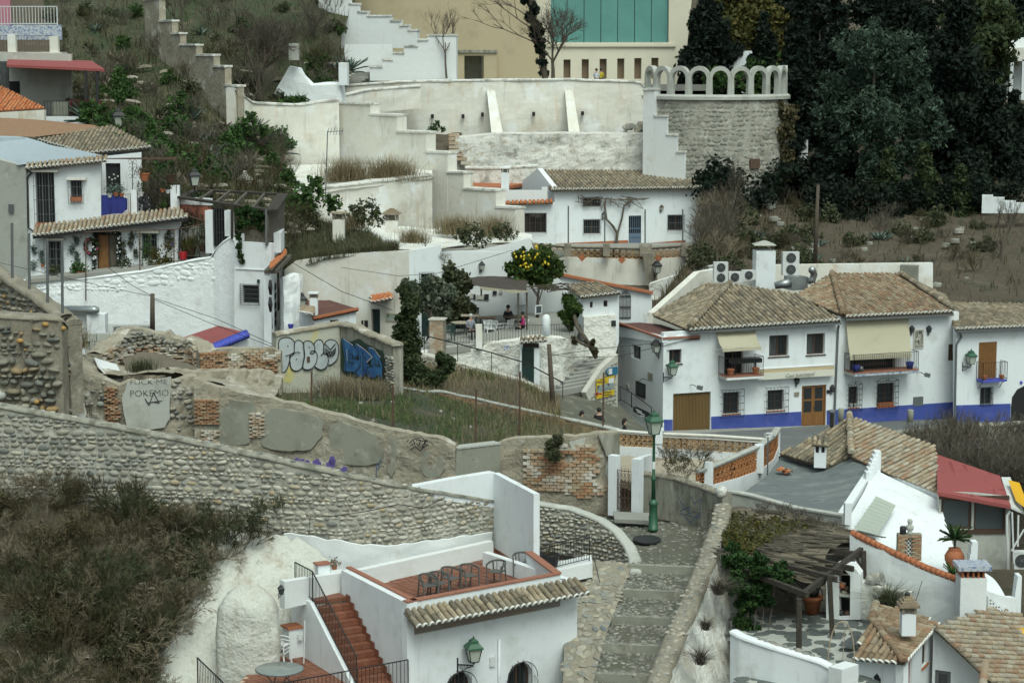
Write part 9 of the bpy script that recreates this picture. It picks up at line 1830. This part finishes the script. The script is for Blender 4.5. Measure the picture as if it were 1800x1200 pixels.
# hillsides
HL=Patch([[(60,-60,185),(260,-60,180),(450,-60,178),(660,-60,174)],[(90,60,160),(250,50,164),(420,60,162),(600,60,165)],[(110,170,145),(240,170,150),(400,190,150),(610,150,158)],[(170,232,133),(290,270,136),(400,280,141),(500,260,149)],[(230,330,124),(330,345,124),(430,345,128),(520,330,140)],[(330,400,120),(420,420,118.5),(500,430,122),(560,400,134)]])
HL.Xa('hillside','soil_green',70,60,.5,.35)
HR=Patch([[(1160,-60,215),(1400,-60,215),(2300,-60,205)],[(1180,150,190),(1400,180,180),(2300,150,172)],[(1230,330,154),(1400,310,160),(2300,300,152)],[(1240,400,142),(1420,420,142),(2300,430,135)],[(1150,540,122),(1450,555,121),(2300,585,119)]])
HR.Xa('hillside','soil',60,50,.45,.35)
MARK=[(95,60,'white railing'),(150,110,'dark red canopy'),(200,235,'brown tile roof'),(208,215,'path lantern'),(300,60,'old brick wall'),(390,130,'old brick wall foot'),(340,325,'pergola lantern'),(431,330,'round chimney'),(410,350,'dark pergola roof'),(510,120,'white ruin'),(575,350,'antenna mast'),(440,180,'cream wall corner'),(500,60,'upper white steps'),(500,450,'cave house roof'),(1290,300,'stone turret'),(1255,440,'lattice terrace'),(1437,400,'utility pole'),(1390,460,'twin fan unit'),(1520,440,'eucalyptus trunk'),(1560,450,'pale cypress trunk'),(1625,450,'second pale trunk'),(1610,470,'grey parapet end'),(1760,360,'white steps'),(1720,500,'end house roof'),(1690,420,'huge conifer'),(60,860,'frame edge wall foot'),(250,920,'middle wall foot'),(400,950,'outcrop top'),(300,1080,'outcrop edge'),(270,1180,'outcrop foot'),(60,1170,'lower corner'),(130,1040,'open bank middle'),(1660,760,'road wall'),(1780,750,'arched doorway'),(1700,820,'red roof'),(1790,830,'yellow awning'),(1215,820,'street lamp'),(1260,840,'near lattice pillar')]
SEEN={}
def scrub(n,P,meshes,nm,lb,cat,s,u=(0,1),v=(0,1),f=None,sq=1.0,gr=None):
 """individual shrubs standing on a slope, all from a few shared meshes"""
 for i,p in enumerate(P.pts(n,u,v,f)):
  q=ru(*s);x,y,_=proj(p);mx,my,mn=min(MARK,key=lambda m:(m[0]-x)**2+(m[1]-y)**2);d=math.hypot(mx-x,my-y);rel=('close ' if d<45 else 'well ' if d>90 else '')+('above' if y<my-abs(x-mx)*.6 else 'below' if y>my+abs(x-mx)*.6 else 'left of' if x<mx else 'right of')
  l='%s %s %s the %s'%(('small','mid sized','large')[min(2,int(3*(q-s[0])/(s[1]-s[0])))],lb,rel,mn);k=SEEN[l]=SEEN.get(l,0)+1;l+='' if k<2 else ', %s there'%'second third fourth fifth sixth seventh eighth ninth tenth'.split()[min(k-2,8)]
  T=Xb(nm,l,cat,p-UP*.05,gr);a=ru(0,6.28);inst(meshes[0].name,random.choice(meshes),T,MX.Translation(p-UP*.08)@MX.Rotation(a,4,'Z')@MX.Diagonal((q,q,q*sq,1)))
def bushmesh(nm,mk,n,ls,sq=.8):
 p=Xu([(V((0,0,.35)),.45),(V((.4,.1,.25)),.32),(V((-.35,-.1,.28)),.34)],n,12,.5,1.0);v,f=Xv(p,ls,.2);o=Xw(nm,v*1.0,f,MT[mk]);me=o.data;z0=o.location.copy();bpy.data.objects.remove(o);me.transform(MX.Translation(z0));return me
GB,OB,SB=[bushmesh('leaves','leaf_green',700,.075)for _ in range(2)],[bushmesh('leaves','leaf_olive',600,.07)for _ in range(2)],[shrub_mesh('twigs',MT['leaf_scrub'],1.1,3,10,3,.009)for _ in range(2)]
TW=[shrub_mesh('twigs',MT['twig'],1.2,3,9,3,.012),shrub_mesh('twigs',MT['twig'],1.2,3,11,3,.012)];TP=[shrub_mesh('twigs',MT['twig_pale'],1.2,3,9,3,.010)];AG=[agave_mesh('leaf_agave',18,.9),agave_mesh('leaf_agave',14,.8)];AD=[agave_mesh('agave_dead',16,.8)]
pxy=lambda p:proj(p)[:2]
g1=nf(6,-.1,4)
scrub(90,HL,GB,'green_bush','fresh green bush','bush',(1.1,2.2),v=(.12,.95),f=lambda u,v:g1(u,v)*(.25+(abs(v-.55)<.2)),gr='green bushes on the left hillside');scrub(70,HL,OB,'dull_bush','dull olive bush','bush',(.9,1.8),v=(.02,1),gr='olive bushes on the left hillside');scrub(90,HL,TW+SB,'bare_shrub','bare brown shrub','shrub',(1.2,2.8),v=(0,1),gr='bare shrubs on the left hillside');scrub(16,HL,AG,'agave','blue green agave','agave',(1.2,2.0),v=(.2,.7),gr='agaves on the left hillside');scrub(70,HL,AD,'dead_agave','dry pale agave','agave',(.8,1.6),v=(.25,1),gr='dry agaves on the left hillside')
deb=[mtx(V((ru(.5,1.4),ru(-.4,.4),ru(-.4,.4))),UP*ru(.12,.25),V((0,-ru(.15,.35),.1)),HL.at(rnd(),ru(.3,1))+UP*.2)for _ in range(160)];o=Xb('slope_debris','pale dead wood and stones littering the left hillside','debris',HL.at(.5,.6));Xh('debris','debris',Xn('debris'),deb,o,160)
scrub(44,HR,[bushmesh('leaves','leaf_conifer',1800,.05)for _ in range(2)],'dark_bush','dark evergreen bush','bush',(2.5,5),u=(.2,.75),v=(.1,.66),gr='dark bushes in the grove');grassy('hillside_grass',HL,9000,.7,.05,'leaf_scrub',.9);grassy('hillside_grass',HL,5000,.6,.05,'leaf_olive',.9,v=(.2,1));grassy('hillside_grass',HR,9000,.6,.05,'leaf_scrub',.9,v=(.45,1));grassy('hillside_grass',HR,2600,.5,.05,'leaf_green',.9,u=(0,.18),v=(.5,.8),f=nf(5,0,4));grassy('hillside_grass',CG,6000,.5,.035,'leaf_olive',.9);grassy('hillside_grass',CG,5000,.5,.03,'leaf_scrub',.9)
scrub(40,HR,TP+TW,'dry_shrub','dry pale shrub','shrub',(1.6,3.0),u=(.03,.27),v=(.5,.85),gr='dry shrubs below the turret');scrub(85,HR,TW+SB,'bare_shrub','bare brown shrub','shrub',(1.0,2.0),u=(.25,.8),v=(.5,.9),gr='bare shrubs under the tall trees');scrub(75,HR,OB,'dull_bush','dull green bush','bush',(1,2),u=(0,.7),v=(.45,.88),gr='bushes under the tall trees');scrub(10,HR,AG,'agave','blue green agave','agave',(1,1.6),u=(.35,.62),v=(.75,.9),gr='agaves above the inn')
rk=[mtx(V((q*1.3,0,0)),UP*q*.6,V((0,-q,0)),HR.at(ru(.15,.7),ru(.62,.92))+UP*.05)for q in np.random.uniform(.2,.55,70)];o=Xb('slope_stones','pale rubble stones scattered on the slope above the inn','stones',HR.at(.6,.8));Xh('stone','small_stones',Xn('stone_grey',True),rk,o,120)
for m_,l,P,a in((GB,'green bush at the foot of the cream curving wall',(552,372,131),2.6),(GB,'green climber at the end of the cream wall on the hillside',(440,240,144),2.0),(OB,'small green bush between the two cave chimneys',(645,392,130),2.0),(OB,'dark hanging bush on top of the restaurant back wall',(830,430,115),1.6),(OB,'dark bush at the wall top next to the lemon tree',(885,420,116),1.2),(SB,'dark dry tuft hanging at the corner of the white cave front',(779,462,113.4),.8),(SB,'dry tuft over the wall of the white cave front',(746,432,114),.7),(GB,'bright leafy fig sapling on the flaking ledge',(768,232,157),1.0)):
 p=A(*P);T=Xb('bush',l,'bush',p);inst('leaves',m_[0],T,MX.Translation(p)@MX.Diagonal((a,)*3+(1,)))
for x,y,Yv,w_,h,n,l in((610,318,140,1.5,1.5,1500,'big straw coloured grass tuft on the plaster ledge near the mast'),(690,316,141,1.6,1.5,1500,'big straw coloured grass tuft by the stepped cream wall'),(800,410,134,1.3,1.2,1000,'dry grass tuft on the cave roof slope'),(870,412,136,1.0,1.3,800,'dry grass tuft beside the annex of the back house'),(620,400,130,.8,1.0,500,'dry grass tuft between the cave chimneys'),(725,425,122,.8,.9,500,'dry grass tuft at the wall top above the white cave front'),(130,610,84,.5,1.0,500,'dry grass tuft behind the river stone bastion'),(590,692,92,1.0,.8,600,'tall dry weeds at the foot of the silver letters'),(650,694,91,1.0,.75,600,'tall dry weeds at the foot of the blue letters'),(250,650,84,.5,.5,400,'low green weeds on the rubble'),(1245,1050,68.8,.12,.6,260,'dark hairy tuft hanging on the white side of the path wall, highest'),(1222,1112,66.6,.1,.4,200,'dark hairy tuft hanging on the path wall, middle one'),(1212,1172,64.6,.12,.55,240,'dark hairy tuft hanging on the path wall, lowest'),(1560,1065,70,.25,.8,400,'dark spiky potted shrub by the garden wall with orange coping')):tuft_thing('grass_tuft',l,'grass tuft',A(x,y,Yv)+(V((.3,-.5,.3))if x>1200 and x<1260 else V((0,0,0))),n,h,w_*.5,'twig' if 1200<x<1260 else 'leaf_olive' if x>1500 or 'green' in l else 'grass_dry',.022,1.2 if x<1200 else 2.0)
# trees
def cyp(lb,px,yt,yb,wp,Yv,n,lf='leaf_conifer',sz=.25,nm='cypress_tree',tr=.2,ybase=None,taper=.75):
 k=max(5,int((yb-yt)/(wp*.3)));cl=[]
 for i in range(k):
  t=i/(k-1);w_=wp*(1-taper*(1-t)**1.3)*(.75 if t>.9 else 1)
  cl+=Xo([(px+ru(-.18,.18)*w_,yb+(yt-yb)*(1-t),w_*.5)],Yv,.3)
 return Xt(nm,lb,'tree',A(px,ybase or yb+14,Yv),cl,int(n*1.7),sz,lf,tr,'bark_pale',None,20,.62,False)
for a in(('dense dark cypress left of the ring of arches',1238,-10,128,100,176,12000),('tall dark cypress just beyond the ring of arches',1405,-40,250,66,164,12000),('slim dark cypress between turret and grey green tree',1345,30,150,50,172,6000),('second dark cypress behind the grey green tree',1470,-40,330,90,168,12000),('dark conifer behind the crown of the grey green tree',1580,-60,300,160,172,16000),('huge dark conifer right of the grey green tree',1690,-40,420,150,158,20000),('dark conifer at the right edge of the grove',1780,170,370,90,160,8000),('dark conifer filling the gap behind the second cypress',1440,-70,280,120,184,9000),('tall dark conifer behind the middle of the grove',1530,-70,220,130,186,9000),('dark conifer showing between the grove crowns',1640,-70,320,140,180,11000),('far dark conifer above the hillside house',1800,-70,130,120,188,8000),('dark conifer below the wide pale green pine',1745,130,400,100,157,9000),('far dark conifer behind the yellowish tree',1365,-70,110,110,192,7000)):cyp(*a)
for a in(('cypress with bare pale trunk below the grey green tree',1560,270,430,70,150,9000,'leaf_cypress'),('second cypress with pale trunk in front of the grove',1625,260,430,66,149,9000,'leaf_cypress'),('dark low cypress at the left foot of the grey green tree',1455,220,420,76,152,9000,'leaf_conifer'),('narrow cypress in front of the huge dark conifer',1690,300,440,66,148,8000,'leaf_cypress')):cyp(*a,ybase=475)
Xt('eucalyptus_tree','big grey green leafy tree in the middle of the dark grove','tree',A(1520,455,152),Xo([(1500,90,40),(1540,75,40),(1580,95,42),(1480,140,45),(1530,135,50),(1590,150,45),(1480,200,50),(1545,200,55),(1610,190,40),(1500,255,50),(1570,250,50),(1625,235,38),(1650,225,24),(1470,260,30),(1540,300,42),(1590,290,36),(1550,340,28),(1530,380,22),(1540,410,16)],153,.8),26000,.20,'leaf_euca',.3,'bark',None,26,.42,False,.4,droop=.3)
Xt('pine_tree','wide pale green pine at the top right of the grove','tree',A(1745,330,164),Xo([(1720,20,55),(1760,60,40),(1700,80,50),(1750,110,35),(1735,160,30),(1700,150,40)],165,.8),13000,.26,'leaf_cypress',.3);Xt('mixed_tree','yellowish leafy tree between the two cypresses above the arches','tree',A(1310,120,184),Xo([(1290,20,36),(1330,10,34),(1310,55,36),(1350,40,30),(1345,85,28)],184,.6),7000,.26,'leaf_yellow',.2);Xt('mixed_tree','green leafy mass behind the ring of arches','tree',A(1265,160,172),Xo([(1260,140,24),(1300,145,20),(1345,120,30),(1340,150,22)],172,.6),4500,.2,'leaf_green',.15);Xt('leaf_mass','dark green undergrowth at the foot of the grove','bush',A(1500,440,150),Xo([(1450,400,30),(1480,430,22),(1600,440,22),(1660,440,24),(1720,440,26),(1770,430,24),(1790,390,26)]+[(x,y,26)for x in range(1440,1810,34)for y in(345,385,425)],148.5,.8),24000,.16,'leaf_conifer',0)
Xt('brown_creeper','brown dry creeper hanging down the shaded side of the stone turret','creeper',A(1375,320,153.5),Xo([(1335,192,16),(1360,196,20),(1385,200,16),(1350,220,18),(1375,230,20),(1365,255,18),(1380,280,18),(1372,305,18)],153.5,.5),7000,.16,'leaf_scrub',.08,droop=.8);cyp('bushy dark green cypress in front of the restaurant',716,512,680,52,97,9000,'leaf_cypress',.10,ybase=690,taper=.45);Xt('juniper_bush','leaning green juniper at the foot of the bushy cypress','bush',A(745,690,96.5),Xo([(750,680,16),(768,660,16),(785,640,14),(775,632,12),(735,675,16),(725,690,12)],96.5,.5),4200,.12,'leaf_cypress',.08)
Xt('oleander_tree','grey green leafy tree hiding the white cave front','tree',A(752,600,109),Xo([(745,510,18),(765,500,16),(780,515,18),(755,530,20),(778,540,18),(735,525,14),(720,505,14)],109.6,.5),5000,.14,'leaf_grey',.1);Xt('hedge_bush','dark green hedge bush at the left end of the shade canopy','bush',A(805,585,111),Xo([(800,490,16),(815,500,16),(790,475,14),(805,530,20),(820,545,18),(800,560,18),(815,570,14)],111,.5),5500,.13,'leaf_olive',.08)
LT=Xt('lemon_tree','lemon tree laden with yellow fruit behind the brown canopy','tree',A(945,560,112.5),Xo([(905,470,16),(925,458,20),(950,455,20),(968,470,18),(940,480,18),(960,492,14),(915,480,14)],112.5,.6),6000,.15,'leaf_lemon',.1);lp_=Xu(Xo([(925,458,21),(950,455,22),(968,470,20),(940,480,20),(960,490,15)],112.2,.3),130,30,.7);fr=MB().ball((0,0,0),.5,n=6,m=4).mesh('lemon',MT['lemon'],True);Xh('lemon','lemons',[fr],[mtx(V((.13,0,0)),V((0,.13,0)),UP*.16,V(p))for p in lp_[:48]],LT,130)
Xt('lemon_bush','small lemon bush between the white post and the tiled shed','bush',A(1000,590,108),Xo([(1000,530,12),(1008,545,14),(995,555,12),(1003,568,10)],108,.5),2600,.12,'leaf_lemon',.05);T=Xb('old_vine','thick twisted vine stem hanging over the rock wall by the stone steps','vine',A(1050,620,107));m=MB();m.Xf([A(1048,628,106.6),A(1030,596,106.2),A(1015,575,107),A(1007,545,108),A(1003,508,108.6)],[.13,.12,.11,.1,.07],6);m.Xf([A(1046,612,106.4),A(1022,604,106),A(1004,590,106.2)],[.08,.07,.05],5);[m.Xf([A(1003,508,108.6),A(985+ru(-20,20),504+ru(-8,8),109),A(950+ru(-30,30),508+ru(-8,8),109)],.03,4)for _ in range(9)];m.Xa('vine_stem','bark',T);v,f=Xv(Xu(Xo([(1040,600,12),(1048,615,8),(1010,598,8)],106.3,.3),900,8,.5),.1,.2,.5);Xw('leaves',v,f,MT['leaf_scrub'],T)
for x,yb,H,Yv,l,r in((785,138,6.2,160.6,'slim bare tree before the lower stepped flight',.09),(972,140,7.6,161.5,'bare spreading tree before the teal panel',.16),(320,90,7,160,'bare grey tree at the top of the left hillside',.12),(455,175,8.5,152,'large dark bare tree hanging over the cream wall',.2),(540,60,5,163,'bare sapling beside the upper stepped flight',.07),(1290,420,6,141,'pale bare sapling beyond the lattice terrace',.09),(1760,470,5,134,'pale bare tree on the slope at the right edge',.09),(495,320,4,141,'thin bare bush against the cream wall',.05),(1262,470,4.5,130,'dark bare sapling behind the air conditioners',.07)):bare_tree('bare_tree',l,'tree',A(x,yb,Yv),H,r,5,None,'bark' if r>.15 else 'twig',4 if r>.15 else 3,.75 if r>.15 else .5,.1 if r>.15 else .25,trunk=.2 if r>.15 else .35)
T=Xb('ivy_trunk','leaning ivy covered tree trunk before the cream building','tree',A(958,138,162));q=[A(958,138,162),A(950,80,162),A(935,30,162),A(930,-40,162)];MB().Xf(q,[.25,.22,.2,.15],7).Xa('trunk','bark',T);v,f=Xv(Xu([(q[0].lerp(q[1],t),.42)for t in(.2,.5,.8)]+[(q[1].lerp(q[2],t),.6)for t in(.1,.4,.7)]+[(q[2].lerp(q[3],t),.7)for t in(.1,.5)],3500,10,.5),.16);Xw('ivy',v,f,MT['leaf_conifer'],T);m=MB();[branch(m,q[1].lerp(q[2],t),V((-1,0,.5+t*.5)),4,.07,3)for t in(.0,.5,.9)];m.Xa('branches','twig',T)
# dry bank in the lower left, road side wall
DB=[shrub_mesh('twigs',MT['leaf_scrub'],1.0,4,8,3,.010,.5,.9,.05),shrub_mesh('twigs',MT['twig_pale'],1.0,4,7,3,.009,.5,1.1,0),shrub_mesh('twigs',MT['leaf_olive'],1.0,4,8,3,.006,.5,.8,.1)];BU=[bushmesh('leaves','leaf_scrub',1500,.032),bushmesh('leaves','leaf_olive',1500,.032)]
scrub(110,BK,DB,'dry_shrub','tangled dry shrub','shrub',(1.1,2.3),u=(0,.98),v=(0,.95),gr='tangled shrubs on the dark bank');scrub(28,BK,BU,'scrub_bush','scrubby bush','bush',(.8,1.8),u=(0,.95),v=(0,.75),gr='scrubby bushes on the dark bank');grassy('bank_grass',BK,9000,.35,.014,'leaf_scrub',1.2);grassy('bank_grass',BK,2500,.25,.014,'grass_dry',1.2)
k=[mtx(V((q*ru(1,3),0,0)),UP*q*.6,V((0,-q,.1)),BK.at(rnd(),ru(.3,1))+UP*.12)for q in np.random.uniform(.04,.12,150)];o=Xb('bank_litter','pale stones and litter on the dark bank','debris',BK.at(.5,.6));Xh('debris','debris',Xn('debris'),k,o,150)
for x,y,Yv,s_,m_,l in((360,930,69.6,1.7,DB[2],'wispy green shrub on the cobble wall above the outcrop'),(455,920,69.2,1.6,DB[2],'dense wispy shrub over the white outcrop, nearest the cable'),(430,935,69.2,1.2,BU[1],'olive clump at the heart of the shrub over the outcrop'),(290,925,69.6,1.8,DB[0],'dry shrub where the bank meets the cobble wall'),(230,900,70,1.8,DB[2],'wispy green shrub rising over the cobble wall above the bank'),(120,880,70.6,2.0,DB[0],'tall dry shrub covering the foot of the cobble wall'),(30,870,71,2.0,DB[1],'tall bare shrub at the frame edge before the cobble wall'),(375,990,68.4,.9,DB[1],'spidery dry plant with long stems on the outcrop'),(490,905,69.4,1.2,DB[2],'thin wispy shrub at the end of the stone facing'),(450,165,151,4.0,TW[0],'big tangled bare shrub hanging over the cream wall'),(490,90,158,4.5,TW[1],'big tangled bare shrub above the white ruin'),(400,60,163,4.5,TW[0],'big bare shrub behind the old brick wall'),(545,60,163,4.0,TW[1],'bare shrub beside the upper white steps'),(420,120,157,4.0,SB[0],'brown scrub shrub between brick wall and white ruin'),(560,115,156,3.5,SB[1],'brown scrub shrub behind the white ruin gate post')):p=A(x,y,Yv);T=Xb('wispy_shrub',l,'shrub',p);inst('twigs',m_,T,MX.Translation(p)@MX.Diagonal((s_,s_,s_*.75,1)))
RS=Rib([A(1530,768,98.6),A(1640,756,100.6),A(1830,744,104)],[8]*3);T=Xb('road_wall','old rubble retaining wall along the road below the end house','wall',RS.w(3,8));RS.wall(.5,.5,8,.08,1.2).Xa('wall_body','mortar',T);Xh('stone','small_stones',Xn('stone_grey',True),Xk(RS,.24,1.1,2.2,.1,.12,z0=9.4),T,300);RS.cap(.6,.12,.08,amp=.04).Xa('coping','cement_dark',T)
YD=Patch([[(1540,800,97),(1840,780,102)],[(1640,880,84),(1840,880,84)]]);YD.Xa('yard_slope','soil',12,10,.2,.6);scrub(46,YD,TW,'bare_shrub','bare dark shrub','shrub',(1.4,2.6),u=(.25,1),gr='bare shrubs below the road wall');SP_=Patch([[(1170,790,82),(1250,800,80)],[(1190,845,78.8),(1262,880,76.6)]]);scrub(6,SP_,DB[:2]+BU[:1],'dry_creeper','dry creeper','shrub',(.8,1.3),gr='creepers behind the stained wall')
